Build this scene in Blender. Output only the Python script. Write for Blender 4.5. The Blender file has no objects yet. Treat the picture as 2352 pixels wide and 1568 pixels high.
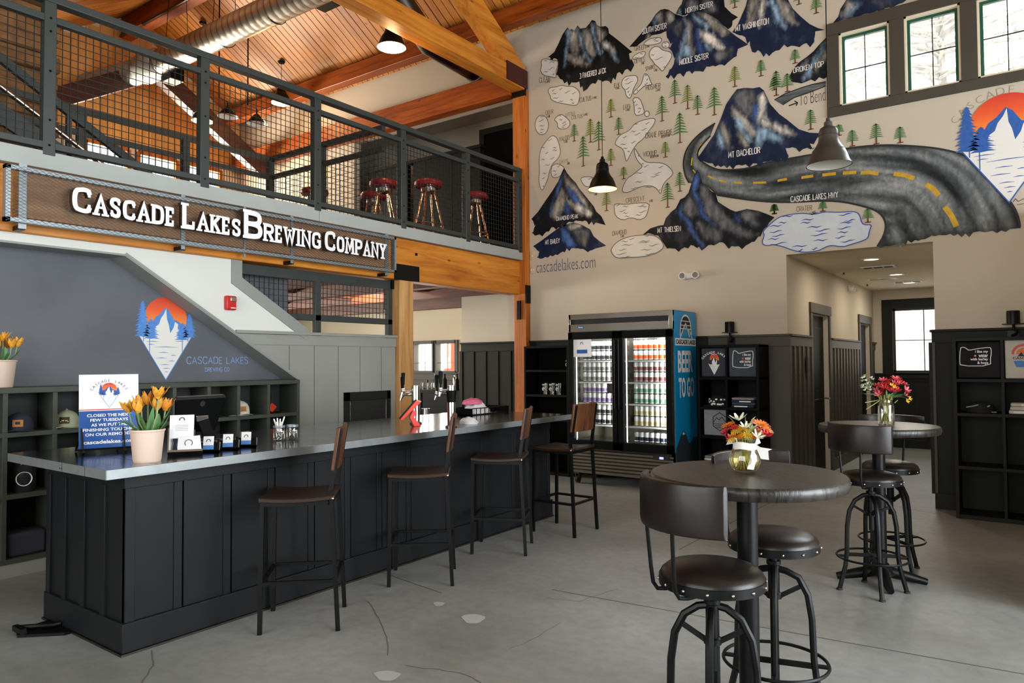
import bpy, bmesh, math, random
from mathutils import Vector, Matrix, noise
from math import sin, cos, pi, radians, sqrt, atan2, hypot
random.seed(7)
SC = bpy.context.scene
COL = SC.collection

# ------------------------------------------------------------------ camera, world, lights, exposure
FW, FH, FPX, EYE = 2352, 1568, 1642.81, 1.52
YAW, PITCH, ROLL = .629636, .028707, -.006867
def cam_axes():
    f = Vector((-sin(YAW)*cos(PITCH), cos(YAW)*cos(PITCH), sin(PITCH)))
    r = Vector((cos(YAW), sin(YAW), 0)); u = r.cross(f)
    return r*cos(ROLL)+u*sin(ROLL), u*cos(ROLL)-r*sin(ROLL), f
CR, CU, CF = cam_axes()
cam = bpy.data.objects.new('camera', bpy.data.cameras.new('camera')); COL.objects.link(cam)
cam.data.sensor_width = 36; cam.data.lens = FPX/FW*36; cam.data.clip_end = 200
cam.matrix_world = Matrix(((CR.x, CU.x, -CF.x, 0), (CR.y, CU.y, -CF.y, 0), (CR.z, CU.z, -CF.z, EYE), (0, 0, 0, 1)))
SC.camera = cam

SC.view_settings.view_transform = 'Standard'; SC.view_settings.look = 'None'
SC.view_settings.gamma = 1; SC.view_settings.use_curve_mapping = False
SC.view_settings.exposure = 0.28
SC.cycles.max_bounces = 8; SC.cycles.diffuse_bounces = 4; SC.cycles.glossy_bounces = 4
SC.cycles.transmission_bounces = 6; SC.cycles.transparent_max_bounces = 12
SC.cycles.caustics_reflective = False; SC.cycles.caustics_refractive = False
SC.cycles.sample_clamp_indirect = 4; SC.cycles.use_denoising = True

wd = bpy.data.worlds.new('overcast_sky'); SC.world = wd; wd.use_nodes = True
bg = wd.node_tree.nodes['Background']; bg.inputs[0].default_value = (.93, .97, 1, 1); bg.inputs[1].default_value = 3.2

def area(name, loc, aim, sx, sy, power, color):
    l = bpy.data.lights.new(name, 'AREA'); l.shape = 'RECTANGLE'; l.size = sx; l.size_y = sy; l.energy = power; l.color = color
    o = bpy.data.objects.new(name, l); COL.objects.link(o); o.location = loc
    o.rotation_euler = (Vector(aim)-Vector(loc)).to_track_quat('-Z', 'Y').to_euler(); return o
def point(name, loc, power, color, r=.05):
    l = bpy.data.lights.new(name, 'POINT'); l.energy = power; l.color = color; l.shadow_soft_size = r
    o = bpy.data.objects.new(name, l); COL.objects.link(o); o.location = loc; return o
DAY = (.86, .94, 1.0); WARM = (1, .62, .30); HALLC = (1, .88, .72)
# daylight through the glazed doors of the right-hand wall, the street front behind the camera, the high windows,
# the loft's gable windows and the annex windows
area('daylight_right', (4.3, 4.0, 2.0), (-4, 3.6, 1.2), 6.2, 3.4, 860, DAY)
area('daylight_front', (-1.6, -4.6, 2.4), (-2.6, 4, 1.9), 7.0, 3.8, 190, (1, .95, .88))
area('daylight_high_windows', (1.6, 15.5, 10.2), (-2.0, 5, 1.5), 5.0, 3.5, 2600, DAY)
area('daylight_gable', (-13.5, 6.8, 4.3), (-9, 6.0, 6.6), 2.8, 1.2, 1300, (1, .88, .70))
area('daylight_annex', (-9.4, 11.2, 1.9), (-8.6, 7, 1.5), 3.6, 1.4, 260, (1, .94, .84))
area('daylight_underloft', (-13.4, 5.3, 1.8), (-8, 6.5, 2.0), 4.4, .9, 420, (1, .95, .86))

# ------------------------------------------------------------------ materials
def lin(c):
    c = c/255; return c/12.92 if c <= .04045 else ((c+.055)/1.055)**2.4
def rgb(h):
    if isinstance(h, str): return (lin(int(h[0:2], 16)), lin(int(h[2:4], 16)), lin(int(h[4:6], 16)), 1)
    return h
MATS = {}
class NT:
    def __init__(s, name):
        s.m = bpy.data.materials.new(name); s.m.use_nodes = True; s.t = s.m.node_tree; s.b = s.t.nodes['Principled BSDF']
        MATS[name] = s.m
    def n(s, ty, **kw):
        q = s.t.nodes.new(ty)
        for k, v in kw.items():
            if k in q.inputs: q.inputs[k].default_value = v
            else: setattr(q, k, v)
        return q
    def l(s, a, b): s.t.links.new(a, b)
    def coord(s, scale=(1, 1, 1), loc=(0, 0, 0), rnd=False, kind='Object'):
        tc = s.n('ShaderNodeTexCoord'); mp = s.n('ShaderNodeMapping'); mp.inputs['Scale'].default_value = scale; mp.inputs['Location'].default_value = loc
        s.l(tc.outputs[kind], mp.inputs['Vector'])
        if rnd:
            oi = s.n('ShaderNodeObjectInfo'); ad = s.n('ShaderNodeVectorMath', operation='ADD'); ml = s.n('ShaderNodeVectorMath', operation='SCALE')
            cb = s.n('ShaderNodeCombineXYZ')
            for i in range(3): s.l(oi.outputs['Random'], cb.inputs[i])
            s.l(cb.outputs[0], ml.inputs[0]); ml.inputs['Scale'].default_value = 37.0
            s.l(mp.outputs[0], ad.inputs[0]); s.l(ml.outputs[0], ad.inputs[1]); return ad.outputs[0]
        return mp.outputs[0]
    def ramp(s, fac, stops):
        r = s.n('ShaderNodeValToRGB'); e = r.color_ramp.elements
        while len(e) < len(stops): e.new(.5)
        for i, (p, c) in enumerate(stops): e[i].position = p; e[i].color = rgb(c)
        s.l(fac, r.inputs[0]); return r.outputs[0]
    def bump(s, h, st=.2, d=.01):
        b = s.n('ShaderNodeBump', Strength=st, Distance=d); s.l(h, b.inputs['Height']); s.l(b.outputs[0], s.b.inputs['Normal'])
def plain(name, col, rough=.6, metal=0, var=.0, scale=6, bump=0, spec=.5):
    k = NT(name); c = rgb(col); k.b.inputs['Roughness'].default_value = rough; k.b.inputs['Metallic'].default_value = metal
    k.b.inputs['Specular IOR Level'].default_value = spec
    if var or bump:
        nz = k.n('ShaderNodeTexNoise', Scale=scale, Detail=5.0); k.l(k.coord(), nz.inputs['Vector'])
        if var:
            lo = tuple(x*(1-var) for x in c[:3])+(1,); hi = tuple(min(1, x*(1+var)) for x in c[:3])+(1,)
            k.l(k.ramp(nz.outputs[0], [(.3, lo), (.7, hi)]), k.b.inputs['Base Color'])
        else: k.b.inputs['Base Color'].default_value = c
        if bump: k.bump(nz.outputs[0], bump)
    else: k.b.inputs['Base Color'].default_value = c
    return k.m
def wood(name, c1, c2, c3, axis, rough=.5, rnd=False, sc=1.0, knots=True, spec=.4, bump=.15, also=None):
    k = NT(name); s = [14*sc, 14*sc, 14*sc]; s[axis] = 1.1*sc
    if also is not None: s[also] = 1.1*sc
    v = k.coord(tuple(s), rnd=rnd)
    nz = k.n('ShaderNodeTexNoise', Scale=1.0, Detail=6.0, Roughness=.65, Distortion=.6); k.l(v, nz.inputs['Vector'])
    col = k.ramp(nz.outputs[0], [(.25, c1), (.5, c2), (.78, c3)])
    s2 = [1.2*sc]*3; s2[axis] = .35*sc
    n2 = k.n('ShaderNodeTexNoise', Scale=1.0, Detail=2.0); k.l(k.coord(tuple(s2), (3, 1, 2), rnd=rnd), n2.inputs['Vector'])
    mx = k.n('ShaderNodeMix', data_type='RGBA', blend_type='MULTIPLY'); mx.inputs[0].default_value = .8
    k.l(col, mx.inputs[6]); k.l(k.ramp(n2.outputs[0], [(.3, (.62, .55, .5, 1)), (.65, (1, 1, 1, 1))]), mx.inputs[7])
    out = mx.outputs[2]
    if knots:
        s3 = [5*sc]*3; s3[axis] = 2.2*sc
        vo = k.n('ShaderNodeTexVoronoi', Scale=1.0); k.l(k.coord(tuple(s3), (7, 2, 5), rnd=rnd), vo.inputs['Vector'])
        m2 = k.n('ShaderNodeMix', data_type='RGBA', blend_type='MULTIPLY'); m2.inputs[0].default_value = 1
        k.l(out, m2.inputs[6]); k.l(k.ramp(vo.outputs['Distance'], [(.03, (.3, .2, .14, 1)), (.10, (1, 1, 1, 1))]), m2.inputs[7]); out = m2.outputs[2]
    k.l(out, k.b.inputs['Base Color']); k.b.inputs['Roughness'].default_value = rough; k.b.inputs['Specular IOR Level'].default_value = spec
    if bump: k.bump(nz.outputs[0], bump, .004)
    return k.m
def emit(name, col, st):
    k = NT(name); k.b.inputs['Base Color'].default_value = rgb(col); k.b.inputs['Emission Color'].default_value = rgb(col); k.b.inputs['Emission Strength'].default_value = st; return k.m
def glass(name, tint=(1, 1, 1, 1), refl=.12, rough=.0):
    k = NT(name); k.t.nodes.remove(k.b)
    tr = k.n('ShaderNodeBsdfTransparent', Color=tint); gl = k.n('ShaderNodeBsdfGlossy', Roughness=rough)
    lw = k.n('ShaderNodeLayerWeight', Blend=.25); mu = k.n('ShaderNodeMath', operation='MULTIPLY_ADD'); mu.inputs[1].default_value = .6; mu.inputs[2].default_value = refl*.25
    k.l(lw.outputs['Fresnel'], mu.inputs[0])
    mx = k.n('ShaderNodeMixShader'); k.l(mu.outputs[0], mx.inputs[0]); k.l(tr.outputs[0], mx.inputs[1]); k.l(gl.outputs[0], mx.inputs[2])
    k.l(mx.outputs[0], k.t.nodes['Material Output'].inputs[0]); return k.m
def paint(name, stops, sx=9, sz=3, rough=.6, detail=6, dist=.8, sy=9):
    """hand-brushed wall paint: streaky noise through a colour ramp"""
    k = NT(name); nz = k.n('ShaderNodeTexNoise', Scale=1.0, Detail=float(detail), Roughness=.6, Distortion=dist)
    k.l(k.coord((sx, sy, sz)), nz.inputs['Vector']); k.l(k.ramp(nz.outputs[0], stops), k.b.inputs['Base Color'])
    k.b.inputs['Roughness'].default_value = rough; k.b.inputs['Specular IOR Level'].default_value = .2; return k.m

plain('wall_beige', 'c3b8a5', .75, var=.03, scale=1.2, spec=.2)
plain('wall_white', 'd9dbd4', .75, var=.02, scale=1.5, spec=.2)
plain('wall_cream', 'e2d5bb', .8, spec=.2)
plain('wall_charcoal', '61646a', .7, var=.10, scale=2.2, bump=.08, spec=.25)
plain('trim_grey', '8d908a', .5, var=.03, scale=3)
plain('trim_dark', '2c2b25', .5, var=.05, scale=3, spec=.3)
plain('wainscot_light', '8f918a', .5, var=.05, scale=2)
plain('wainscot_mid', '48433a', .5, var=.06, scale=2, spec=.25)  # the hall's dim light is put into this darker dado colour
plain('wainscot_dark', '1e1f19', .55, var=.06, scale=2, spec=.15)
plain('bar_paint', '16181b', .5, var=.14, scale=5, bump=.06, spec=.25)
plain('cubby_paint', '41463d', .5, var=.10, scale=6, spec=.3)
plain('cubby_back_shade', '0e110e', .6, var=.10, scale=6)  # back board darkened: the cubbies' unlit depth is put into its colour
plain('black_paint', '080a09', .5, var=.1, spec=.10)
plain('black_metal', '070808', .40, var=.15, scale=20, spec=.22)
plain('iron', '090a0b', .40, metal=.04, var=.2, scale=25, spec=.22)
plain('rail_paint', '343a38', .45, metal=.1, var=.06, scale=6)
plain('mesh_wire', '2b302e', .5, metal=.5)
plain('galvanised', '90999e', .42, metal=.55, var=.12, scale=30)
plain('fascia_grey', 'a5aaa6', .55, var=.04, scale=3)
plain('white_plastic', 'e4e2da', .5)
plain('almond_plastic', 'c7b79b', .5)
plain('white_paper', 'eeeef0', .7)
plain('red_plastic', 'c01d1c', .35)
plain('orange_red', 'e2402a', .35)
plain('chrome', 'd8d8d8', .12, metal=1)
plain('steel', 'b3aea4', .26, metal=1, var=.10, scale=3)
plain('steel_dark', '5d5a55', .35, metal=1)
plain('leather', '1a1310', .36, var=.25, scale=14, bump=.12, spec=.38)
plain('rubber', '121212', .7)
plain('sky_blue_wrap', '0a93cf', .35)
plain('wrap_dark', '2f3c44', .4)
plain('print_white', 'f0f0f0', .6)
plain('print_black', '17181b', .6)
plain('print_blue', '1f56a6', .5)
plain('sign_blue', '0b4c98', .4)
plain('sign_red', 'd4452f', .5)
plain('pot_pink', 'd8bfae', .5, var=.03)
plain('leaf', '4f7d45', .5, var=.3, scale=12)
plain('leaf_pale', '8aa06a', .5, var=.25, scale=12)
plain('stem', '93934a', .6)
plain('tulip', 'e2a036', .5, var=.35, scale=40)
plain('tulip_dark', 'd08426', .5, var=.3, scale=40)
plain('petal_orange', 'e0701c', .5, var=.2, scale=40)
plain('petal_yellow', 'e8b51f', .5, var=.15, scale=40)
plain('petal_red', 'b5141f', .5, var=.25, scale=40)
plain('petal_pink', 'd9606a', .5, var=.25, scale=40)
plain('petal_white', 'ddddc8', .5, var=.08, scale=40)
plain('ribbon', 'e6e4e0', .45)
plain('towel_pink', 'd06a86', .85, var=.1, scale=30)
plain('towel_white', 'dcdcde', .85, var=.06, scale=30)
plain('denim', '26304a', .85, var=.15, scale=60)
plain('cloth_black', '121316', .9, var=.2, scale=40)
plain('cloth_slate', '3f4a52', .9, var=.1, scale=30)
plain('cloth_navy_grey', '3a3b46', .9, var=.1, scale=30)
plain('cloth_grey', '8b8c90', .9, var=.08, scale=30)
plain('cloth_white', 'cfc9bd', .9, var=.06, scale=30)
plain('cap_sage', '9ba287', .85, var=.05, scale=30)
plain('cap_navy', '2c2f3d', .85)
plain('tan_patch', 'b4793f', .7)
plain('red_vinyl', '8e1116', .3)
plain('copper_leg', 'b47f5a', .25, metal=1)
plain('bark', 'b2afa8', .9, var=.3)
plain('umbrella_red', 'c8442f', .8)
plain('stone_brown', '7a5632', .9, var=.35, scale=9, bump=.5)
plain('maroon_steel', '4a1c14', .5, metal=.3)
plain('can_white', 'f4f2ee', .35)
plain('can_top', 'b9b9b9', .25, metal=1)
for nm, c in dict(can_black='2a292b', can_grey='8a8480', can_purple='8a6ea4', can_orange='e0622a', can_maroon='875049', can_green='73a886', can_cream='d8c38e', can_navy='1b2136').items(): plain(nm, c, .35)
plain('leather_light', '6a5b53', .4)
plain('floor_joint', '4c4b47', .9)
plain('floor_crack', '5b5a55', .9)
plain('floor_patch', 'abaeac', .6, var=.04)
plain('neighbour_wall', 'f2ede4', .9)
plain('neighbour_trim', '9a8c78', .9)
emit('lamp_glow', (1, .74, .48, 1), 6); emit('lamp_glow_dim', (1, .58, .36, 1), 1.15); emit('shade_inner_cool', 'bfb6aa', 0.0)
emit('down_glow', (1, .86, .62, 1), 3.0); emit('cooler_led', (1, 1, 1, 1), 1.3); emit('display_glow', (.3, .25, 1, 1), 2.0)
glass('pane_glass', (1, 1, 1, 1), .10); glass('cooler_glass', (.93, .95, .95, 1), .12); glass('vase_glass', (.96, .95, .90, 1), .35); glass('vase_water', (.93, .86, .64, 1), .05); glass('beer_glass', (.97, .97, .96, 1), .4)
wood('glulam_y', '9a5212', 'd0822a', 'e2a044', 1, .45); wood('glulam_x', '5d2206', '9a4a12', 'b8671f', 0, .45); wood('glulam_z', '7c3a0a', 'c06c20', 'd68a3c', 2, .5)
wood('post_pale', '9a6a36', 'c4935a', 'd6aa72', 2, .55)
wood('joist_dark', '3f1a08', '6b3311', '8a4a1c', 0, .5); wood('plank', '8c4c12', 'c07a2a', 'd2913f', 1, .5, rnd=True, sc=.9, also=2)
wood('gable_plank', 'cf9038', 'e8b060', 'f2c680', 2, .5, rnd=True, sc=.6, knots=False)
wood('truss_dark', '2e1207', '4a1f0d', '662f14', 1, .5)
plain('letter_side', '3a2a22', .6); plain('mesh_metal', '4f5554', .5, metal=.3)
wood('sign_board', '845636', 'a67850', 'be9468', 1, .7, knots=False)
wood('stool_wood', '150d08', '2e1f15', '483222', 0, .35, rnd=True, knots=False); wood('stool_back', '2a170d', '5c3720', '7c4e30', 2, .4, rnd=True, knots=False)
k = NT('table_wood'); mpn = k.n('ShaderNodeMapping'); mpn.inputs['Rotation'].default_value = (0, 0, .75); tcn = k.n('ShaderNodeTexCoord'); k.l(tcn.outputs['Object'], mpn.inputs['Vector'])
m2 = k.n('ShaderNodeMapping'); m2.inputs['Scale'].default_value = (1.6, 13, 3); k.l(mpn.outputs[0], m2.inputs['Vector'])
nz = k.n('ShaderNodeTexNoise', Scale=2.2, Detail=7.0, Roughness=.62, Distortion=1.6); k.l(m2.outputs[0], nz.inputs['Vector'])
k.l(k.ramp(nz.outputs[0], [(.42, '050504'), (.475, '211d18'), (.6, '2c2721'), (.8, '39332b')]), k.b.inputs['Base Color']); k.b.inputs['Roughness'].default_value = .34; k.b.inputs['Specular IOR Level'].default_value = .5
k.bump(k.ramp(nz.outputs[0], [(.36, (0, 0, 0, 1)), (.5, (1, 1, 1, 1))]), .25, .003)
# floor: sealed concrete
k = NT('concrete'); n1 = k.n('ShaderNodeTexNoise', Scale=.7, Detail=8.0, Roughness=.6); k.l(k.coord(), n1.inputs['Vector'])
n2 = k.n('ShaderNodeTexNoise', Scale=14.0, Detail=6.0); k.l(k.coord(), n2.inputs['Vector'])
c = k.ramp(n1.outputs[0], [(.28, '737572'), (.5, '8b8d8a'), (.72, '9fa19e')]); mx = k.n('ShaderNodeMix', data_type='RGBA', blend_type='MULTIPLY'); mx.inputs[0].default_value = .6
k.l(c, mx.inputs[6]); k.l(k.ramp(n2.outputs[0], [(.3, (.75, .75, .74, 1)), (.6, (1, 1, 1, 1))]), mx.inputs[7]); k.l(mx.outputs[2], k.b.inputs['Base Color'])
mr = k.n('ShaderNodeMapRange'); k.l(n1.outputs[0], mr.inputs[0]); mr.inputs[3].default_value = .38; mr.inputs[4].default_value = .6; k.l(mr.outputs[0], k.b.inputs['Roughness']); k.bump(n2.outputs[0], .05, .004)
# bar top: brushed zinc, darker on top
k = NT('zinc_top'); n1 = k.n('ShaderNodeTexNoise', Scale=2.0, Detail=4.0); k.l(k.coord((1, 6, 1)), n1.inputs['Vector']); k.l(k.ramp(n1.outputs[0], [(.3, '6f747c'), (.7, '9aa0a6')]), k.b.inputs['Base Color'])
k.b.inputs['Metallic'].default_value = 1; k.b.inputs['Roughness'].default_value = .16
# spiral duct
k = NT('spiral_duct'); wv = k.n('ShaderNodeTexWave', Scale=1.0, Distortion=0.0); wv.bands_direction = 'X'; k.l(k.coord((2.3, .6, .6)), wv.inputs['Vector'])
k.l(k.ramp(wv.outputs[0], [(.0, '6a645c'), (.1, '9a948a'), (1, 'a8a298')]), k.b.inputs['Base Color']); k.b.inputs['Metallic'].default_value = .85; k.b.inputs['Roughness'].default_value = .35; k.bump(wv.outputs[0], .2, .01)
# mural paints
paint('mountain_black', [(.30, '0d1112'), (.52, '141a1c'), (.66, '3c3d3a'), (.80, '57564f')], 7, 3.4)
paint('mountain_navy', [(.30, '0f1420'), (.55, '1a2740'), (.75, '24365a'), (.9, '3a3c44')], 5, 3)
paint('mountain_dark', [(.3, '0c1013'), (.6, '131a22'), (.85, '1e2836')], 5, 3)
paint('ridge_grey', [(.2, '2a2a2b'), (.42, '53524f'), (.62, '7f7c76'), (.82, 'a39e94')], 8, 4)
paint('ridge_slate', [(.2, '23262c'), (.45, '3b3e46'), (.7, '5a5c60'), (.9, '77767a')], 8, 4)
paint('ridge_ice', [(.25, '3e5a78'), (.5, '7593ad'), (.75, 'a5b8c2')], 10, 6)
paint('ridge_blue', [(.25, '26365f'), (.5, '3c5488'), (.75, '6c86b4')], 9, 5)
paint('snow_paint', [(.3, '8d8d8c'), (.55, 'b5b2ab'), (.8, 'c9c5bb')], 10, 6)
paint('lake_paint', [(.3, 'cfcbc0'), (.7, 'ddd9cf')], 3, 3); paint('lake_pale_blue', [(.3, 'c2cbd2'), (.7, 'd3dade')], 3, 3)
paint('road_paint', [(.25, '25282a'), (.45, '4b4f50'), (.62, '6d7172'), (.8, '8d8f8e')], 1.6, 14, detail=8, dist=1.6)
plain('road_edge', '15181a', .6); plain('road_yellow', 'c79c1c', .6, var=.15, scale=20)
plain('lake_line', '6f6a62', .7); plain('lake_line_blue', '3650a0', .7); plain('lettering_brown', '5b4636', .7); plain('lettering_grey', '8c8377', .7)
plain('lettering_white', 'dedcd6', .7); plain('url_blue', '4d5a78', .7); plain('tree_green', '44743a', .7, var=.35, scale=30); plain('tree_olive', '6f7f2e', .7, var=.3, scale=30); plain('tree_trunk', '6b3f28', .7)
plain('logo_blue', '2458a6', .6, var=.15, scale=30); plain('logo_blue_pale', '4d84cc', .6, var=.12, scale=30); plain('logo_white', 'e2e0da', .6); plain('lettering_sky', '86a8e0', .6)
k = NT('logo_sun'); tc = k.n('ShaderNodeTexCoord'); sx = k.n('ShaderNodeSeparateXYZ'); k.l(tc.outputs['Generated'], sx.inputs[0])
k.l(k.ramp(sx.outputs[2], [(.1, 'f08a2a'), (.5, 'ea5a24'), (.95, 'd23a22')]), k.b.inputs['Base Color']); k.b.inputs['Roughness'].default_value = .6

k = NT('mural_paint'); at_ = k.n('ShaderNodeAttribute'); at_.attribute_name = 'paint'; nz = k.n('ShaderNodeTexNoise', Scale=1.0, Detail=6.0, Roughness=.65, Distortion=.8); k.l(k.coord((16, 16, 7)), nz.inputs['Vector'])
mx = k.n('ShaderNodeMix', data_type='RGBA', blend_type='MULTIPLY'); mx.inputs[0].default_value = 1; k.l(at_.outputs['Color'], mx.inputs[6]); k.l(k.ramp(nz.outputs[0], [(.3, (.62, .62, .62, 1)), (.7, (1.25, 1.25, 1.25, 1))]), mx.inputs[7]); k.l(mx.outputs[2], k.b.inputs['Base Color']); k.b.inputs['Roughness'].default_value = .6; k.b.inputs['Specular IOR Level'].default_value = .2

# ------------------------------------------------------------------ mesh building helpers
V = Vector
class MB:
    def __init__(s): s.v = []; s.f = []; s.m = []
    def add(s, vs, fs, mi=0):
        o = len(s.v); s.v += [tuple(v) for v in vs]; s.f += [tuple(i+o for i in f) for f in fs]; s.m += [mi]*len(fs); return s
    def box(s, x0, x1, y0, y1, z0, z1, mi=0):
        x0, x1 = min(x0, x1), max(x0, x1); y0, y1 = min(y0, y1), max(y0, y1); z0, z1 = min(z0, z1), max(z0, z1)
        return s.add([(x0,y0,z0),(x1,y0,z0),(x1,y1,z0),(x0,y1,z0),(x0,y0,z1),(x1,y0,z1),(x1,y1,z1),(x0,y1,z1)],
                     [(0,3,2,1),(4,5,6,7),(0,1,5,4),(1,2,6,5),(2,3,7,6),(3,0,4,7)], mi)
    def bar(s, a, b, w, h, up=(0,0,1), mi=0):
        """rectangular bar from a to b, w across, h along up"""
        a, b = V(a), V(b); d = (b-a).normalized(); u = V(up); r = d.cross(u)
        if r.length < 1e-4: u = V((1,0,0)); r = d.cross(u)
        r.normalize(); u = r.cross(d).normalized(); r *= w/2; u *= h/2
        return s.add([a-r-u,a+r-u,a+r+u,a-r+u,b-r-u,b+r-u,b+r+u,b-r+u],[(0,3,2,1)[::-1],(4,7,6,5)[::-1],(0,1,5,4)[::-1],(1,2,6,5)[::-1],(2,3,7,6)[::-1],(3,0,4,7)[::-1]], mi)
    def tube(s, pts, r, n=8, closed=False, mi=0):
        pts = [V(p) for p in pts]; rs = r if isinstance(r, (list, tuple)) else [r]*len(pts); m = len(pts); o = len(s.v); prev = None
        for i, p in enumerate(pts):
            if closed: t = pts[(i+1) % m]-pts[i-1]
            else: t = pts[min(i+1, m-1)]-pts[max(i-1, 0)]
            t.normalize()
            if prev is None:
                a = V((0,0,1)) if abs(t.z) < .9 else V((1,0,0)); nn = t.cross(a).normalized()
            else:
                nn = prev-t*prev.dot(t); nn.normalize()
            prev = nn; bb = t.cross(nn)
            for j in range(n):
                q = p+(nn*cos(2*pi*j/n)+bb*sin(2*pi*j/n))*rs[i]; s.v.append(tuple(q))
        for i in range(m if closed else m-1):
            for j in range(n):
                a, b = o+i*n+j, o+i*n+(j+1) % n; c, d = o+((i+1) % m)*n+(j+1) % n, o+((i+1) % m)*n+j
                s.f.append((a,b,c,d)); s.m.append(mi)
        if not closed:
            s.f.append(tuple(o+j for j in range(n))[::-1]); s.m.append(mi); s.f.append(tuple(o+(m-1)*n+j for j in range(n))); s.m.append(mi)
        return s
    def lathe(s, prof, n=20, c=(0,0,0), mi=0, mis=None):
        o = len(s.v); m = len(prof)
        for (r, z) in prof:
            for j in range(n): s.v.append((c[0]+r*cos(2*pi*j/n), c[1]+r*sin(2*pi*j/n), c[2]+z))
        for i in range(m-1):
            for j in range(n):
                s.f.append((o+i*n+j, o+i*n+(j+1) % n, o+(i+1)*n+(j+1) % n, o+(i+1)*n+j)); s.m.append(mis[i] if mis else mi)
        return s
    def ball(s, c, r, n=8, mi=0, sz=1):
        pr = [(max(1e-4, r*sin(pi*i/n)), -r*sz*cos(pi*i/n)) for i in range(n+1)]
        return s.lathe(pr, n+2, c, mi)
    def prism(s, poly, lo, hi, fn, mi=0):
        """poly: 2-D outline; fn(u, v, w) -> 3-D; extruded from w=lo to w=hi"""
        n = len(poly); vs = [fn(u, v, lo) for u, v in poly]+[fn(u, v, hi) for u, v in poly]
        tris = tess(poly); fs = [tuple(reversed(t)) for t in tris]+[tuple(i+n for i in t) for t in tris]
        fs += [(i, (i+1) % n, (i+1) % n+n, i+n) for i in range(n)]
        return s.add(vs, fs, mi)
    def flat(s, poly, fn, mi=0):
        return s.add([fn(u, v) for u, v in poly], tess(poly), mi)
    def ribbon(s, pts, w, fn, closed=False, mi=0):
        for q in ribbon2(pts, w, closed): s.add([fn(u, v) for u, v in q], [(0,1,2,3)], mi)
        return s
def tess(poly):
    from mathutils.geometry import tessellate_polygon
    return [tuple(t) for t in tessellate_polygon([[V((u, v, 0)) for u, v in poly]])]
def ribbon2(pts, w, closed=False):
    """strip of quads of width w (or per-point widths) along a 2-D polyline, mitred"""
    n = len(pts); ws = w if isinstance(w, (list, tuple)) else [w]*n; L = []; R = []
    for i in range(n):
        p = V(pts[i]); a = V(pts[i-1]) if (i or closed) else None; b = V(pts[(i+1) % n]) if (i < n-1 or closed) else None
        d1 = (p-a).normalized() if a is not None else None; d2 = (b-p).normalized() if b is not None else None
        if d1 is None: d1 = d2
        if d2 is None: d2 = d1
        t = d1+d2
        if t.length < 1e-6: t = d1
        t.normalize(); nn = V((-t.y, t.x)); k = max(.45, abs(nn.dot(V((-d1.y, d1.x)))))
        L.append(p+nn*ws[i]/2/k); R.append(p-nn*ws[i]/2/k)
    m = n if closed else n-1
    return [(R[i], R[(i+1) % n], L[(i+1) % n], L[i]) for i in range(m)]
def chaikin(p, it=2, closed=False):
    for _ in range(it):
        q = [] if closed else [p[0]]; n = len(p)
        for i in range(n if closed else n-1):
            a, b = p[i], p[(i+1) % n]
            q += [(a[0]*.75+b[0]*.25, a[1]*.75+b[1]*.25), (a[0]*.25+b[0]*.75, a[1]*.25+b[1]*.75)]
        if not closed: q.append(p[-1])
        p = q
    return p
def wpos(o):
    p = V((0,0,0))
    while o is not None: p += o.location; o = o.parent
    return p
def tag(o, label=None, cat=None, group=None, kind=None):
    if label: o['label'] = label
    if cat: o['category'] = cat
    if group: o['group'] = group
    if kind: o['kind'] = kind
    return o
def thing(name, label, cat, loc=(0,0,0), rz=0, group=None, kind=None):
    o = bpy.data.objects.new(name, None); COL.objects.link(o); o.empty_display_size = .1
    o.location = loc; o.rotation_euler = (0, 0, rz); return tag(o, label, cat, group, kind)
def mk(name, mb, mats, parent=None, label=None, kind=None, bev=0, smooth=True, world=True, seg=2):
    """one mesh object; builder coordinates are world coordinates when the parent is unrotated"""
    off = wpos(parent) if (parent is not None and world) else V((0,0,0))
    me = bpy.data.meshes.new(name); me.from_pydata([(a-off.x, b-off.y, c-off.z) for a, b, c in mb.v], [], mb.f)
    if isinstance(mats, str): mats = [mats]
    for m in mats: me.materials.append(MATS[m])
    if len(mats) > 1: me.polygons.foreach_set('material_index', mb.m)
    me.update()
    if smooth:
        me.polygons.foreach_set('use_smooth', [True]*len(me.polygons)); me.set_sharp_from_angle(angle=radians(38))
    o = bpy.data.objects.new(name, me); COL.objects.link(o)
    if parent is not None: o.parent = parent
    if bev:
        b = o.modifiers.new('bevel', 'BEVEL'); b.width = bev; b.segments = seg; b.limit_method = 'ANGLE'
    return tag(o, label, None, None, kind)
def struct(name, mb, mats, parent=None, bev=0, smooth=True):
    o = mk(name, mb, mats, parent, bev=bev, smooth=smooth)
    if parent is None: o['kind'] = 'structure'
    return o
def copy_tree(o, parent=None, label=None, group=None):
    c = o.copy(); COL.objects.link(c); c.parent = parent
    for ch in o.children: copy_tree(ch, c)
    if label: c['label'] = label
    if group: c['group'] = group
    return c
def pieces(name, mesh_o, n, parent, place, mat=None):
    """copies that share mesh data"""
    for i in range(n):
        c = mesh_o if i == 0 else mesh_o.copy()
        if i: COL.objects.link(c); c.parent = parent
        place(i, c)
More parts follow.
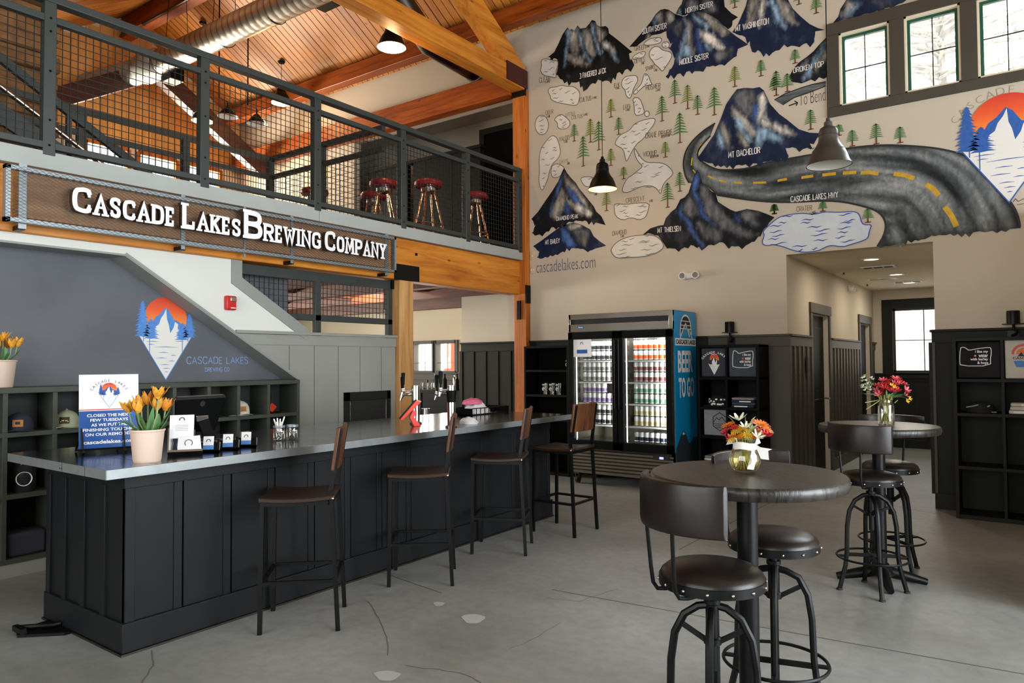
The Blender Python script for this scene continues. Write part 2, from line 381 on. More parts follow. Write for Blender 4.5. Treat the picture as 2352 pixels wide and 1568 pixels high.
# text ---------------------------------------------------------------
_tc = {}
def text2d(s, bold=0.0, spacing=1.0):
    key = (s, bold, spacing)
    if key in _tc: return _tc[key]
    cu = bpy.data.curves.new('t', 'FONT'); cu.body = s; cu.size = 1; cu.resolution_u = 3; cu.offset = bold; cu.space_character = spacing
    o = bpy.data.objects.new('t', cu); COL.objects.link(o)
    dg = bpy.context.evaluated_depsgraph_get(); me = o.evaluated_get(dg).to_mesh()
    vs = [(v.co.x, v.co.y) for v in me.vertices]; fs = [tuple(p.vertices) for p in me.polygons]
    o.evaluated_get(dg).to_mesh_clear(); bpy.data.objects.remove(o); bpy.data.curves.remove(cu)
    x0 = min(v[0] for v in vs); x1 = max(v[0] for v in vs); y0 = min(v[1] for v in vs); y1 = max(v[1] for v in vs)
    _tc[key] = ([((x-x0), (y-y0)) for x, y in vs], fs, x1-x0, y1-y0); return _tc[key]
def text(mb, s, fn, u0, v0, w=None, h=None, bold=0.0, mi=0, align='l', spacing=1.0):
    """fill mb with lettering; fn(u, v) -> 3-D; box at (u0, v0) of w x h"""
    vs, fs, tw, th = text2d(s, bold, spacing)
    if w is None: w = h*tw/th
    if h is None: h = w*th/tw
    if align == 'c': u0 -= w/2
    if align == 'r': u0 -= w
    mb.add([fn(u0+x/tw*w, v0+y/th*h) for x, y in vs], fs, mi); return mb
def arc_text(mb, s, fn, cu, cv, rad, h, a0, a1, bold=0.0, mi=0):
    """letters along an arc, a0 (left) to a1 (right), degrees"""
    n = len(s)
    for i, ch in enumerate(s):
        if ch == ' ': continue
        a = radians(a0+(a1-a0)*(i/(n-1) if n > 1 else .5)); vs, fs, tw, th = text2d(ch, bold); cw = h*tw/th
        ux, uy = sin(a), -cos(a); ox, oy = cu+cos(a)*rad, cv+sin(a)*rad
        mb.add([fn(ox+ux*(x/tw-.5)*cw+cos(a)*y/th*h, oy+uy*(x/tw-.5)*cw+sin(a)*y/th*h) for x, y in vs], fs, mi)
    return mb
GL = {
 'A': [[(0,0),(.5,1),(1,0)], [(.2,.36),(.8,.36)]],
 'B': [[(0,0),(0,1)], [(0,1),(.6,1),(.95,.93),(.95,.62),(.6,.53),(0,.53)], [(0,.53),(.65,.53),(1,.42),(1,.1),(.65,0),(0,0)]],
 'C': [[(1,.8),(.9,1),(.45,1.02),(0,.9),(0,.1),(.45,-.02),(.9,0),(1,.2)]],
 'D': [[(0,0),(0,1)], [(0,1),(.55,1),(1,.9),(1,.1),(.55,0),(0,0)]],
 'E': [[(1,1),(0,1),(0,0),(1,0)], [(0,.52),(.8,.52)]], 'F': [[(1,1),(0,1),(0,0)], [(0,.52),(.8,.52)]],
 'G': [[(1,.8),(.9,1),(.45,1.02),(0,.9),(0,.1),(.45,-.02),(.9,0),(1,.15)], [(1,.0),(1,.45),(.6,.45)]],
 'H': [[(0,0),(0,1)], [(1,0),(1,1)], [(0,.5),(1,.5)]], 'I': [[(.5,0),(.5,1)]], 'J': [[(.9,1),(.9,.3),(.85,0),(.15,0),(0,.3)]],
 'K': [[(0,0),(0,1)], [(1,1),(0,.42)], [(.3,.6),(1,0)]], 'L': [[(0,1),(0,0),(1,0)]], 'M': [[(0,0),(.08,1),(.5,.25),(.92,1)], [(.92,1),(1,0)]],
 'N': [[(0,0),(0,1),(1,0),(1,1)]], 'O': [[(.5,1.02),(.0,.95),(0,.05),(.5,-.02),(1,.05),(1,.95),(.5,1.02)]],
 'P': [[(0,0),(0,1)], [(0,1),(.65,1),(1,.92),(1,.55),(.65,.45),(0,.45)]], 'R': [[(0,0),(0,1)], [(0,1),(.65,1),(1,.92),(1,.58),(.65,.5),(0,.5)], [(.45,.5),(1,0)]],
 'S': [[(1,.82),(.85,1),(.2,1.02),(.0,.85),(.05,.62),(.9,.42),(1,.2),(.85,-.01),(.2,-.02),(0,.18)]], 'T': [[(0,1),(1,1)], [(.5,1),(.5,0)]],
 'U': [[(0,1),(0,.15),(.25,0),(.75,0),(1,.15),(1,1)]], 'V': [[(0,1),(.5,0),(1,1)]], 'W': [[(0,1),(.25,0),(.5,.8),(.75,0),(1,1)]],
 'X': [[(0,0),(1,1)], [(0,1),(1,0)]], 'Y': [[(0,1),(.5,.48),(1,1)], [(.5,.48),(.5,0)]], '3': [[(0,.95),(.5,1.02),(.95,.9),(.8,.55),(.35,.52)], [(.35,.52),(.9,.5),(1,.1),(.5,-.02),(0,.08)]],
}
GW = {'I': .25, 'M': 1.15, 'W': 1.2, 'E': .75, 'L': .75, 'F': .72, 'J': .7, 'K': .9, 'S': .85}
def strokes(s, u0, v0, w, h, wr=.13, gap=.35, jit=0.0):
    """hand-lettered capitals: (polyline, stroke width) list filling w x h"""
    adv = []; x = 0
    for ch in s:
        g = .5 if ch == ' ' else GW.get(ch, 1.0); adv.append((ch, x, g)); x += g+gap
    k = w/(x-gap); out = []
    for ch, ax, g in adv:
        if ch == ' ': continue
        j = random.uniform(-jit, jit)
        for pl in GL[ch]:
            p = [(u0+(ax+q[0]*g)*k, v0+(q[1]+j)*h) for q in pl]
            if len(p) >= 5 and ch not in 'NWME': p = chaikin(p, 1)
            out.append((p, wr*h))
    return out
def hand(mb, s, fn, u0, v0, w, h, wr=.13, mi=0, jit=.03):
    for p, ww in strokes(s, u0, v0, w, h, wr, jit=jit): mb.ribbon(p, ww, fn, mi=mi)
    return mb
YZ = lambda x: (lambda u, v: (x, u, v))           # on a plane x = const, facing +x: u = y, v = z
XZ = lambda y: (lambda u, v: (u, y, v))           # on a plane y = const, facing -y
# pixel of the photograph -> point of the mural wall (a real plane, y = WALL_Y)
WALL_Y = 8.48
def wall(px, py):
    d = CR*((px-FW/2)/FPX)+CU*(-(py-FH/2)/FPX)+CF; t = WALL_Y/d.y
    return (d.x*t, EYE+d.z*t)

# survey helpers: where a sight line of the photograph meets a known plane of the building
def onp(px, py, ax, val):
    d = CR*((px-FW/2)/FPX)+CU*(-(py-FH/2)/FPX)+CF; t = (val-(0, 0, EYE)[ax])/d[ax]
    return V((0, 0, EYE))+d*t
def onfloor(px, py): p = onp(px, py, 2, 0); return (p.x, p.y)
def yx(px, X, py=600): return onp(px, py, 0, X).y

# ------------------------------------------------------------------ the setting
plain('sash_green', '0e4a38', .5)
fl = struct('floor', MB().box(-14, 5.5, -5, 14.2, -.1, 0), 'concrete')
XY = lambda z: (lambda u, v: (u, v, z))
for a, b in (((1268, 1354), (2352, 1548)), ((1560, 1262), (1800, 1138)), ((1880, 1130), (2150, 1180)), ((870, 1312), (1015, 1362))):
    mk('control_joint', MB().ribbon([onfloor(*a), onfloor(*b)], .007, XY(.0012)), 'floor_joint', fl)
def crack(pts, w=.005):
    q = []
    for i in range(len(pts)-1):
        for t in (0, .25, .5, .75): q.append((pts[i][0]*(1-t)+pts[i+1][0]*t+random.uniform(-2.5, 2.5), pts[i][1]*(1-t)+pts[i+1][1]*t+random.uniform(-2, 2)))
    q.append(pts[-1]); mk('crack', MB().ribbon([onfloor(*p) for p in q], w, XY(.0012)), 'floor_crack', fl)
crack([(845, 1382), (872, 1420), (888, 1462), (890, 1505)]); crack([(350, 1495), (352, 1530), (325, 1568)]); crack([(930, 1528), (990, 1536), (1060, 1545), (1105, 1568)])
crack([(1255, 1372), (1330, 1380), (1420, 1352)], .004); crack([(1290, 1430), (1220, 1470), (1170, 1490)], .003)
for cx, cy, rx, ry in ((1087, 1421, 27, 11), (1008, 1387, 13, 5), (889, 1552, 30, 12), (1630, 1380, 12, 4)):
    mk('floor_patch', MB().flat([onfloor(cx+rx*cos(t*pi/7)*(1+.2*sin(t*5)), cy+ry*sin(t*pi/7)) for t in range(14)], XY(.0016)), 'floor_patch', fl)

# mural wall (wall_back), pierced by the hall, the loft alcove, the annex opening and a row of high windows
WINX = [(-1.664, -1.166), (-1.026, -.525), (-.382, .118), (.26, .76), (.90, 1.40)]; WZ0, WZ1 = 4.317, 5.128
HX0, HX1, HZ = -2.27, -.81, 2.73
w = MB(); y0, y1 = WALL_Y, WALL_Y+.16
w.box(-7.14, HX0, y0, y1, 0, HZ); w.box(HX1, 4.0, y0, y1, 0, HZ); w.box(-5.95, 4.0, y0, y1, HZ, WZ0); w.box(-7.14, -5.95, y0, y1, HZ, 3.05); w.box(-13.1, -7.14, y0, y1, 2.62, 3.05)
xs = [-5.95]+[x for a in WINX for x in a]+[4.0]
for i in range(0, len(xs), 2): w.box(xs[i], xs[i+1], y0, y1, WZ0, WZ1)
w.box(-5.95, 4.0, y0, y1, WZ1, 6.5); w.box(-13.1, -5.95, y0, y1, 5.42, 6.5); w.box(-13.1, -9.6, y0, y1, 3.05, 5.42)
struct('wall_back', w, 'wall_beige')
# high windows: one dark casing, then a green sash, muntins and pane each
t = MB(); cz0, cz1 = 4.212, 5.262
t.box(-1.785, 1.52, 8.452, 8.48, cz0, WZ0); t.box(-1.785, 1.52, 8.452, 8.48, WZ1, cz1); ex = [-1.785]+[x for a in WINX for x in a]+[1.52]
for i in range(0, len(ex), 2): t.box(ex[i], ex[i+1], 8.452, 8.48, WZ0, WZ1)
struct('trim_1', t, 'wainscot_mid', bev=.004)
for i, (a, b) in enumerate(WINX):
    wn = struct('window_%d' % (i+1), MB().box(a, a+.02, 8.47, 8.62, WZ0, WZ1).box(b-.02, b, 8.47, 8.62, WZ0, WZ1).box(a, b, 8.47, 8.62, WZ0, WZ0+.02).box(a, b, 8.47, 8.62, WZ1-.02, WZ1), 'wall_cream')
    s = MB()
    for q in ((a+.02, a+.05, WZ0+.02, WZ1-.02), (b-.05, b-.02, WZ0+.02, WZ1-.02), (a+.05, b-.05, WZ0+.02, WZ0+.04), (a+.05, b-.05, WZ1-.05, WZ1-.02)): s.box(q[0], q[1], 8.53, 8.57, q[2], q[3])
    mk('sash', s, 'sash_green', wn); mx_, mz_ = (a+b)/2, (WZ0+WZ1)/2
    mk('muntin', MB().box(mx_-.005, mx_+.005, 8.535, 8.55, WZ0+.04, WZ1-.05), 'trim_dark', wn); mk('muntin', MB().box(a+.05, b-.05, 8.535, 8.55, mz_-.005, mz_+.005), 'trim_dark', wn)
    mk('pane', MB().box(a+.04, b-.04, 8.555, 8.56, WZ0+.03, WZ1-.04), 'pane_glass', wn)

# hall behind the mural wall
HY = 13.95; D1, D2 = (9.56, 10.48), (12.66, 13.54); DT = 2.12
w = MB().box(HX0-.14, HX0, y1, D1[0], 0, HZ).box(HX0-.14, HX0, D1[1], D2[0], 0, HZ).box(HX0-.14, HX0, D2[1], HY, 0, HZ).box(HX0-.14, HX0, D1[0], D1[1], DT, HZ).box(HX0-.14, HX0, D2[0], D2[1], DT, HZ)
struct('wall_hall_left', w, 'wall_beige'); struct('wall_hall_right', MB().box(HX1, HX1+.14, y1, HY, 0, HZ), 'wall_beige')
hw = (-1.97, -1.02, 1.29, 2.40)
struct('wall_hall_end', MB().box(HX0-.2, hw[0], HY, HY+.15, 0, HZ).box(hw[1], HX1+.2, HY, HY+.15, 0, HZ).box(hw[0], hw[1], HY, HY+.15, 0, hw[2]).box(hw[0], hw[1], HY, HY+.15, hw[3], HZ), 'wall_beige')
struct('ceiling_hall', MB().box(HX0-.14, HX1+.14, y1, HY+.15, HZ, HZ+.1), 'wall_cream')
wn = struct('window_6', MB().box(hw[0]-.16, hw[0], HY-.03, HY, hw[2]-.1, hw[3]+.16).box(hw[1], hw[1]+.16, HY-.03, HY, hw[2]-.1, hw[3]+.16).box(hw[0], hw[1], HY-.03, HY, hw[3], hw[3]+.16).box(hw[0], hw[1], HY-.05, HY, hw[2]-.1, hw[2]), 'wainscot_dark', bev=.004)
mk('sash', MB().box(hw[0], hw[0]+.04, HY+.02, HY+.06, hw[2], hw[3]).box(hw[1]-.04, hw[1], HY+.02, HY+.06, hw[2], hw[3]).box(hw[0], hw[1], HY+.02, HY+.06, hw[2], hw[2]+.04).box(hw[0], hw[1], HY+.02, HY+.06, hw[3]-.04, hw[3]), 'trim_dark', wn)
mk('muntin', MB().box(-1.505, -1.49, HY+.03, HY+.05, hw[2], hw[3]), 'trim_dark', wn); mk('muntin', MB().box(hw[0], hw[1], HY+.03, HY+.05, 1.84, 1.855), 'trim_dark', wn)
mk('pane', MB().box(hw[0]+.03, hw[1]-.03, HY+.055, HY+.06, hw[2]+.03, hw[3]-.03), 'pane_glass', wn)
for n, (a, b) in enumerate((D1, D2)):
    d = struct('door_%d' % (n+1), MB().box(HX0-.10, HX0-.06, a+.01, b-.01, .01, DT-.01), 'black_paint')  # black slab: the dark of the doorway is put into its colour
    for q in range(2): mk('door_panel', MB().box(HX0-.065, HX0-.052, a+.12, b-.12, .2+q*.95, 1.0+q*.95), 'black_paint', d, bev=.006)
    mk('casing', MB().box(HX0, HX0+.025, a-.09, a, 0, DT+.0).box(HX0, HX0+.025, b, b+.09, 0, DT).box(HX0, HX0+.03, a-.1, b+.1, DT, DT+.13), 'wainscot_mid', d, bev=.004)
    mk('door_handle', MB().tube([(HX0-.05, b-.1, 1.0), (HX0+.03, b-.1, 1.0), (HX0+.03, b-.2, 1.0)], .01), 'steel_dark', d)
def wainscot(name, segs, axis, plane, out, z1, mat, step, thick=.012):
    """capped board-and-batten dado; segs = runs along the other axis; out = +-1 direction into the room"""
    f = (lambda a, b, c, d, z0, z1_: (min(c, d), max(c, d), a, b, z0, z1_)) if axis == 0 else (lambda a, b, c, d, z0, z1_: (a, b, min(c, d), max(c, d), z0, z1_))
    p = plane
    cap = MB()
    for a, b in segs: cap.box(*f(a, b, p, p+out*.05, z1-.025, z1)); cap.box(*f(a, b, p, p+out*.026, z1-.14, z1-.025)); cap.box(*f(a, b, p, p+out*.028, 0, .16))
    o = struct(name, cap, mat, bev=.003)
    for a, b in segs:
        n = max(1, round((b-a)/step)); wdt = (b-a)/n
        for i in range(n):
            mk('panel', MB().box(*f(a+i*wdt+.004, a+(i+1)*wdt-.004, p, p+out*thick, .15, z1-.13)), mat, o)
            mk('batten', MB().box(*f(a+i*wdt-.028, a+i*wdt+.028, p, p+out*(thick+.014), .15, z1-.13)), mat, o, bev=.002)
    return o
CAPZ = 1.822
wainscot('trim_2', [(-7.14, -5.98)], 1, WALL_Y, -1, CAPZ, 'wainscot_dark', .235)
wainscot('trim_3', [(-5.86, -3.2)], 1, WALL_Y, -1, CAPZ, 'wainscot_dark', .33)
wainscot('trim_4', [(-3.2, HX0+.03)], 1, WALL_Y, -1, CAPZ, 'wainscot_mid', .31)
wainscot('trim_5', [(HX1-.03, 4.0)], 1, WALL_Y, -1, CAPZ, 'wainscot_dark', .33)
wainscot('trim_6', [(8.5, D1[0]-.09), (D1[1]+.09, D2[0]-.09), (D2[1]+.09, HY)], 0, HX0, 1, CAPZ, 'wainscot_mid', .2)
wainscot('trim_7', [(HX0, HX1)], 1, HY, -1, 1.28, 'wainscot_dark', .3)
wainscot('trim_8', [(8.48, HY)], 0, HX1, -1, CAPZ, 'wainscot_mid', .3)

# annex and loft alcove behind the left of the mural wall
AY = 9.8; aw = [(-10.9, -9.75), (-9.42, -8.93), (-8.86, -8.38)]; AZ0, AZ1 = 1.37, 1.865
w = MB().box(-13.1, -7.0, AY, AY+.15, 0, AZ0).box(-13.1, -7.0, AY, AY+.15, AZ1, 2.9); ex = [-13.1]+[x for a in aw for x in a]+[-7.0]
for i in range(0, len(ex), 2): w.box(ex[i], ex[i+1], AY, AY+.15, AZ0, AZ1)
struct('wall_annex', w, 'wall_cream'); struct('wall_annex_right', MB().box(-7.14, -7.0, y1, AY, 0, 2.9), 'wall_cream')
for i, (a, b) in enumerate(aw):
    wn = struct('window_%d' % (i+7), MB().box(a-.05, a+.02, AY-.03, AY+.1, AZ0-.02, AZ1+.06).box(b-.02, b+.05, AY-.03, AY+.1, AZ0-.02, AZ1+.06).box(a, b, AY-.03, AY+.1, AZ1, AZ1+.06).box(a, b, AY-.04, AY+.1, AZ0-.03, AZ0), 'wainscot_mid')
    mk('muntin', MB().box(a, b, AY+.03, AY+.04, 1.51, 1.518).box((a+b)/2-.004, (a+b)/2+.004, AY+.03, AY+.04, AZ0, AZ1), 'trim_dark', wn)
    mk('pane', MB().box(a, b, AY+.05, AY+.055, AZ0, AZ1), 'pane_glass', wn)
wainscot('trim_9', [(-13, -7.14)], 1, AY, -1, 1.34, 'wainscot_mid', .4)
struct('ceiling_annex', MB().box(-13.1, -6.2, .6, AY+.15, 2.88, 2.96), 'wall_cream')
struct('floor_loft', MB().box(-13.1, -6.0, .6, AY+.15, 2.97, 3.07), 'joist_dark')
struct('wall_alcove', MB().box(-13.1, -5.8, AY, AY+.15, 2.96, 5.9), 'wall_beige')
struct('wall_alcove_right', MB().box(-5.9, -5.75, y1, AY, 2.96, 5.9), 'wall_beige')
struct('ceiling_alcove', MB().box(-13.1, -5.75, y1, AY+.15, 5.75, 5.85), 'wall_beige')
dp = onp(1103, 300, 1, AY-.02); d = struct('door_3', MB().box(dp.x+.10, dp.x+1.1, AY-.03, AY-.005, 3.08, dp.z-.1), 'black_paint')
mk('casing', MB().box(dp.x, dp.x+.10, AY-.05, AY, 3.08, dp.z-.1).box(dp.x+1.1, dp.x+1.2, AY-.05, AY, 3.08, dp.z-.1).box(dp.x, dp.x+1.2, AY-.05, AY, dp.z-.1, dp.z), 'trim_dark', d)
# under-loft joists (dark, running both ways) seen over the stair rail and beside the post
for i, yy in enumerate((4.6, 5.75, 6.9, 8.05)): struct('trim_%d' % (20+i), MB().box(-13, -6.16, yy, yy+.16, 2.5, 2.88), 'joist_dark')
for i, xx in enumerate((-7.6, -9.3, -11.0)): struct('trim_%d' % (26+i), MB().box(xx, xx+.16, .6, 8.4, 2.6, 2.88), 'joist_dark')
for i, yy in enumerate((8.9,)): struct('trim_%d' % (30+i), MB().box(-13, -7.14, yy, yy+.16, 2.42, 2.70), 'joist_dark')

# left end wall with gable windows, planked above
lw = [(5.55, 6.25), (6.45, 7.15), (7.35, 8.05)]; LZ0, LZ1 = 4.25, 5.38; uw = (3.0, 7.6, 1.3, 2.25)
w = MB().box(-13.25, -13.09, -5, uw[0], 0, 4.25).box(-13.25, -13.09, uw[1], AY, 0, 4.25).box(-13.25, -13.09, uw[0], uw[1], 0, uw[2]).box(-13.25, -13.09, uw[0], uw[1], uw[3], 4.25)
ex = [-5]+[x for a in lw for x in a]+[AY]
for i in range(0, len(ex), 2): w.box(-13.25, -13.09, ex[i], ex[i+1], LZ0, LZ1)
w.box(-13.25, -13.09, -5, AY, LZ1, 7.9)
wl = struct('wall_left', w, 'wall_cream')
for i in range(24):
    yy = 3.0+i*.23; top = min(7.76-.604*abs(6.2-yy-.1), 7.76)
    mk('gable_board', MB().box(-13.09, -13.07, yy+.003, yy+.227, 5.44, max(5.6, top)), 'gable_plank', wl)
for i, (a, b) in enumerate(lw):
    wn = struct('window_%d' % (i+10), MB().box(-13.12, -13.04, a-.05, a+.02, LZ0, LZ1).box(-13.12, -13.04, b-.02, b+.05, LZ0, LZ1).box(-13.12, -13.04, a, b, LZ1-.04, LZ1+.05).box(-13.12, -13.04, a, b, LZ0-.03, LZ0+.03), 'glulam_z'); mk('pane', MB().box(-13.18, -13.175, a, b, LZ0, LZ1), 'pane_glass', wn)
wn = struct('window_13', MB().box(-13.12, -13.06, uw[0], uw[0]+.05, uw[2], uw[3]).box(-13.12, -13.06, uw[1]-.05, uw[1], uw[2], uw[3]).box(-13.12, -13.06, 4.5, 4.6, uw[2], uw[3]).box(-13.12, -13.06, 6.0, 6.1, uw[2], uw[3]), 'trim_dark'); mk('pane', MB().box(-13.18, -13.175, uw[0], uw[1], uw[2], uw[3]), 'pane_glass', wn)

# walls behind and to the right of the camera, each with a band of glazed doors
w = MB().box(4.0, 4.16, -4.3, .8, 0, 6.5).box(4.0, 4.16, 7.5, 8.64, 0, 6.5).box(4.0, 4.16, .8, 7.5, 3.7, 6.5).box(4.0, 4.16, .8, 7.5, 0, .25)
struct('wall_right', w, 'wall_beige')
wn = struct('window_14', MB().box(4.02, 4.12, .8, .9, .25, 3.7).box(4.02, 4.12, 7.4, 7.5, .25, 3.7).box(4.02, 4.12, 2.95, 3.1, .25, 3.7).box(4.02, 4.12, 5.15, 5.3, .25, 3.7).box(4.02, 4.12, .8, 7.5, 2.55, 2.62), 'trim_dark'); mk('pane', MB().box(4.06, 4.065, .9, 7.4, .25, 3.7), 'pane_glass', wn)
w = MB().box(-13.1, -5.2, -4.46, -4.3, 0, 6.5).box(2.0, 4.16, -4.46, -4.3, 0, 6.5).box(-5.2, 2.0, -4.46, -4.3, 4.3, 6.5).box(-5.2, 2.0, -4.46, -4.3, 0, .3)
struct('wall_front', w, 'wall_beige')
wn = struct('window_15', MB().box(-5.2, -5.1, -4.44, -4.34, .3, 4.3).box(1.9, 2.0, -4.44, -4.34, .3, 4.3).box(-2.9, -2.75, -4.44, -4.34, .3, 4.3).box(-.45, -.3, -4.44, -4.34, .3, 4.3).box(-5.2, 2, -4.44, -4.34, 2.6, 2.68), 'trim_dark'); mk('pane', MB().box(-5.1, 1.9, -4.4, -4.395, .3, 4.3), 'pane_glass', wn)

# unseen low wall, added right of the frame to shade the mural wall
struct('wall_light_blocker', MB().box(.13, .27, 5.3, 8.48, 0, 2.95).box(.13, 4.0, 5.3, 5.44, 0, 2.95), 'wall_beige')

# roof: two planked slopes meeting at a ridge beam, flat ceiling towards the street
SL = .604; RY, RZ = 6.2, 6.39+.604*(8.48-6.2); ry = 3.2
c = MB(); zr = lambda y: RZ-SL*abs(RY-y)
c.add([(-13.2, 8.62, zr(8.62)+.03), (4.1, 8.62, zr(8.62)+.03), (4.1, RY, RZ+.03), (-13.2, RY, RZ+.03), (4.1, ry, zr(ry)+.03), (-13.2, ry, zr(ry)+.03), (4.1, -4.5, zr(ry)+.03), (-13.2, -4.5, zr(ry)+.03)]+
      [(x, y, z+.15) for x, y, z in ((-13.2, 8.62, zr(8.62)), (4.1, 8.62, zr(8.62)), (4.1, RY, RZ), (-13.2, RY, RZ), (4.1, ry, zr(ry)), (-13.2, ry, zr(ry)), (4.1, -4.5, zr(ry)), (-13.2, -4.5, zr(ry)))],
      [(0,1,2,3), (3,2,4,5), (5,4,6,7), (8,11,10,9), (11,13,12,10), (13,15,14,12), (0,8,9,1), (7,6,14,15), (0,3,11,8), (3,5,13,11), (5,7,15,13), (1,9,10,2), (2,10,12,4), (4,12,14,6)])
ce = struct('ceiling', c, 'wall_beige', smooth=False)
PW = .128; np_ = int(17.0/PW)
for side in (0, 1):
    ya, yb = (8.47, RY+.02) if side == 0 else (RY-.02, ry)
    m = MB().bar((PW/2, ya, zr(ya)+.012), (PW/2, yb, zr(yb)+.012), PW-.015, .02, (0, SL if side == 0 else -SL, 1))
    o = mk('ceiling_plank', m, 'plank', ce, smooth=False)
    def put(i, q): q.location = (-13.05+i*PW, 0, random.uniform(-.003, .003))
    pieces('ceiling_plank', o, np_, ce, put)
struct('trim_40', MB().box(-13.05, 4, RY-.09, RY+.09, RZ-.42, RZ-.06), 'glulam_x', bev=.01)                 # ridge beam
struct('trim_41', MB().box(-13.05, 4, 8.02, 8.20, 6.28, 6.53), 'glulam_x', bev=.008)                      # purlin near the mural wall
struct('trim_42', MB().box(-13.05, -6.06, 8.30, 8.48, 5.40, 5.75), 'glulam_x', bev=.008)                  # beam along the wall over the loft alcove
# posts and the beam that carries the loft
PX0, PX1 = -6.06, -5.845
p2 = struct('trim_43', MB().box(PX0, PX1, 8.37, 8.48, 0, 5.46), 'glulam_z', bev=.008)
mk('steel_strap', MB().box(PX1-.005, PX1+.012, 8.36, 8.47, 2.36, 2.62).box(-5.99, -5.93, 8.345, 8.37, 2.13, 2.40), 'black_metal', p2)
mk('steel_strap', MB().box(-6.07, -5.835, 8.355, 8.40, 5.36, 5.46), 'black_metal', p2)
p1 = struct('trim_44', MB().box(-6.15, -5.935, 5.935, 6.165, 0, 2.485), 'post_pale', bev=.008)
mk('steel_strap', MB().box(-6.19, -6.15, 5.93, 5.99, 2.15, 2.42).box(-6.15, -6.02, 5.90, 5.934, 2.38, 2.485), 'black_metal', p1)
b1 = struct('trim_45', MB().box(-6.15, -5.95, .6, 8.37, 2.49, 2.975), 'glulam_y', bev=.008)
mk('steel_strap', MB().box(-5.95, -5.938, 5.86, 6.27, 2.485, 2.67), 'black_metal', b1); mk('bolt', MB().box(-5.95, -5.938, 6.21, 6.24, 2.80, 2.83), 'black_metal', b1)
fa = struct('trim_46', MB().box(-6.0, -5.90, .6, 4.75, 2.98, 3.112).box(-6.0, -5.90, 4.754, 8.40, 2.98, 3.112), 'fascia_grey', bev=.003)
# truss over the loft edge, and a second one further into the loft
def truss(name, x0, x1, zb, ya, yb, mat, chord=True):
    o = struct(name, MB().box(x0, x1, ya, yb, zb, zb+.25) if chord else MB().box(x0, x1, ya, ya+.1, zb, zb+.2), mat, bev=.008)
    ym = RY; xm = (x0+x1)/2
    zt = zb+.16
    for s, ye in ((1, yb), (-1, ya)):
        mk('rafter', MB().bar((xm, ye-s*.05, zt+.05), (xm, ym, zt+.05+SL*abs(ye-s*.05-ym)), x1-x0-.02, .29, (0, 0, 1)), mat, o, bev=.006)
    return o
tr = truss('trim_47', PX0, PX1+.01, 5.44, 4.0, 8.38, 'glulam_y')
mk('steel_bracket', MB().box(PX1+.008, PX1+.022, 7.92, 8.42, 5.46, 5.72).box(PX0-.012, PX0, 7.92, 8.42, 5.46, 5.72), 'maroon_steel', tr)
truss('trim_48', -12.1, -11.9, 5.02, 4.0, 8.4, 'truss_dark', False)

# stair enclosure on the left: white wall, sloping soffit, charcoal wall, light panelling
SX, BX = -6.0, -6.25
ws = MB().prism([(.6, 2.427), (2.855, 2.427), (3.84, 1.815), (4.60, 1.815), (3.815, 2.295), (3.815, 2.49), (.6, 2.49)], BX, SX, lambda u, v, x: (x, u, v))
struct('wall_stair', ws, 'wall_white', smooth=False)
sf = MB(); so = [(.6, 2.427), (2.855, 2.427), (4.56, 1.372)]
for a, b in zip(so[:-1], so[1:]): sf.prism([a, b, (b[0]+.0, b[1]-.016), (a[0], a[1]-.016)], BX, SX+.004, lambda u, v, x: (x, u, v))
struct('trim_50', sf, 'trim_grey', smooth=False)
tb = MB()
for q in ribbon2([(3.868, 2.49), (3.868, 2.30), (4.66, 1.82)], .108): tb.prism([tuple(p) for p in q], SX-.02, SX+.014, lambda u, v, x: (x, u, v))
struct('trim_51', tb, 'trim_grey', smooth=False)
struct('wall_charcoal', MB().box(BX-.1, BX, .6, 4.62, .0, 2.5), 'wall_charcoal')
# light panelling right of the slope: boards, cap, frieze
lp = MB().box(SX-.12, SX-.01, 4.57, 5.93, 0, 1.80).prism([(3.845, 1.80), (4.575, 1.80), (4.575, 1.365)], SX-.12, SX-.01, lambda u, v, x: (x, u, v))
wp = struct('wall_panelled', lp, 'wainscot_light', smooth=False)
mk('cap', MB().box(SX-.03, SX+.03, 3.86, 5.94, 1.808, 1.838), 'wainscot_light', wp, bev=.003)
mk('frieze', MB().prism([(3.87, 1.805), (4.02, 1.705), (5.935, 1.705), (5.935, 1.805)], SX-.012, SX+.006, lambda u, v, x: (x, u, v)), 'wainscot_light', wp, smooth=False)
gy = [4.04]+[yx(p, SX, 830) for p in (664.5, 722, 777, 827, 876)]+[5.93]
sl = lambda y: 1.372+(4.56-y)*.619
for a, b in zip(gy[:-1], gy[1:]):
    a2, b2 = a+.004, b-.004
    poly = [(a2, max(0, sl(a2)) if a2 < 4.56 else 0), (b2, max(0, sl(b2)) if b2 < 4.56 else 0), (b2, 1.70), (a2, 1.70)]
    if a2 < 4.56 < b2: poly = [(a2, sl(a2)), (4.56, 1.372), (4.56, 0), (b2, 0), (b2, 1.70), (a2, 1.70)]
    mk('panel', MB().prism(poly, SX-.012, SX, lambda u, v, x: (x, u, v)), 'wainscot_light', wp, smooth=False)
se = MB()
for q in ribbon2([(2.86, 2.43), (4.565, 1.375), (4.565, 0.02)], .02): se.prism([tuple(p) for p in q], SX-.02, SX+.008, lambda u, v, x: (x, u, v))
struct('trim_52', se, 'trim_grey', smooth=False)

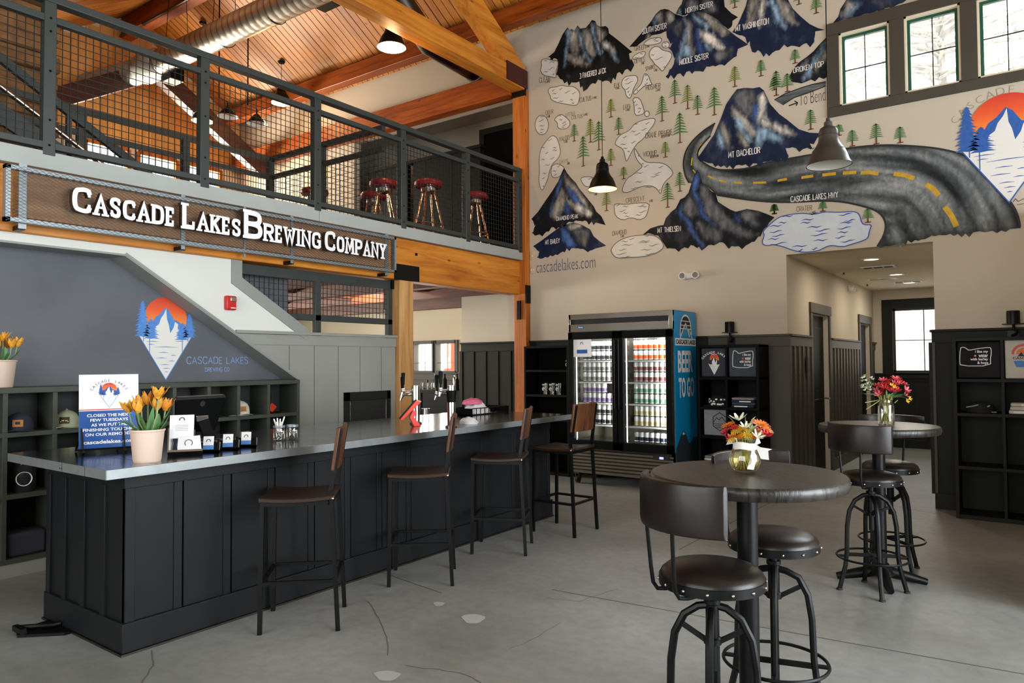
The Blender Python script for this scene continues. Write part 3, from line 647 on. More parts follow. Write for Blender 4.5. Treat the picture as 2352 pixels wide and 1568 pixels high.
# ------------------------------------------------------------------ loft railing, sign, ducts, pendants
RXX = -5.93
rl = thing('balcony_railing', 'long dark steel railing with square wire mesh along the loft edge above the white-lettered sign', 'railing', (RXX, 4.5, 3.11))
PY = [2.25, 3.49, 4.73, 5.97, 7.15, 8.32]
mk('handrail', MB().box(RXX-.05, RXX+.04, .7, 8.36, 4.243, 4.302), 'rail_paint', rl, bev=.006)
mk('upper_rail', MB().box(RXX-.025, RXX+.03, .7, 8.36, 4.093, 4.144), 'rail_paint', rl, bev=.004)
mk('bottom_rail', MB().box(RXX-.025, RXX+.03, .7, 8.36, 3.135, 3.185), 'rail_paint', rl, bev=.004)
mk('toe_rail', MB().box(RXX-.02, RXX+.02, .7, 8.36, 3.075, 3.105), 'rail_paint', rl)
for y in PY:
    o = mk('post', MB().box(RXX-.04, RXX+.034, y-.042, y+.042, 3.085, 4.245), 'rail_paint', rl, bev=.004)
    b = MB()
    for z in (3.16, 3.35, 3.72, 4.02, 4.12): b.ball((RXX+.036, y, z), .009, 5)
    mk('bolt', b, 'black_metal', o)
def wire_panel(parent, a0, a1, z0, z1, fn, step=.0555, r=.0024, name='wire_mesh'):
    m = MB(); n = round((a1-a0)/step); k = round((z1-z0)/step)
    for i in range(1, n): u = a0+(a1-a0)*i/n; m.bar(fn(u, z0), fn(u, z1), 2*r, 2*r, (1, .3, 0))
    for j in range(1, k): v = z0+(z1-z0)*j/k; m.bar(fn(a0, v), fn(a1, v), 2*r, 2*r)
    return mk(name, m, 'mesh_wire', parent, kind='stuff', smooth=False)
ends = [.7]+PY
for a, b in zip(ends[:-1], ends[1:]): wire_panel(rl, a+.04, b-.04, 3.185, 4.093, YZ(RXX))
# stairwell railing further back in the loft
r2 = thing('stairwell_railing', 'dark mesh railing round the stairwell opening, seen through the balcony railing', 'railing', (-8.12, 5.73, 3.07))
for z, h in ((4.22, .06), (3.98, .05), (3.16, .05)):
    mk('rail', MB().box(-8.15, -8.09, 1.2, 5.76, z-h/2, z+h/2).box(-8.09, -5.98, 5.70, 5.76, z-h/2, z+h/2), 'rail_paint', r2)
for y in (2.2, 3.4, 4.55, 5.73): mk('post', MB().box(-8.16, -8.08, y-.04, y+.04, 3.07, 4.2), 'rail_paint', r2)
mk('post', MB().box(-7.1, -7.03, 5.69, 5.77, 3.07, 4.2), 'rail_paint', r2)
wire_panel(r2, 1.2, 5.7, 3.19, 3.95, YZ(-8.12), .075); wire_panel(r2, -8.08, -6.0, 3.19, 3.95, XZ(5.73), .075)
# sloping stair rails rising to the left
r3 = thing('stair_handrail', 'pair of sloping steel stair handrails descending to the right behind the balcony mesh', 'handrail', (-7, 2.8, 3.07))
a, b = V((-7, 1.6, 4.52)), V((-7, 4.05, 3.09)); dz = V((0, 0, -.26))
mk('rail', MB().bar(a, b, .05, .07), 'rail_paint', r3); mk('rail', MB().tube([a+dz+V((.05, 0, 0)), b+dz*.3+V((.05, -.3, -.02))], .024, 10), 'steel', r3)
mk('stringer', MB().bar(a+dz*2, V((-7, 3.4, 3.08)), .04, .16), 'rail_paint', r3)
for t in (.1, .5, .9): p = a.lerp(b, t); mk('post', MB().box(p.x-.02, p.x+.02, p.y-.02, p.y+.02, 3.07, p.z), 'rail_paint', r3)
# lower stair railing under the beam
r4 = thing('landing_railing', 'short dark mesh railing under the loft beam, left of the pale post', 'railing', (-6.17, 5, 1.84))
LX = -6.08
mk('top_rail', MB().box(LX-.03, LX+.03, 3.9, 5.93, 2.375, 2.475), 'rail_paint', r4, bev=.004); mk('bottom_rail', MB().box(LX-.03, LX+.03, 4.3, 5.93, 1.965, 2.03), 'rail_paint', r4, bev=.004)
for y in (4.86, 5.90): mk('post', MB().box(LX-.03, LX+.03, y-.035, y+.035, 1.8, 2.38), 'rail_paint', r4, bev=.003)
wire_panel(r4, 3.95, 4.83, 2.03, 2.375, YZ(LX)); wire_panel(r4, 4.89, 5.87, 2.03, 2.375, YZ(LX))
struct('floor_landing', MB().box(-7.6, -6.36, 4.65, 5.9, 1.2, 1.3), 'joist_dark')
# rough stone column at the far left of the loft: courses of uneven stones
cs = thing('stone_column', 'dark brown column of rough stacked stone behind the left end of the railing', 'column', (-8.6, 2.3, 3.07))
random.seed(3)
for i in range(26):
    z = 3.07+i*.17; mk('stone', MB().box(-9.2+random.uniform(-.03, .03), -8.3+random.uniform(-.03, .05), 1.3, 3.21+random.uniform(-.05, .06), z+.004, z+.166), 'stone_brown', cs, bev=.012, seg=1)

# the big sign
BXS = -5.85
sg = thing('brewery_sign', 'long brown sign with white slab letters behind expanded metal mesh, below the loft', 'sign', (BXS, 3.8, 2.56))
mk('backing_board', MB().box(BXS-.015, BXS, 2.09, 5.62, 2.585, 2.925), 'sign_board', sg)
SFX = -5.78; Y0, Y1, Z0, Z1 = 1.935, 5.73, 2.535, 2.935
mk('frame', MB().box(SFX-.06, SFX, Y0, Y0+.03, Z0, Z1).box(SFX-.06, SFX, Y1-.03, Y1, Z0, Z1).box(SFX-.06, SFX, Y0, Y1, Z0, Z0+.028).box(SFX-.06, SFX, Y0, Y1, Z1-.028, Z1), 'galvanised', sg)
for y, w_ in ((2.06, .05), (3.26, .035), (3.85, .02), (4.37, .035), (5.64, .05)): mk('upright', MB().box(BXS, BXS+.012, y-w_/2, y+w_/2, 2.50, 2.97), 'galvanised', sg); 
for y in (2.06, 3.26, 4.37, 5.62): mk('bolt', MB().box(-5.95, BXS+.01, y-.022, y+.022, 2.492, 2.525), 'black_metal', sg)
m = MB(); du, dv = .046, .0121; nu = int((Y1-Y0)/du); nv = int((Z1-Z0)/dv)
for j in range(nv):
    pts = [(Y0+i*du/2, Z0+j*dv+(dv if (i+j) % 2 else 0)) for i in range(2*nu+1)]
    for a, b in zip(pts[:-1], pts[1:]): m.bar((SFX, a[0], a[1]), (SFX, b[0], b[1]), .0026, .004, (1, 0, 0))
mk('expanded_metal', m, 'mesh_metal', sg, kind='stuff', smooth=False)
SERIF = {'C': [], 'S': [], 'G': [], 'O': [], 'A': [(0, 0), (1, 0)], 'D': [(.02, 0), (.02, 1)], 'E': [(.02, 0), (.02, 1)], 'L': [(0, 1), (.02, 0)], 'K': [(0, 0), (0, 1), (1, 0), (1, 1)], 'B': [(0, 0), (0, 1)],
         'R': [(0, 0), (0, 1), (1, 0)], 'W': [(0, 1), (1, 1), (.5, .85)], 'I': [(.5, 0), (.5, 1)], 'N': [(0, 0), (0, 1), (1, 1)], 'M': [(0, 0), (.05, 1), (.95, 1), (1, 0)], 'P': [(0, 0), (0, 1)], 'Y': [(0, 1), (1, 1), (.5, 0)]}
TICK = {'C': [(.97, .86), (.97, .14)], 'S': [(.96, .86), (.04, .13)], 'G': [(.97, .86)], 'E': [(.97, .9), (.97, .1)], 'L': [(.97, .1)]}
def slab_letter(ch, y0, z0, w_, h):
    m = MB(); st = .185*h*(1.0 if h < .18 else .95); lx0, lx1 = -5.765, -5.715
    fn = lambda u, v, x: (x, y0+u, z0+v)
    def P(q): return (st/2+q[0]*(w_-st), st/2+min(1, max(0, q[1]))*(h-st))
    e = 0
    for pl in GL[ch]:
        p = [P(q) for q in pl]
        if len(p) >= 5 and ch not in 'NWME': p = chaikin(p, 2)
        thin = .62 if (ch in 'AEBPRF' and len(pl) == 2 and abs(pl[0][1]-pl[1][1]) < .01) else 1.0
        for q in ribbon2(p, st*thin): e += 1; m.prism([tuple(k) for k in q], lx0, lx1+e*.00003, fn)
    sw = st*2.05 if ch not in 'MNW' else st*1.75
    for s in SERIF.get(ch, []):
        c_ = P(s); zz = c_[1]+(st*.25 if s[1] > .5 else -st*.25); e += 1
        a0, a1 = max(-.01, c_[0]-sw/2), min(w_+.01, c_[0]+sw/2); m.prism([(a0, zz-st*.28), (a1, zz-st*.28), (a1, zz+st*.28), (a0, zz+st*.28)], lx0, lx1+e*.00003, fn)
    for s in TICK.get(ch, []):
        c_ = P(s); e += 1; a = st*.30; b = h*.155; zc = min(h-b, max(b, c_[1])); m.prism([(c_[0]-a, zc-b), (c_[0]+a, zc-b), (c_[0]+a, zc+b), (c_[0]-a, zc+b)], lx0, lx1+e*.00003, fn)
    m.m = [0 if all(m.v[i][0] > -5.7155 for i in f) else 1 for f in m.f]; mk('letter', m, ['print_white', 'letter_side'], sg, smooth=False)
LB = 2.655
def word(s, pa, pb, hb, hs, big=True):
    ya, yb = yx(pa, -5.715, 540), yx(pb, -5.715, 540); ws_ = [(1.25*hb/hs*.9 if (big and i == 0) else 1.0)*GW.get(c_, 1.0)*(1.6 if c_ == 'I' else 1) for i, c_ in enumerate(s)]
    gap = .13; k = (yb-ya)/(sum(ws_)+gap*(len(s)-1)); y = ya
    for i, c_ in enumerate(s):
        slab_letter(c_, y, LB, ws_[i]*k, hb if (big and i == 0) else hs); y += (ws_[i]+gap)*k
word('CASCADE', 165, 401, .192, .158); word('LAKES', 418, 553, .215, .158); word('BREWING', 560, 737, .258, .165); word('COMPANY', 746, 887, .20, .165)

# spiral duct across the loft and a second one running to the mural wall
DY, DZ = 5.86, 6.32
du_ = thing('spiral_duct', 'large silver spiral air duct running under the wooden roof', 'duct', (-9, DY, DZ))
mk('duct_run', MB().tube([(-4.0, DY, DZ), (-7.0, DY, DZ), (-11.25, DY-.05, DZ)], .19, 28), 'spiral_duct', du_)
mk('duct_tail', MB().tube([(-11.5, DY-.05, DZ), (-13.05, DY-.3, DZ)], .20, 28), 'fascia_grey', du_)
mk('collar', MB().tube([(-11.7, DY-.06, DZ), (-11.6, DY-.06, DZ), (-11.2, DY-.05, DZ), (-11.1, DY-.05, DZ)], [.2, .235, .235, .2], 28), 'fascia_grey', du_)
mk('outlet', MB().box(-11.15, -10.85, DY-.02, DY+.2, DZ-.3, DZ-.05), 'black_paint', du_)
for x in (-6.6, -8.2, -9.4, -10.7):
    m = MB().tube([(x, DY+.195*cos(t*pi/10), DZ+.195*sin(t*pi/10)) for t in range(-10, 1)], .006, 6); m.tube([(x, DY-.195, DZ), (x, DY-.12, zr(DY-.12))], .005, 6).tube([(x, DY+.195, DZ), (x, DY+.12, zr(DY+.12))], .005, 6); mk('hanger', m, 'black_metal', du_)
d2 = thing('round_duct', 'dark round duct behind the big truss beam ending at the mural wall', 'duct', (-6.9, 7.9, 6.0))
mk('duct_run', MB().tube([(-6.75, 6.3, 6.75), (-6.78, 6.9, 6.32), (-6.8, 7.4, 6.03), (-6.8, 8.46, 5.98)], .17, 24), 'steel_dark', d2)
mk('collar', MB().tube([(-6.8, 8.40, 5.98), (-6.8, 8.46, 5.98)], .185, 24), 'galvanised', d2)
cb = thing('conduit_run', 'steel conduit with a joint running along the ridge beam', 'pipe', (-12, 6.08, 7.3))
mk('conduit', MB().tube([(-13, 6.085, 7.36), (-6.2, 6.085, 7.36)], .022, 8), 'steel_dark', cb); mk('coupling', MB().tube([(-12.5, 6.085, 7.36), (-12.2, 6.085, 7.36)], .04, 10), 'chrome', cb)
vn = thing('ceiling_vent', 'black square vent under the planked ceiling beside the duct', 'vent', (0, 0, 0)); vp = onp(742, 8, 2, 6.75); vn.location = vp
mk('grille', MB().box(vp.x-.17, vp.x+.17, vp.y-.17, vp.y+.17, vp.z-.02, vp.z+.08), 'black_paint', vn); mk('hanger', MB().box(vp.x-.02, vp.x+.02, vp.y-.02, vp.y+.02, vp.z+.08, zr(vp.y)), 'black_metal', vn)

# pendant lamps (shade > bulb), the first built and copied
PROF = [(.016, .40), (.02, .375), (.034, .365), (.036, .33), (.062, .315), (.075, .29), (.078, .235), (.082, .20), (.10, .165), (.128, .125), (.150, .075), (.163, .03), (.178, .006), (.180, 0)]
def pendant(label, x, y, z, top, glow, mat='black_metal', bulb=True, inner='white_plastic', group=None):
    t = thing('pendant_lamp', label, 'lamp', (x, y, z), 0, group)
    sh = mk('shade', MB().lathe([(r, zz) for r, zz in PROF], 32, (x, y, z)), mat, t)
    mk('shade_lining', MB().lathe([(r-.004, zz+.002) for r, zz in PROF[7:]], 32, (x, y, z)), inner, sh)
    rg = MB()
    for zz, r in ((.0, .1805), (.25, .079), (.31, .066), (.125, .1285)): rg.tube([(x+r*cos(a*pi/16), y+r*sin(a*pi/16), z+zz) for a in range(32)], .0022, 4, closed=True)
    mk('ring', rg, mat, sh)
    if glow: mk('bulb', MB().lathe([(1e-4, .026), (.148, .026), (.166, .006), (1e-4, .005)], 24, (x, y, z)) if glow == 'disc' else MB().ball((x, y, z+.05), .05, 8), bulb if isinstance(bulb, str) else 'lamp_glow', t)
    mk('cord', MB().tube([(x, y, z+.39), (x, y, top)], .0045, 6), 'black_metal', t)
    mk('canopy', MB().lathe([(1e-4, -.03), (.05, -.03), (.065, 0), (1e-4, .0)], 16, (x, y, top)), 'black_metal', t)
    return t
plain('lamp_grey', '4a4743', .45, metal=.5)
pendant('dark bell-shaped pendant lamp hanging in front of the winding painted road', -1.357, 6.42, 3.16, zr(6.42)-.02, None, 'lamp_grey')
pendant('glowing black bell-shaped pendant lamp hanging in front of the painted peaks at the mural\'s left', -4.187, 7.64, 3.61, zr(7.64)-.02, 'disc', bulb='lamp_glow_dim')
pendant('bright pendant lamp below the big truss beam', -6.37, 6.24, 5.44, zr(6.24)-.02, 'disc', bulb='lamp_glow')
pendant('black pendant lamp hanging from the planked ceiling above the handrail', -10.6, 7.70, 6.10, zr(7.7)-.02, 'ball')
pendant('lit black pendant lamp behind the second balcony post', -11.476, 6.74, 5.70, zr(6.74)-.02, 'ball')
for i, (px, py, lb) in enumerate(((523, 268, 'left one of two dark cone lamps on a swing arm seen through the loft mesh'), (590, 285, 'right one of two dark cone lamps on a swing arm seen through the loft mesh'))):
    p = V((0, 0, EYE))+(CR*((px-FW/2)/FPX)+CU*(-(py-FH/2)/FPX)+CF)*11.5
    t = thing('cone_lamp', lb, 'lamp', p, 0, None)
    mk('shade', MB().lathe([(.03, .16), (.06, .13), (.165, 0)], 24, p), 'black_metal', t); mk('shade_lining', MB().lathe([(.05, .128), (.16, .001)], 24, p), 'white_plastic', t)
    mk('stem', MB().tube([(p.x, p.y, p.z+.15), (p.x, p.y, p.z+.24), (p.x-.25, p.y, p.z+.36), (p.x-.25, p.y, zr(p.y)-.01)], .012, 6), 'black_metal', t)
for x, y, z, pw in ((-6.37, 6.24, 5.38, 22), (-10.6, 7.7, 6.04, 22), (-11.476, 6.74, 5.62, 12), (-4.187, 7.64, 3.58, 4)): point('lamp_light', (x, y, z), pw, WARM, .06)

for i, px in enumerate((762, 816)):
    p = onp(px, 632 if i == 0 else 640, 2, 2.87); t = thing('ceiling_light', '%s flat light panel in the ceiling under the loft' % ('left', 'right')[i], 'light', p); mk('frame', MB().box(p.x-.32, p.x+.32, p.y-.17, p.y+.17, 2.86, 2.879), 'white_plastic', t); mk('diffuser', MB().box(p.x-.29, p.x+.29, p.y-.14, p.y+.14, 2.855, 2.86), 'down_glow', t); area('panel_light', (p.x, p.y, 2.84), (p.x, p.y, 0), .5, .25, 26, (1, .93, .82))
# bar stools with red vinyl seats up in the loft
def red_stool():
    t = thing('swivel_stool', 'red vinyl stool', 'stool')
    mk('seat', MB().lathe([(1e-4, .72), (.17, .72), (.185, .735), (.185, .775), (.165, .80), (1e-4, .805)], 24), 'red_vinyl', t)
    mk('hub', MB().lathe([(.05, .64), (.10, .66), (.10, .715), (.05, .72)], 16), 'chrome', t)
    for a in range(4): c_, s_ = cos(a*pi/2+.4), sin(a*pi/2+.4); mk('leg', MB().tube([(.08*c_, .08*s_, .67), (.24*c_, .24*s_, 0)], .014, 8), 'copper_leg', t)
    mk('foot_ring', MB().tube([(.19*cos(a*pi/12), .19*sin(a*pi/12), .23) for a in range(24)], .009, 6, closed=True), 'chrome', t); return t
rs = red_stool()
for i, (x, y, lb) in enumerate(((-6.29, 6.82, 'middle red vinyl stool in the loft, in front of another red stool'), (-6.25, 7.72, 'red vinyl stool nearest the right end of the balcony railing'), (-6.74, 6.46, 'red vinyl stool in the loft half hidden by a railing post'), (-7.35, 6.85, 'second red vinyl stool from the left, in the loft shade'), (-7.8, 6.2, 'leftmost shaded red vinyl stool in the loft'))):
    o = rs if i == 0 else copy_tree(rs); o.location = (x, y, 3.07); o['label'] = lb; o['group'] = 'red stools in the loft'; o.rotation_euler.z = i*.7
bp = thing('booth_partition', 'tall dark booth partition behind the loft stools', 'partition', (-7.6, 8.7, 3.07))
for a, b in ((-9.4, -8.42), (-8.30, -6.86)):
    for i in range(5): c0 = a+(b-a)*i/5; mk('board', MB().box(c0+.004, c0+(b-a)/5-.004, 8.62, 8.70, 3.07, 4.85), 'black_paint', bp)
mk('cap', MB().box(-9.42, -6.84, 8.60, 8.72, 4.85, 4.9), 'black_paint', bp)
sk = thing('alcove_downlight', 'small round light in the loft alcove ceiling', 'light', (-7.0, 9.0, 5.75)); mk('trim_ring', MB().lathe([(.05, 0), (.07, -.004), (.075, -.012), (.05, -.012)], 16, (-7.0, 9.0, 5.75)), 'white_plastic', sk); mk('lens', MB().lathe([(1e-4, -.006), (.05, -.006)], 16, (-7.0, 9.0, 5.75)), 'white_plastic', sk)

# ------------------------------------------------------------------ the bar
plain('zinc_edge', '9ca2a4', .38, metal=.6, var=.08, scale=12)
BFX, BBX, BY0, BY1, BT = -3.885, -4.83, 1.862, 5.96, .995
br = thing('bar_counter', 'long charcoal board-and-batten bar standing on the concrete floor', 'bar', (-4.35, 3.9, 0))
mk('carcass', MB().box(BBX+.02, BFX-.02, BY0+.02, BY1-.02, .0, .945), 'bar_paint', br)
mk('base_board', MB().box(BBX-.005, BFX+.02, BY0-.02, BY1+.01, 0.012, .165), 'bar_paint', br, bev=.004)
mk('floor_trim', MB().box(BBX-.01, BFX+.028, BY0-.028, BY1+.02, 0, .012), 'steel_dark', br)
mk('apron', MB().box(BBX, BFX+.008, BY0-.008, BY1, .865, .945), 'bar_paint', br, bev=.003)
fy = [BY0]+[yx(p, BFX, 1200) for p in (421, 532, 632, 723, 806, 878, 945)]; st_ = .46
while fy[-1] < BY1-.3: fy.append(fy[-1]+.455)
fy[-1] = BY1
for a, b in zip(fy[:-1], fy[1:]):
    mk('front_panel', MB().box(BFX-.03, BFX-.004, a+.005, b-.005, .16, .87), 'bar_paint', br, bev=.002)
    mk('batten', MB().box(BFX-.03, BFX+.004, b-.055, b-.008, .16, .87), 'bar_paint', br, bev=.002)
mk('batten', MB().box(BFX-.03, BFX+.004, BY0, BY0+.05, .16, .87), 'bar_paint', br, bev=.002)
ex = [BBX, BBX+.21, BBX+.45, BBX+.69, BFX]
for a, b in zip(ex[:-1], ex[1:]):
    mk('end_panel', MB().box(a+.005, b-.005, BY0-.0, BY0+.03, .16, .87), 'bar_paint', br, bev=.002)
    mk('batten', MB().box(a+.004, a+.055, BY0-.014, BY0+.03, .16, .87), 'bar_paint', br, bev=.002)
ct = thing('countertop', 'zinc-clad bar top with a shiny edge, running the length of the bar', 'countertop', (-4.35, 3.9, .945))
TX0, TX1, TY0, TY1 = -4.985, -3.74, 1.70, 6.14
mk('top', MB().box(TX0, TX1, TY0, TY1, .945, BT), 'zinc_top', ct, bev=.003)
mk('edge_band', MB().box(TX1-.002, TX1+.003, TY0, TY1, .946, BT-.001), 'zinc_edge', ct); mk('edge_band', MB().box(TX0, TX1, TY0-.003, TY0+.002, .946, BT-.001), 'zinc_edge', ct)
m = MB()
for x in (-4.24, -3.97): m.box(x-.0015, x+.0015, TY0-.004, TY0, .946, BT+.0005)
m.box(-4.24, -3.74, TY0+.26, TY0+.2625, BT-.001, BT+.0006).ball((-4.265, TY0-.002, .963), .005, 5).ball((-4.24, TY0-.002, .963), .005, 5)
mk('seam', m, 'steel_dark', ct)
fr = thing('bar_foot_plate', 'dark bent metal foot plate lying on the floor at the near end of the bar', 'foot rest', (-4.65, 1.72, 0))
mk('plate', MB().prism([(-4.72, 1.66), (-4.62, 1.63), (-4.44, 1.80), (-4.44, 1.832), (-4.74, 1.832)], 0.0, .016, lambda u, v, z: (u, v, z)), 'iron', fr, smooth=False)
mk('rail', MB().tube([(-4.70, 1.67, .03), (-4.58, 1.80, .03), (-4.58, 1.833, .03)], .014, 8).box(-4.72, -4.60, 1.64, 1.67, .016, .045), 'iron', fr)

# cubby shelf behind the bar
cu_ = thing('cubby_shelf', 'grey-green cubby shelf built in behind the bar under the charcoal wall', 'shelf', (-6.1, 3.0, 0))
vy = [.75, 1.06, 1.38, 1.70, 2.012, 2.335, 2.645, 2.955, 3.262, 3.58, 3.875, 4.197, 4.54]; cx0, cx1 = -6.249, -5.955
mk('top_board', MB().box(cx0, cx1, .7, 4.556, 1.318, 1.36), 'cubby_paint', cu_, bev=.003)
for a in vy: mk('divider', MB().box(cx0, cx1-.004, a-.016, a+.016, .1, 1.318), 'cubby_paint', cu_, bev=.002)
for z in (1.02, .575, .115): mk('shelf_board', MB().box(cx0, cx1-.002, .75, 4.54, z-.018, z+.016), 'cubby_paint', cu_, bev=.002)
mk('back_board', MB().box(cx0, cx0+.006, .75, 4.54, .1, 1.32), 'cubby_back_shade', cu_); mk('kick_board', MB().box(cx0, cx1-.01, .75, 4.556, 0, .098), 'wainscot_light', cu_)
SHZ = 1.036
def cap(label, x, y, z, rz, crown, brim, patch, art=None):
    t = thing('baseball_cap', label, 'hat', (x, y, z), rz)
    pr = [(.088, 0), (.090, .03), (.086, .07), (.070, .105), (.04, .128), (.012, .137), (1e-4, .138)]
    mk('crown', MB().lathe(pr, 20), crown, t, world=False)
    b = MB(); n = 12; vs = []; 
    for i in range(n+1):
        a = -1.15+2.3*i/n; vs += [(.086*cos(a), .086*sin(a), .006), ((.086+.075*cos(a*1.1))*cos(a), (.086+.06)*sin(a)*.86, .004-.02*abs(sin(a))+.014)]
    b.add(vs+[(q[0], q[1], q[2]+.004) for q in vs], [(2*i, 2*i+1, 2*i+3, 2*i+2) for i in range(n)]+[(2*i+2+2*(n+1), 2*i+3+2*(n+1), 2*i+1+2*(n+1), 2*i+2*(n+1)) for i in range(n)]+[(2*i+1, 2*i+1+2*(n+1), 2*i+3+2*(n+1), 2*i+3) for i in range(n)])
    mk('brim', b, brim, t, world=False); mk('button', MB().ball((0, 0, .138), .008, 6), crown, t, world=False)
    pp = MB(); k = 6
    for j in range(2):
        for i in range(k+1): a = -.36+.72*i/k; pp.v.append((.0935*cos(a)-.004*j*2, .0935*sin(a), .038+.05*j))
    pp.f = [(i, i+1, i+1+k+1, i+k+1) for i in range(k)]; pp.m = [0]*k; pt = mk('patch', pp, patch, t, world=False)
    if art:
        q = MB(); 
        for (u0, u1, z0, z1) in art: q.add([(.0955*cos(a)-.004*((z-.038)/.05)*2, .0955*sin(a), z) for a, z in ((u0, z0), (u1, z0), (u1, z1), (u0, z1))], [(0,1,2,3)])
        mk('patch_art', q, 'print_black' if patch == 'tan_patch' else 'petal_yellow', pt, world=False)
    return t
cap('navy cap with a tan leather patch in the leftmost visible cubby', -6.06, 2.135, SHZ, -.45, 'cap_navy', 'cap_navy', 'tan_patch', [(-.15, .15, .055, .075)])
cap('sage green cap with a dark landscape patch, second cubby', -6.06, 2.455, SHZ, -.55, 'cap_sage', 'cap_sage', 'print_black', [(-.3, .3, .05, .056), (-.2, -.02, .058, .066), (.05, .22, .058, .064)])
cap('white cap with an orange patch in a cubby right of the till', -6.07, 3.955, SHZ, -.2, 'cloth_white', 'cap_sage', 'tan_patch', [(-.2, .2, .05, .056), (-.2, .2, .068, .073)])
bn = thing('card_box', 'small orange card on a black stand in the rightmost cubby', 'card', (-6.05, 4.32, SHZ)); mk('stand', MB().box(-6.1, -6.0, 4.24, 4.36, SHZ, SHZ+.012), 'black_paint', bn); mk('card', MB().bar((-6.06, 4.28, SHZ+.03), (-6.1, 4.36, SHZ+.075), .06, .004, (1, 0, .6)), 'orange_red', bn)
lg = thing('lanyard_loop', 'dark looped strap hanging in the rightmost cubby', 'strap', (-6.2, 4.36, 1.3)); mk('loop', MB().tube([(-6.2, 4.36+.09*sin(a*pi/8)*(.55 if a < 8 else .9), 1.30-.11*(1-cos(a*pi/8))) for a in range(16)], .006, 5, closed=True), 'trim_dark', lg)
gw_ = thing('growler_jug', 'black growler jug with a round white emblem in the lower cubby at far left', 'jug', (-6.06, 2.17, .591))
mk('body', MB().lathe([(1e-4, 0), (.07, 0), (.075, .02), (.075, .17), (.06, .21), (.03, .235), (.028, .27), (.032, .275), (.03, .30), (1e-4, .30)], 20, (-6.06, 2.17, .591)), 'cloth_black', gw_)
em = MB(); c0 = V((-6.06, 2.17, .69)); dirn = V((.94, -.34, 0)); rt = V((.34, .94, 0))
fnj = lambda u, v: tuple(c0+dirn*.0765*1.01+rt*u+V((0, 0, v))+dirn*(-(u*u)/.16))
em.flat([(.052*cos(a*pi/12), .052*sin(a*pi/12)) for a in range(24)], fnj); eo = mk('emblem', em, 'print_white', gw_)
fnk = lambda u, v: tuple(V(fnj(u, v))+dirn*.0015)
e2 = MB(); text(e2, 'CASCADE', fnk, 0, -.012, w=.07, h=.012, align='c'); text(e2, 'LAKES', fnk, 0, -.03, w=.045, h=.011, align='c'); e2.ribbon([(-.032, .008), (-.022, .03), (0, .04), (.022, .03), (.032, .008)], .007, fnk).ribbon([(-.025, .006), (-.006, .026), (.006, .012), (.012, .02), (.026, .006)], .005, fnk); mk('emblem_print', e2, 'print_black', eo)
mk('emblem_print', MB().ribbon([(-.02, .10), (-.01, .108), (0, .102), (.012, .109), (.02, .104)], .006, lambda u, v: tuple(c0+dirn*.06+rt*u+V((0, 0, v)))), 'print_white', gw_)
nb = thing('folded_shirts', 'dark folded shirts in the cubby below the navy cap', 'shirt', (-6.1, 2.16, .132)); mk('fold', MB().box(-6.2, -5.99, 2.04, 2.30, .132, .30), 'cap_navy', nb, bev=.02)

# painted emblem, shared layout: drop-shaped lake scene with peaks, pines and a setting sun (u: half width = 1; v: 0 at the shoulder, -1.6 at the tip)
def pine_spikes(x, y0, y1, w_, n):
    l = [(x, y1)]; r = []
    for i in range(n):
        t = (i+.5)/n; y = y1-(y1-y0)*t; ww = w_*(.25+.75*min(1, t*1.5)); l += [(x-ww*(1+.25*(i % 2)), y-.03), (x-ww*.55, y-.02)]; r += [(x+ww*(1+.25*((i+1) % 2)), y-.03), (x+ww*.55, y-.02)]
    return l+[(x, y0)]+r[::-1]
def emblem(parent, fn, blue='logo_blue', white='logo_white', sun='logo_sun', lines='logo_blue', big=True, lay=lambda k: k):
    L = lambda k: (lambda u, v: fn(u, v, k))
    mk('emblem_sun', MB().flat([(.80*cos(a*pi/20), .62+.80*sin(a*pi/20)) for a in range(-2, 23)], L(1)), sun, parent)
    mk('emblem_water', MB().flat([(-1, .02), (1, .02), (0, -1.62)], L(2)), white, parent)
    mk('emblem_peaks', MB().flat([(-.95, 0), (-.72, .30), (-.52, .42), (-.40, .66), (-.22, .80), (-.02, 1.04), (.12, .92), (.30, .60), (.45, .56), (.62, .42), (.95, 0)], L(2)), blue, parent)
    mk('emblem_snow', MB().flat([(-.52, 0), (-.44, .14), (-.38, .33), (-.26, .42), (-.20, .62), (-.08, .80), (0, 1.0), (.03, .62), (.10, .42), (.16, .10), (.28, .30), (.34, .52), (.46, .44), (.44, .28), (.56, .18), (.40, .08), (.5, 0)], L(3)), white, parent)
    for x, y0, y1, w_, n in ((-.86, -.05, 1.24, .23, 14 if big else 7), (-.56, -.12, .60, .26, 11 if big else 5), (.90, -.05, .86, .23, 12 if big else 6), (.62, -.15, .5, .25, 10 if big else 5)):
        mk('emblem_pine', MB().flat(pine_spikes(x, y0, y1, w_, n), L(4)), blue, parent)
    m = MB()
    for x, y in ((-.82, -.22), (-.6, -.62), (.62, -.58), (.84, -.2)): m.ribbon([(x, 0), (x, y)], .022, L(5))
    for i, (x0, x1, y) in enumerate(((-.72, -.28, -.22), (-.66, -.42, -.33), (-.45, .45, -.42), (-.28, .1, -.62), (.18, .38, -.72), (-.38, .05, -.82), (.1, .34, -.93), (-.2, .12, -1.06), (-.1, .14, -1.2), (-.04, .08, -1.33), (.35, .7, -.2))): m.ribbon([(x0, y), ((x0+x1)/2, y+.012), (x1, y)], [.008, .026, .008], L(5))
    m.ribbon([(-1, 0), (0, -1.62), (1, 0)], .03, L(5)); mk('emblem_lines', m, lines, parent)
wlg = thing('wall_emblem', 'lake and mountain emblem with blue lettering painted on the charcoal wall', 'wall painting', (BX, 3.35, 1.75))
LY, LZ, LH = 3.335, 1.775, .243
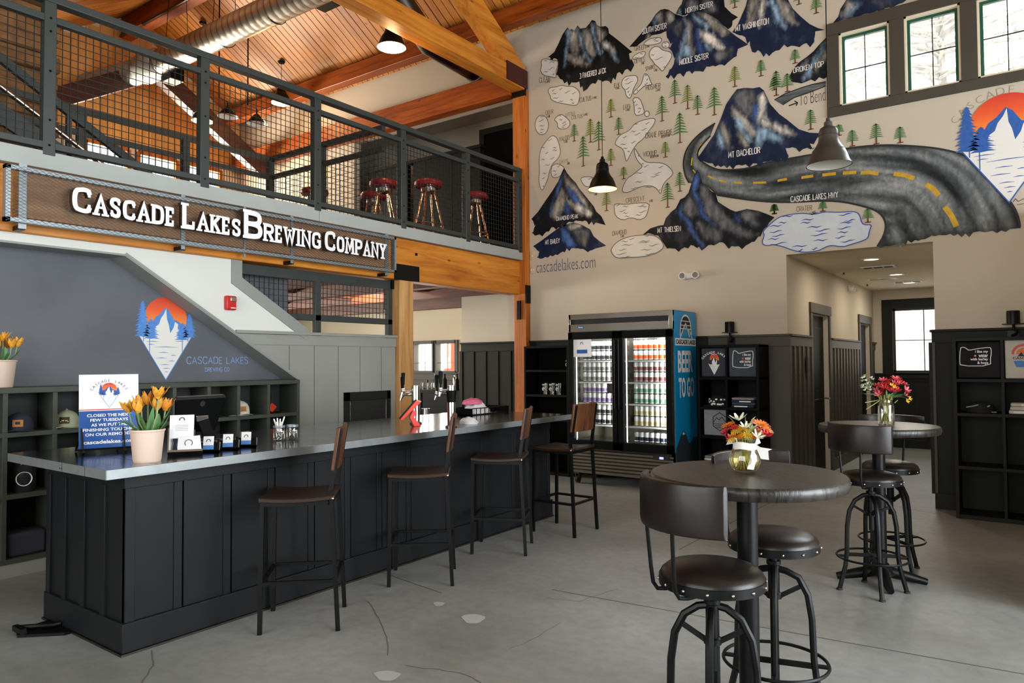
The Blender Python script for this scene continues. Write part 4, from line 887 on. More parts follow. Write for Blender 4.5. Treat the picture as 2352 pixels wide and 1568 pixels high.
emblem(wlg, lambda u, v, k: (BX+.001+k*.0008, LY+u*LH, LZ+v*LH), 'logo_blue_pale', lines='logo_blue_pale')
hm = MB(); y0_, y1_ = yx(429, BX, 820), yx(569, BX, 820); hand(hm, 'CASCADE LAKES', YZ(BX+.002), y0_, 1.525, y1_-y0_, .06, .085); mk('lettering', hm, 'lettering_sky', wlg)
hm = MB(); y0_, y1_ = yx(471, BX, 838), yx(526, BX, 838); hand(hm, 'BREWING CO', YZ(BX+.002), y0_, 1.452, y1_-y0_, .033, .12); mk('lettering', hm, 'lettering_sky', wlg)
# fire alarm on the white wall
fa_ = thing('fire_alarm', 'red fire alarm strobe on the white stair wall', 'alarm', (SX, 3.865, 2.06)); fy_, fz_ = yx(526, SX, 696), onp(526, 696, 0, SX).z
mk('housing', MB().box(SX, SX+.045, fy_-.052, fy_+.052, fz_-.066, fz_+.066), 'red_plastic', fa_, bev=.012)
mk('strobe', MB().box(SX+.04, SX+.056, fy_-.015, fy_+.045, fz_+.012, fz_+.055), 'chrome', fa_, bev=.004); fmk = MB(); fmk.box(SX+.0445, SX+.047, fy_-.01, fy_+.04, fz_-.05, fz_-.042); mk('label_strip', fmk, 'print_white', fa_)
# black-framed hatch in the panelling; a black sheet paints the opening's darkness
hy0, hy1, hz1 = yx(789, SX, 900), yx(895, SX, 900), 1.205
ht = thing('wall_hatch', 'black framed hatch opening in the pale panelling behind the bar', 'hatch', (SX, (hy0+hy1)/2, .7))
mk('frame', MB().box(SX-.01, SX+.02, hy0, hy0+.075, .5, hz1).box(SX-.01, SX+.02, hy1-.06, hy1, .5, hz1).box(SX-.01, SX+.02, hy0, hy1, hz1-.095, hz1).box(SX-.01, SX+.02, hy0, hy1, .5, .56), 'wainscot_dark', ht, bev=.003)
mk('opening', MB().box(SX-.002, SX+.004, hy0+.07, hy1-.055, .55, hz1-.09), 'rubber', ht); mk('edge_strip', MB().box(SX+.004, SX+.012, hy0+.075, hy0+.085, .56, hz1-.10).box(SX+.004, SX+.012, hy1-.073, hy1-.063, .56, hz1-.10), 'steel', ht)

# ------------------------------------------------------------------ on the bar top
def tulip(t, base, top, lean, openness, key):
    b, p = V(base), V(top); mid = b.lerp(p, .55)+V(lean)*.3
    st = mk('stem', MB().tube([b, mid, p], .004, 6), 'leaf_pale', t)
    m = MB()
    ax = (p-mid).normalized(); e1 = ax.cross(V((.3, .8, .1))).normalized(); e2 = ax.cross(e1)
    for k in range(6):
        a = k*pi/3+key; inn = .75 if k % 2 else 1.0; d = e1*cos(a)+e2*sin(a); s = ax.cross(d); n = 5; vs = []
        for i in range(n+1):
            tt = i/n; rad = (.008+.022*sin(min(1, tt*1.25)*pi*.62))*inn*(1+openness*tt*tt*1.3); wd = .0195*sin(pi*(.10+.90*tt)**.85)*(1-.25*tt)+.0006; h_ = .078*tt-.014*openness*tt*tt
            c_ = p+ax*h_+d*rad; vs += [c_+s*wd-d*wd*.25, c_+d*.002, c_-s*wd-d*wd*.25]
        fs = []
        for i in range(n): o = 3*i; fs += [(o, o+3, o+4, o+1), (o+1, o+4, o+5, o+2)]
        m.add(vs, fs)
    mk('blossom', m, 'tulip' if int(key*10) % 3 else 'tulip_dark', t)
def leaf(t, base, tip, wdt, bend, mat='leaf', name='leaf'):
    b, p = V(base), V(tip); d = p-b; s = d.cross(V((.25, .1, 1))); s = s.normalized() if s.length > 1e-5 else V((1, 0, 0)); m = MB(); n = 7; vs = []
    up = s.cross(d).normalized()
    for i in range(n+1):
        tt = i/n; c_ = b+d*tt+V(bend)*sin(pi*tt); w_ = wdt*sin(pi*(.12+.88*tt)**.8)+.0008; vs += [c_+s*w_+up*w_*.35, c_, c_-s*w_+up*w_*.35]
    fs = []
    for i in range(n): o = 3*i; fs += [(o, o+3, o+4, o+1), (o+1, o+4, o+5, o+2)]
    mk(name, m.add(vs, fs), mat, t)
def tulip_pot(label, x, y, z, r, h, stems, leaves):
    t = thing('tulip_pot', label, 'potted plant', (x, y, z))
    mk('pot', MB().lathe([(1e-4, 0), (r*.76, 0), (r*.80, .012), (r*.96, h*.93), (r*1.0, h*.94), (r*1.02, h*.97), (r, h), (r*.93, h), (r*.90, h*.9), (1e-4, h*.88)], 32, (x, y, z)), 'pot_pink', t)
    for i, (bx, by, tx, ty, tz, op) in enumerate(stems): tulip(t, (x+bx, y+by, z+h*.88), (x+tx, y+ty, z+tz), (tx-bx, ty-by, 0), op, i*1.13+.2)
    for (bx, by, tx, ty, tz, wd, bz) in leaves: leaf(t, (x+bx, y+by, z+h*.86), (x+tx, y+ty, z+tz), wd, (tx*.15, ty*.15, bz))
R_ = V((.72, .69, 0))   # across the picture at the near end of the bar
def q(a, d): return (R_.x*a-R_.y*d, R_.y*a+R_.x*d)
def st2(a0, a1, tz, op, d=0.0): b = q(a0, 0); p = q(a1, d); return (b[0], b[1], p[0], p[1], tz, op)
def lf2(a0, a1, tz, wd, bz=.02, d=0.0): b = q(a0, d*.3); p = q(a1, d); return (b[0], b[1], p[0], p[1], tz, wd, bz)
tulip_pot('pink-beige pot of orange tulips at the near corner of the bar', -3.895, 1.98, BT, .088, .175,
          [st2(-.03, -.10, .265, .75, .02), st2(-.01, -.035, .265, .1, -.04), st2(0, -.015, .305, .25, .05), st2(.02, .035, .275, .4, .03), st2(.02, .055, .338, .65, .0), st2(.01, -.055, .29, .3, .06), st2(.03, .075, .27, .35, .05)],
          [lf2(-.03, -.06, .295, .020, .01), lf2(.0, -.025, .265, .030, .01, -.05), lf2(.03, .06, .26, .022, .01), lf2(.03, .125, .305, .016, .01), lf2(.0, .03, .30, .014, .01), lf2(-.04, -.155, .165, .018, .055, -.02), lf2(.05, .11, .25, .02, .01), lf2(-.02, -.08, .25, .018, .02, .05), lf2(.04, .09, .20, .016, .01, .05)])
tulip_pot('pink-beige pot of orange tulips on the cubby shelf at the picture\'s left edge', -6.13, 2.03, 1.36, .105, .20,
          [st2(0, .02, .34, .6), st2(.03, .075, .29, .5), st2(.02, .03, .29, .3, .04), st2(.04, .10, .30, .4, .03), st2(-.03, -.06, .32, .4), st2(0, 0, .28, .2, -.04)],
          [lf2(.02, .03, .30, .022), lf2(.04, .135, .275, .02, .01), lf2(0, -.03, .28, .025, .01, -.03), lf2(.03, .07, .26, .018)])
# closed notice on a small easel
def frame_at(o, ang, tilt):
    """local sign frame: origin o, yaw of the outward normal, backward tilt"""
    n = V((cos(ang), sin(ang), 0)); rt_ = V((-sin(ang), cos(ang), 0)); up = V((-n.x*sin(tilt), -n.y*sin(tilt), cos(tilt))); nn = rt_.cross(up)
    return lambda u, v, w=0.0: tuple(V(o)+rt_*u+up*v+nn*w)
se_ = thing('notice_sign', 'white and blue closed-on-Tuesdays notice on a black easel at the end of the bar', 'sign', (-4.62, 2.08, BT))
A0, A1 = onp(179, 1031, 2, 1.02), onp(312, 1031, 2, 1.02); A0 = V((-4.60, 1.93, 1.022)); F = None
ang = -.35; SWd, SHt = .318, .445
F = frame_at((-4.585, 1.925, 1.02), ang, .14)
mk('board', MB().prism([(0, 0), (SWd, 0), (SWd, SHt), (0, SHt)], -.005, 0, lambda u, v, w: F(u, v, w)), 'print_white', se_, smooth=False)
bh = SHt*.505
mk('blue_field', MB().flat([(0, 0), (SWd, 0), (SWd, bh), (0, bh)], lambda u, v: F(u, v, .0008)), 'sign_blue', se_); mk('red_stripe', MB().flat([(0, bh+.004), (SWd, bh+.004), (SWd, bh+.010), (0, bh+.010)], lambda u, v: F(u, v, .0008)), 'sign_red', se_)
tx = MB(); lf = lambda u, v: F(u, v, .0016)
for s, yy, ww in (('CLOSED THE NEXT', .200, .275), ('FEW TUESDAYS', .170, .235), ('AS WE PUT THE', .139, .225), ('FINISHING TOUCHES', .108, .325), ('ON OUR REMODEL!', .078, .295)): text(tx, s, lf, SWd/2, yy*.94, w=ww*.855, h=.0178, bold=.022, align='c')
text(tx, 'cascadelakes.com', lf, SWd/2, .026, w=.27, h=.0225, bold=.026, align='c'); mk('lettering', tx, 'print_white', se_)
tx = MB(); arc_text(tx, 'CASCADE LAKES', lf, SWd/2, .297, .102, .0155, 148, 32); arc_text(tx, 'BREWING CO', lf, SWd/2, .297, .087, .007, 120, 60); mk('lettering', tx, 'print_black', se_)
emblem(se_, lambda u, v, k: F(SWd/2+u*.052, .323+v*.050, .0006+k*.0003), 'sign_blue', 'print_white', big=False, lines='sign_blue')
m = MB(); m.tube([F(-.015, -.005, .02), F(SWd+.01, -.005, .02)], .006, 6)
for u in (.02, SWd-.08):
    m.tube([F(u, -.005, .02), F(u, -.012, .045), (F(u, 0, .075)[0], F(u, 0, .075)[1], BT+.012)], .007, 6); m.tube([F(u-.01, .1, -.02), (F(u-.03, 0, -.12)[0], F(u-.03, 0, -.12)[1], BT+.006)], .006, 6); m.tube([F(u, -.005, .02), F(u-.01, .18, -.015)], .006, 6)
    m.ball((F(u, 0, .075)[0], F(u, 0, .075)[1], BT+.012), .0115, 6)
mk('easel', m, 'black_metal', se_)
# till
tl = thing('till_screen', 'black point-of-sale screen seen from behind on the bar top', 'till', (-4.66, 2.72, BT))
ang = .15; c0 = V((-4.68, 2.70, BT)); F = frame_at((-4.62, 2.52, BT+.06), .12, -.22)
T = lambda u, v, w: F(u, v, w)
mk('screen_back', MB().prism([(.02, 0), (.33, 0), (.37, .23), (.355, .25), (.0, .25), (-.015, .23)], -.02, .0, T), 'black_paint', tl, bev=.006, smooth=False)
mk('bezel', MB().prism([(-.018, .235), (.372, .235), (.36, .254), (-.005, .254)], -.024, .003, T), 'steel_dark', tl, smooth=False)
mk('hinge', MB().prism([(.14, .085), (.235, .085), (.225, .125), (.13, .125)], .0, .035, T), 'steel', tl, bev=.004, smooth=False)
mk('logo_disc', MB().flat([(.19+.02*cos(a*pi/8), .20+.02*sin(a*pi/8)) for a in range(16)], lambda u, v: F(u, v, .001)), 'steel_dark', tl)
p0 = V(F(.19, .09, .03)); mk('neck', MB().bar(p0, (p0.x+.04, p0.y+.03, BT+.012), .085, .02, (1, 0, .3)), 'black_paint', tl, bev=.005); mk('base', MB().box(p0.x-.06, p0.x+.12, p0.y-.08, p0.y+.11, BT, BT+.014), 'steel_dark', tl, bev=.005)
# leaflet holder
lh = thing('leaflet_holder', 'clear tilted holder full of white leaflets beside the tulips', 'leaflet holder', (-4.05, 2.28, BT))
F = frame_at((-4.02, 2.165, BT+.012), -.62+.05, .42); T = lambda u, v, w: F(u, v, w)
mk('leaflet_stack', MB().prism([(.0, .02), (.13, .02), (.13, .235), (0, .235)], -.016, 0, T), 'white_paper', lh, smooth=False)
mk('front_card', MB().prism([(.045, .012), (.175, .012), (.165, .10), (.05, .09)], .004, .016, T), 'white_paper', lh, smooth=False)
m = MB(); lf = lambda u, v: F(u, v, .0008); lf2_ = lambda u, v: F(u, v, .017)
m.ribbon([(.065+.013*cos(a*pi/8), .205+.013*sin(a*pi/8)) for a in range(-1, 10)], .005, lf); m.ribbon([(.105+.02*cos(a*pi/8), .055+.02*sin(a*pi/8)) for a in range(-2, 11)], .004, lf2_)
for v in (.17, .16, .15, .14): m.ribbon([(.03, v), (.10, v)], .0015, lf)
mk('print', m, 'wrap_dark', lh); m = MB().prism([(.022, .02), (.048, .015), (.04, .055), (.046, .085), (.02, .085), (.026, .055)], .005, .018, T); mk('bottle_picture', m, 'can_navy', lh, smooth=False)
mk('acrylic_stand', MB().prism([(-.004, 0), (.18, 0), (.18, .012), (-.004, .012)], -.03, .03, T).prism([(-.006, 0), (-.002, 0), (-.002, .15), (-.006, .15)], -.02, .018, T).prism([(.134, 0), (.137, 0), (.137, .14), (.134, .14)], -.018, .004, T), 'steel', lh, smooth=False)
# three little card holders
for i, (px, py, lb) in enumerate(((478, 1036, 'first'), (523, 1030, 'middle'), (565, 1024, 'last'))):
    o0 = onp(px, py, 2, BT+.006); t = thing('card_holder', '%s of three black holders with white and blue cards on the bar, from the leaflets' % lb, 'card holder', (o0.x, o0.y, BT), 0, 'card holders on the bar')
    F = frame_at(o0, -.72, .33); T = lambda u, v, w: F(u-.05, v, w)
    mk('tray', MB().prism([(-.012, 0), (.112, 0), (.112, .006), (-.012, .006)], -.04, .02, T).prism([(-.012, 0), (-.002, 0), (.0, .06), (-.01, .06)], -.03, .012, T).prism([(.102, 0), (.112, 0), (.11, .06), (.10, .06)], -.03, .012, T).prism([(0, 0), (.1, 0), (.1, .055), (0, .055)], -.03, -.006, T), 'black_paint', t, smooth=False)
    mk('edge_clip', MB().prism([(-.016, .004), (-.012, .004), (-.012, .05), (-.016, .05)], .008, .014, T).prism([(.114, .004), (.118, .004), (.118, .05), (.114, .05)], .008, .014, T), 'steel', t, smooth=False)
    cd = mk('card', MB().prism([(.02, .006), (.078, .006), (.078, .09), (.02, .09)], -.004, .004, T), 'white_paper', t, smooth=False)
    mk('card_print', MB().flat([(.02, .007), (.078, .007), (.078, .035), (.02, .035)], lambda u, v: T(u, v, .0048)), 'logo_blue_pale', cd); mk('card_print', MB().ribbon([(.049+.011*cos(a*pi/8), .060+.011*sin(a*pi/8)) for a in range(-1, 10)], .004, lambda u, v: T(u, v, .0048)), 'print_black', cd)
# jars
def jar(label, px, py, pens, shift=0):
    p = onp(px, py, 2, BT); t = thing('glass_jar', label, 'jar', (p.x, p.y, BT)); c0 = (p.x, p.y, BT)
    mk('glass', MB().lathe([(1e-4, .003), (.036, .003), (.041, .012), (.041, .085), (.036, .095)], 20, c0), 'vase_glass', t)
    mk('collar', MB().lathe([(.0385, .090), (.0405, .092), (.0405, .103), (.0385, .105), (.0355, .105), (.0355, .090)], 20, c0), 'galvanised', t)
    F = lambda u, v: (p.x+.0425*cos(-.6+u/.042), p.y+.0425*sin(-.6+u/.042), BT+v)
    m = MB(); text(m, 'Cider', F, -.02, .052, h=.016, bold=.03); m.ribbon([(-.02, .02), (-.005, .04), (.012, .022)], .008, F).ribbon([(-.005, .012), (.01, .03)], .008, F); mk('print', m, 'can_navy' if pens else 'print_black', t)
    mk('print_band', MB().flat([(.0, .05), (.034, .05), (.034, .07), (0, .07)], lambda u, v: (p.x+.0418*cos(-.6+u/.042), p.y+.0418*sin(-.6+u/.042), BT+v)), 'print_white', t)
    return t, c0
j1, c0 = jar('glass jar holding white pens on the bar, left of the empty jar', 641, 1012, True)
for i, (a, ln) in enumerate(((-.9, .15), (-.35, .155), (.1, .15), (.5, .13), (1.0, .165), (-.6, .13))):
    t = thing('pen', 'white pen in the glass jar, %s from the left' % ('leftmost', 'third', 'fourth', 'fifth', 'rightmost', 'second')[i], 'pen', (c0[0], c0[1], BT+.01), 0, 'pens in the jar'); dx = .024*a; r0 = V((.77, .64, 0)); b = V(c0)+r0*(-dx*.6)+V((0, 0, .008)); e = V(c0)+r0*dx*1.5+V((.006*(i % 3-1), 0, ln)); mk('barrel', MB().tube([b, b.lerp(e, .97), e], [.0045, .005, .003], 8), 'white_plastic', t)
jar('empty glass jar with dark print on the bar, right of the pens', 671, 1010, False)
# taps
def tap_tower(label, px, py, h, r, taps, dark=False):
    p = onp(px, py, 2, BT); t = thing('beer_tap_tower', label, 'beer tap', (p.x, p.y, BT)); c0 = (p.x, p.y, BT)
    mk('column', MB().lathe([(r*1.5, 0), (r*1.5, .012), (r, .02), (r, h-.01), (r*.95, h), (1e-4, h)], 24, c0), 'chrome', t)
    if dark: mk('cup', MB().lathe([(r*.9, .17), (r*1.25, .28), (r*1.3, .30), (r*1.02, .30)], 20, c0), 'black_paint', t)
    for i, (dx, dy, zz) in enumerate(taps):
        b = V((p.x+dx, p.y+dy, BT+zz)); m = MB().tube([V((p.x, p.y, BT+zz)), b], .012, 8).tube([b+V((0, 0, .02)), b, b+V((dx*.15, dy*.15, -.05))], [.014, .016, .009], 8).ball(b, .02, 8); fo = mk('faucet', m, 'chrome', t)
        mk('tap_handle', MB().tube([b+V((0, 0, .015)), b+V((0, 0, .05)), b+V((0, 0, .055)), b+V((0, 0, .15)), b+V((0, 0, .155))], [.006, .007, .012, .017, .012], 8), 'black_paint', fo)
    return t
tap_tower('chrome beer tower with two black tap handles, left of the drinking glass', 955, 973, .33, .036, [(-.10, -.06, .25), (-.06, -.09, .285)])
tap_tower('chrome beer tower with a dark cup band, right of the drinking glass', 1037, 981, .34, .034, [(-.13, -.03, .27), (-.07, -.05, .30)], True)
# card reader, glass, tray, towels
p = onp(955, 978, 2, BT); t = thing('card_reader', 'red-orange card reader tilted on its stand on the bar', 'card reader', (p.x, p.y, BT))
rdir = V((-.6, -.8, 0)).normalized(); sd = V((.8, -.6, 0))
def slab(poly, w_, name, mat): m = MB(); m.prism(poly, -w_/2, w_/2, lambda u, v, w: tuple(p+rdir*u+V((0, 0, v))+sd*w)); mk(name, m, mat, t, bev=.003, smooth=False)
slab([(-.04, 0), (.02, 0), (.055, .075), (.03, .13), (-.005, .125), (.02, .075)], .075, 'stand', 'orange_red'); slab([(-.045, .205), (.0, .215), (.135, .062), (.12, .05)], .085, 'pad', 'orange_red'); slab([(-.02, .215), (.0, .218), (.135, .068), (.13, .063)], .08, 'screen', 'print_black'); slab([(-.04, .207), (-.005, .217), (.0, .213), (-.03, .203)], .086, 'top_trim', 'white_plastic')
p = onp(978, 975, 2, BT); t = thing('drinking_glass', 'clear straight beer glass standing beside the left tap tower', 'glass', (p.x, p.y, BT)); mk('glass', MB().lathe([(1e-4, .006), (.026, .006), (.026, 0), (.028, 0), (.034, .137), (.032, .137), (.026, .012), (1e-4, .012)], 24, p), 'beer_glass', t)
p = onp(1110, 946, 2, BT); ty0 = onp(1060, 951, 2, BT); t = thing('bar_tray', 'low black wire-fronted tray at the back of the bar', 'tray', (-4.6, 5.95, BT))
m = MB().box(-4.72, -4.46, 5.45, 6.05, BT, BT+.01); n = 9
for i in range(n+1): yy = 5.45+.6*i/n; m.box(-4.463, -4.457, yy-.003, yy+.003, BT, BT+.07)
m.box(-4.465, -4.455, 5.45, 6.05, BT+.065, BT+.073).box(-4.72, -4.715, 5.45, 6.05, BT, BT+.07).box(-4.72, -4.46, 5.45, 5.455, BT, BT+.07).box(-4.72, -4.46, 6.045, 6.05, BT, BT+.07); mk('tray_frame', m, 'black_metal', t)
def heap(name, c, rx, ry, h, mat, seed, label, cat):
    t = thing(name, label, cat, (c[0], c[1], c[2])); m = MB(); nu_, nv_ = 18, 7
    for j in range(nv_+1):
        a = j/nv_*pi/2
        for i in range(nu_):
            b = 2*pi*i/nu_; k = 1+.28*noise.noise(V((cos(b)*1.7+seed, sin(b)*1.7, a*2)))
            m.v.append((c[0]+rx*cos(a)*cos(b)*k, c[1]+ry*cos(a)*sin(b)*k, c[2]+h*sin(a)*(1+.5*noise.noise(V((cos(b)*2*cos(a)+seed, sin(b)*2*cos(a), 3))))))
    for j in range(nv_):
        for i in range(nu_): m.f.append((j*nu_+i, j*nu_+(i+1) % nu_, (j+1)*nu_+(i+1) % nu_, (j+1)*nu_+i)); m.m.append(0)
    mk('cloth', m, mat, t); return t
heap('bar_towel', (-4.58, 5.66, BT+.012), .10, .17, .10, 'towel_white', 1.3, 'white bar towel crumpled in the black tray', 'towel'); heap('bar_towel', (-4.60, 5.62, BT+.105), .075, .14, .055, 'towel_pink', 4.1, 'pink bar towel folded on top of the white one', 'towel')
p = onp(1088, 974, 2, BT); heap('bar_towel', (p.x-.05, p.y, BT+.001), .09, .06, .055, 'towel_white', 7.7, 'white towel draped on the bar top in front of the tray', 'towel')

# back-bar shelf with glassware in the annex
bb = thing('back_bar_cabinet', 'black back-bar cabinet between the posts, carrying glassware', 'cabinet', (-8.6, 9.4, 0))
mk('carcass', MB().box(-9.9, -7.2, 9.1, 9.75, 0, 1.05), 'black_paint', bb, bev=.005)
for i in range(4): mk('door', MB().box(-9.85+i*.66, -9.23+i*.66, 9.085, 9.1, .1, 1.0), 'black_paint', bb, bev=.004)
for i, (px, kind) in enumerate(((968, 0), (980, 0), (989, 0), (1000, 1), (1022, 1), (1046, 2), (1050, 1))):
    p = onp(px, 904, 1, 9.3); z = 1.051
    if kind == 2: t = thing('cocktail_shaker', 'tall metal shaker on the back-bar cabinet', 'shaker', (p.x, 9.3, z)); mk('body', MB().lathe([(1e-4, 0), (.035, 0), (.045, .20), (.03, .24), (1e-4, .25)], 14, (p.x, 9.3, z)), 'chrome', t)
    elif kind == 1: t = thing('liquor_bottle', '%s bottle on the back-bar cabinet' % {3: 'leftmost', 4: 'middle', 6: 'rightmost'}[i], 'bottle', (p.x, 9.3, z), 0, 'bottles on the back bar'); mk('body', MB().lathe([(1e-4, 0), (.036, 0), (.036, .17), (.014, .21), (.014, .28), (1e-4, .28)], 14, (p.x, 9.3, z)), 'beer_glass' if i % 2 else 'black_paint', t)
    else: t = thing('drinking_glass', '%s small clear glass on the back-bar cabinet' % ('leftmost', 'second', 'third')[i], 'glass', (p.x, 9.3, z), 0, 'glasses on the back bar'); mk('glass', MB().lathe([(1e-4, .005), (.028, 0), (.034, .11), (.031, .11), (.026, .008)], 14, (p.x, 9.3, z)), 'beer_glass', t)

# ------------------------------------------------------------------ bar stools
def bar_stool():
    t = thing('bar_stool', 'stool', 'bar stool')
    s = MB(); n = 10; wds = .205
    vs = []
    for i in range(n+1):
        x = -.215+.42*i/n; dz_ = -.012*sin(pi*i/n)+.006*(i/n)
        vs += [(x, -wds, .735+dz_), (x, -wds, .762+dz_), (x, 0, .755+dz_), (x, wds, .762+dz_), (x, wds, .735+dz_)]
    fs = []
    for i in range(n):
        o = 5*i
        for j in range(4): fs.append((o+j, o+j+1, o+j+6, o+j+5))
        fs.append((o+4, o, o+5, o+9))
    fs += [(0, 4, 3, 2, 1), (5*n, 5*n+1, 5*n+2, 5*n+3, 5*n+4)]
    mk('seat', s.add(vs, fs), 'stool_wood', t, bev=.006)
    mk('seat_frame', MB().box(-.205, .19, -.2, -.178, .712, .735).box(-.205, .19, .178, .2, .712, .735).box(-.205, -.183, -.2, .2, .712, .735).box(.17, .192, -.2, .2, .712, .735), 'black_metal', t)
    for sy in (-1, 1):
        y = sy*.189; mk('leg', MB().bar((-.194, y, .735), (-.205, y*1.04, 0), .024, .024, (1, 0, 0)), 'black_metal', t)
        m = MB().bar((.19, y, .70), (.225, y*1.06, 0), .024, .024, (1, 0, 0)).bar((.19, y, .69), (.185, y, .80), .024, .024, (1, 0, 0)).bar((.185, y, .79), (.238, y*.92, 1.14), .022, .024, (1, 0, 0)); mk('rear_leg', m, 'black_metal', t)
    bk = MB(); n = 10; vs = []
    for i in range(n+1):
        a = (i/n-.5); y = a*.40; xo = .018*(1-4*a*a)*1.2
        for (dx, z) in ((-.012, .905), (.008, .905), (.042, 1.15), (.022, 1.15)): vs.append((.195+xo+dx, y, z))
    fs = []
    for i in range(n):
        for j in range(4): fs.append((4*i+j, 4*i+(j+1) % 4, 4*i+4+(j+1) % 4, 4*i+4+j))
    fs += [(0, 3, 2, 1), (4*n, 4*n+1, 4*n+2, 4*n+3)]
    mk('backrest', bk.add(vs, [tuple(reversed(f)) for f in fs]), 'stool_back', t, bev=.004)
    mk('bolt', MB().ball((.196, .2, .748), .009, 6).ball((.196, -.2, .748), .009, 6), 'steel', t)
    mk('footrest', MB().box(-.208, -.19, -.19, .19, .27, .292), 'black_metal', t)
    for sy in (-1, 1): mk('footrest', MB().bar((-.2, sy*.195, .281), (.21, sy*.198, .281), .02, .02), 'black_metal', t)
    mk('footrest', MB().bar((.208, -.196, .281), (.208, .196, .281), .02, .02), 'black_metal', t)
    return t
bs = bar_stool()
for i, (x, y, a, lb) in enumerate(((-3.535, 2.725, 44, 'nearest bar stool, turned at an angle to the bar'), (-3.535, 3.745, 38.7, 'second bar stool from the near end, its curved back seen edge-on'), (-3.545, 4.70, 27.6, 'third bar stool along the bar, its brown back half turned'), (-3.459, 5.532, .5, 'farthest bar stool, brown back facing the room beside the cooler'))):
    o = bs if i == 0 else copy_tree(bs); o.location = (x, y, 0); o.rotation_euler.z = radians(a); o['label'] = lb; o['group'] = 'wood and metal stools along the bar'

# ------------------------------------------------------------------ drinks cooler
CX0, CX1, CFY, CBY, CTZ, CBZ = -4.735, -3.337, 7.72, 8.40, 2.11, .135
ck = thing('beverage_cooler', 'two-door glass drinks cooler with a bright blue side panel against the mural wall', 'cooler', (-4.03, 8.06, 0))
mk('cabinet', MB().box(CX0, CX0+.05, CFY+.03, CBY, CBZ, CTZ).box(CX1-.05, CX1-.004, CFY+.03, CBY, CBZ, CTZ).box(CX0, CX1-.004, CBY-.05, CBY, CBZ, CTZ).box(CX0, CX1-.004, CFY+.03, CBY, CTZ-.22, CTZ).box(CX0, CX1-.004, CFY+.03, CBY, CBZ, .46), 'steel', ck)
mk('liner', MB().box(CX0+.05, CX0+.06, CFY+.06, CBY-.05, .46, 1.89).box(CX1-.06, CX1-.05, CFY+.06, CBY-.05, .46, 1.89).box(CX0+.05, CX1-.05, CBY-.06, CBY-.05, .46, 1.89).box(CX0+.05, CX1-.05, CFY+.03, CBY-.05, .46, .552).box(CX0+.05, CX1-.05, CFY+.06, CBY-.05, 1.875, 1.89).box(-4.045, -4.03, CFY+.06, CBY-.3, .46, 1.89), 'steel', ck)
mk('header', MB().box(CX0, CX1, CFY-.005, CFY+.03, 1.89, 1.985).box(CX0, CX1, CFY-.005, CFY+.03, 2.045, CTZ).box(CX0, CX0+.03, CFY-.005, CFY+.03, 1.89, CTZ).box(CX1-.05, CX1, CFY-.008, CFY+.03, 1.89, CTZ), 'steel', ck, bev=.003)
mk('header_slot', MB().box(CX0+.03, CX1-.05, CFY+.012, CFY+.03, 1.985, 2.045), 'rubber', ck)
bd = MB(); bd.flat([(-4.56+.048*cos(a*pi/12), 1.945+.018*sin(a*pi/12)) for a in range(24)], XZ(CFY-.0065)); bo = mk('badge', bd, 'print_blue', ck); mk('badge_print', text(MB(), 'Atosa', XZ(CFY-.008), -4.56, 1.937, w=.066, bold=.02, align='c'), 'print_white', bo)
sp = MB().box(CX1-.002, CX1+.004, CFY+.035, CBY, .47, CTZ-.005)
so_ = mk('side_panel', sp, 'sky_blue_wrap', ck)
mk('side_panel', MB().box(CX1-.002, CX1+.004, CFY+.035, CBY, .136, .47), 'wrap_dark', ck)
SPX = CX1+.005; sl_ = lambda u, v: (SPX, u, v); sl2 = lambda u, v: (SPX+.0012, u, v)
mk('panel_mountains', MB().flat([(CFY+.035, .47), (CBY, .47), (CBY, .585), (CBY-.12, .61), (CBY-.18, .56), (CBY-.26, .54), (CBY-.36, .66), (CBY-.43, .70), (CBY-.50, .66), (CBY-.60, .55), (CFY+.035, .51)], sl_), 'wrap_dark', so_)
mk('panel_snow', MB().flat([(CBY-.46, .665), (CBY-.43, .69), (CBY-.39, .665), (CBY-.41, .65), (CBY-.43, .665), (CBY-.445, .65)], sl2), 'print_white', so_)
m = MB(); text(m, 'BEER', sl2, CFY+.115, 1.385, w=.44, h=.255, bold=.03); text(m, 'TO GO', sl2, CFY+.13, 1.09, w=.46, h=.235, bold=.03); mk('panel_lettering', m, 'print_white', so_)
m = MB(); m.prism([(CFY+.05, 1.70), (CBY-.02, 1.70), (CBY-.02, 1.785), (CFY+.05, 1.785)], 0, .001, lambda u, v, w: (SPX+w, u, v)); cyc, czc = CFY+.36, 1.885
oc = [(cyc+.155*cos(a*pi/14), czc+.03+.145*sin(a*pi/14)) for a in range(0, 15)]
m.ribbon([(cyc+.17, czc-.07)]+oc+[(cyc-.17, czc-.07)], .022, sl2); mk('panel_emblem', m, 'print_white', so_)
m = MB(); text(m, 'CASCADE LAKES', lambda u, v: (SPX+.0022, u, v), CFY+.065, 1.715, w=.58, h=.056, bold=.04)
m.flat([(cyc-.145, czc-.06)]+[(cyc+.143*cos(a*pi/14), czc+.03+.132*sin(a*pi/14)) for a in range(14, -1, -1)]+[(cyc+.145, czc-.06), (cyc+.09, czc-.02), (cyc, czc+.055), (cyc-.09, czc-.03)], sl_); mk('panel_emblem', m, 'print_black', so_)
m = MB()
for z in (.015, .055, .105): m.ribbon([(cyc-.15, czc+z), (cyc+.15, czc+z)], .010, sl2)
m.ribbon([(cyc-.17, czc-.10), (cyc-.06, czc+.03), (cyc, czc+.075), (cyc+.08, czc-.02), (cyc+.11, czc-.08)], .022, sl2).ribbon([(cyc+.02, czc+.03), (cyc+.10, czc-.0), (cyc+.2, czc-.10)], .016, sl2); mk('panel_emblem', m, 'print_white', so_)
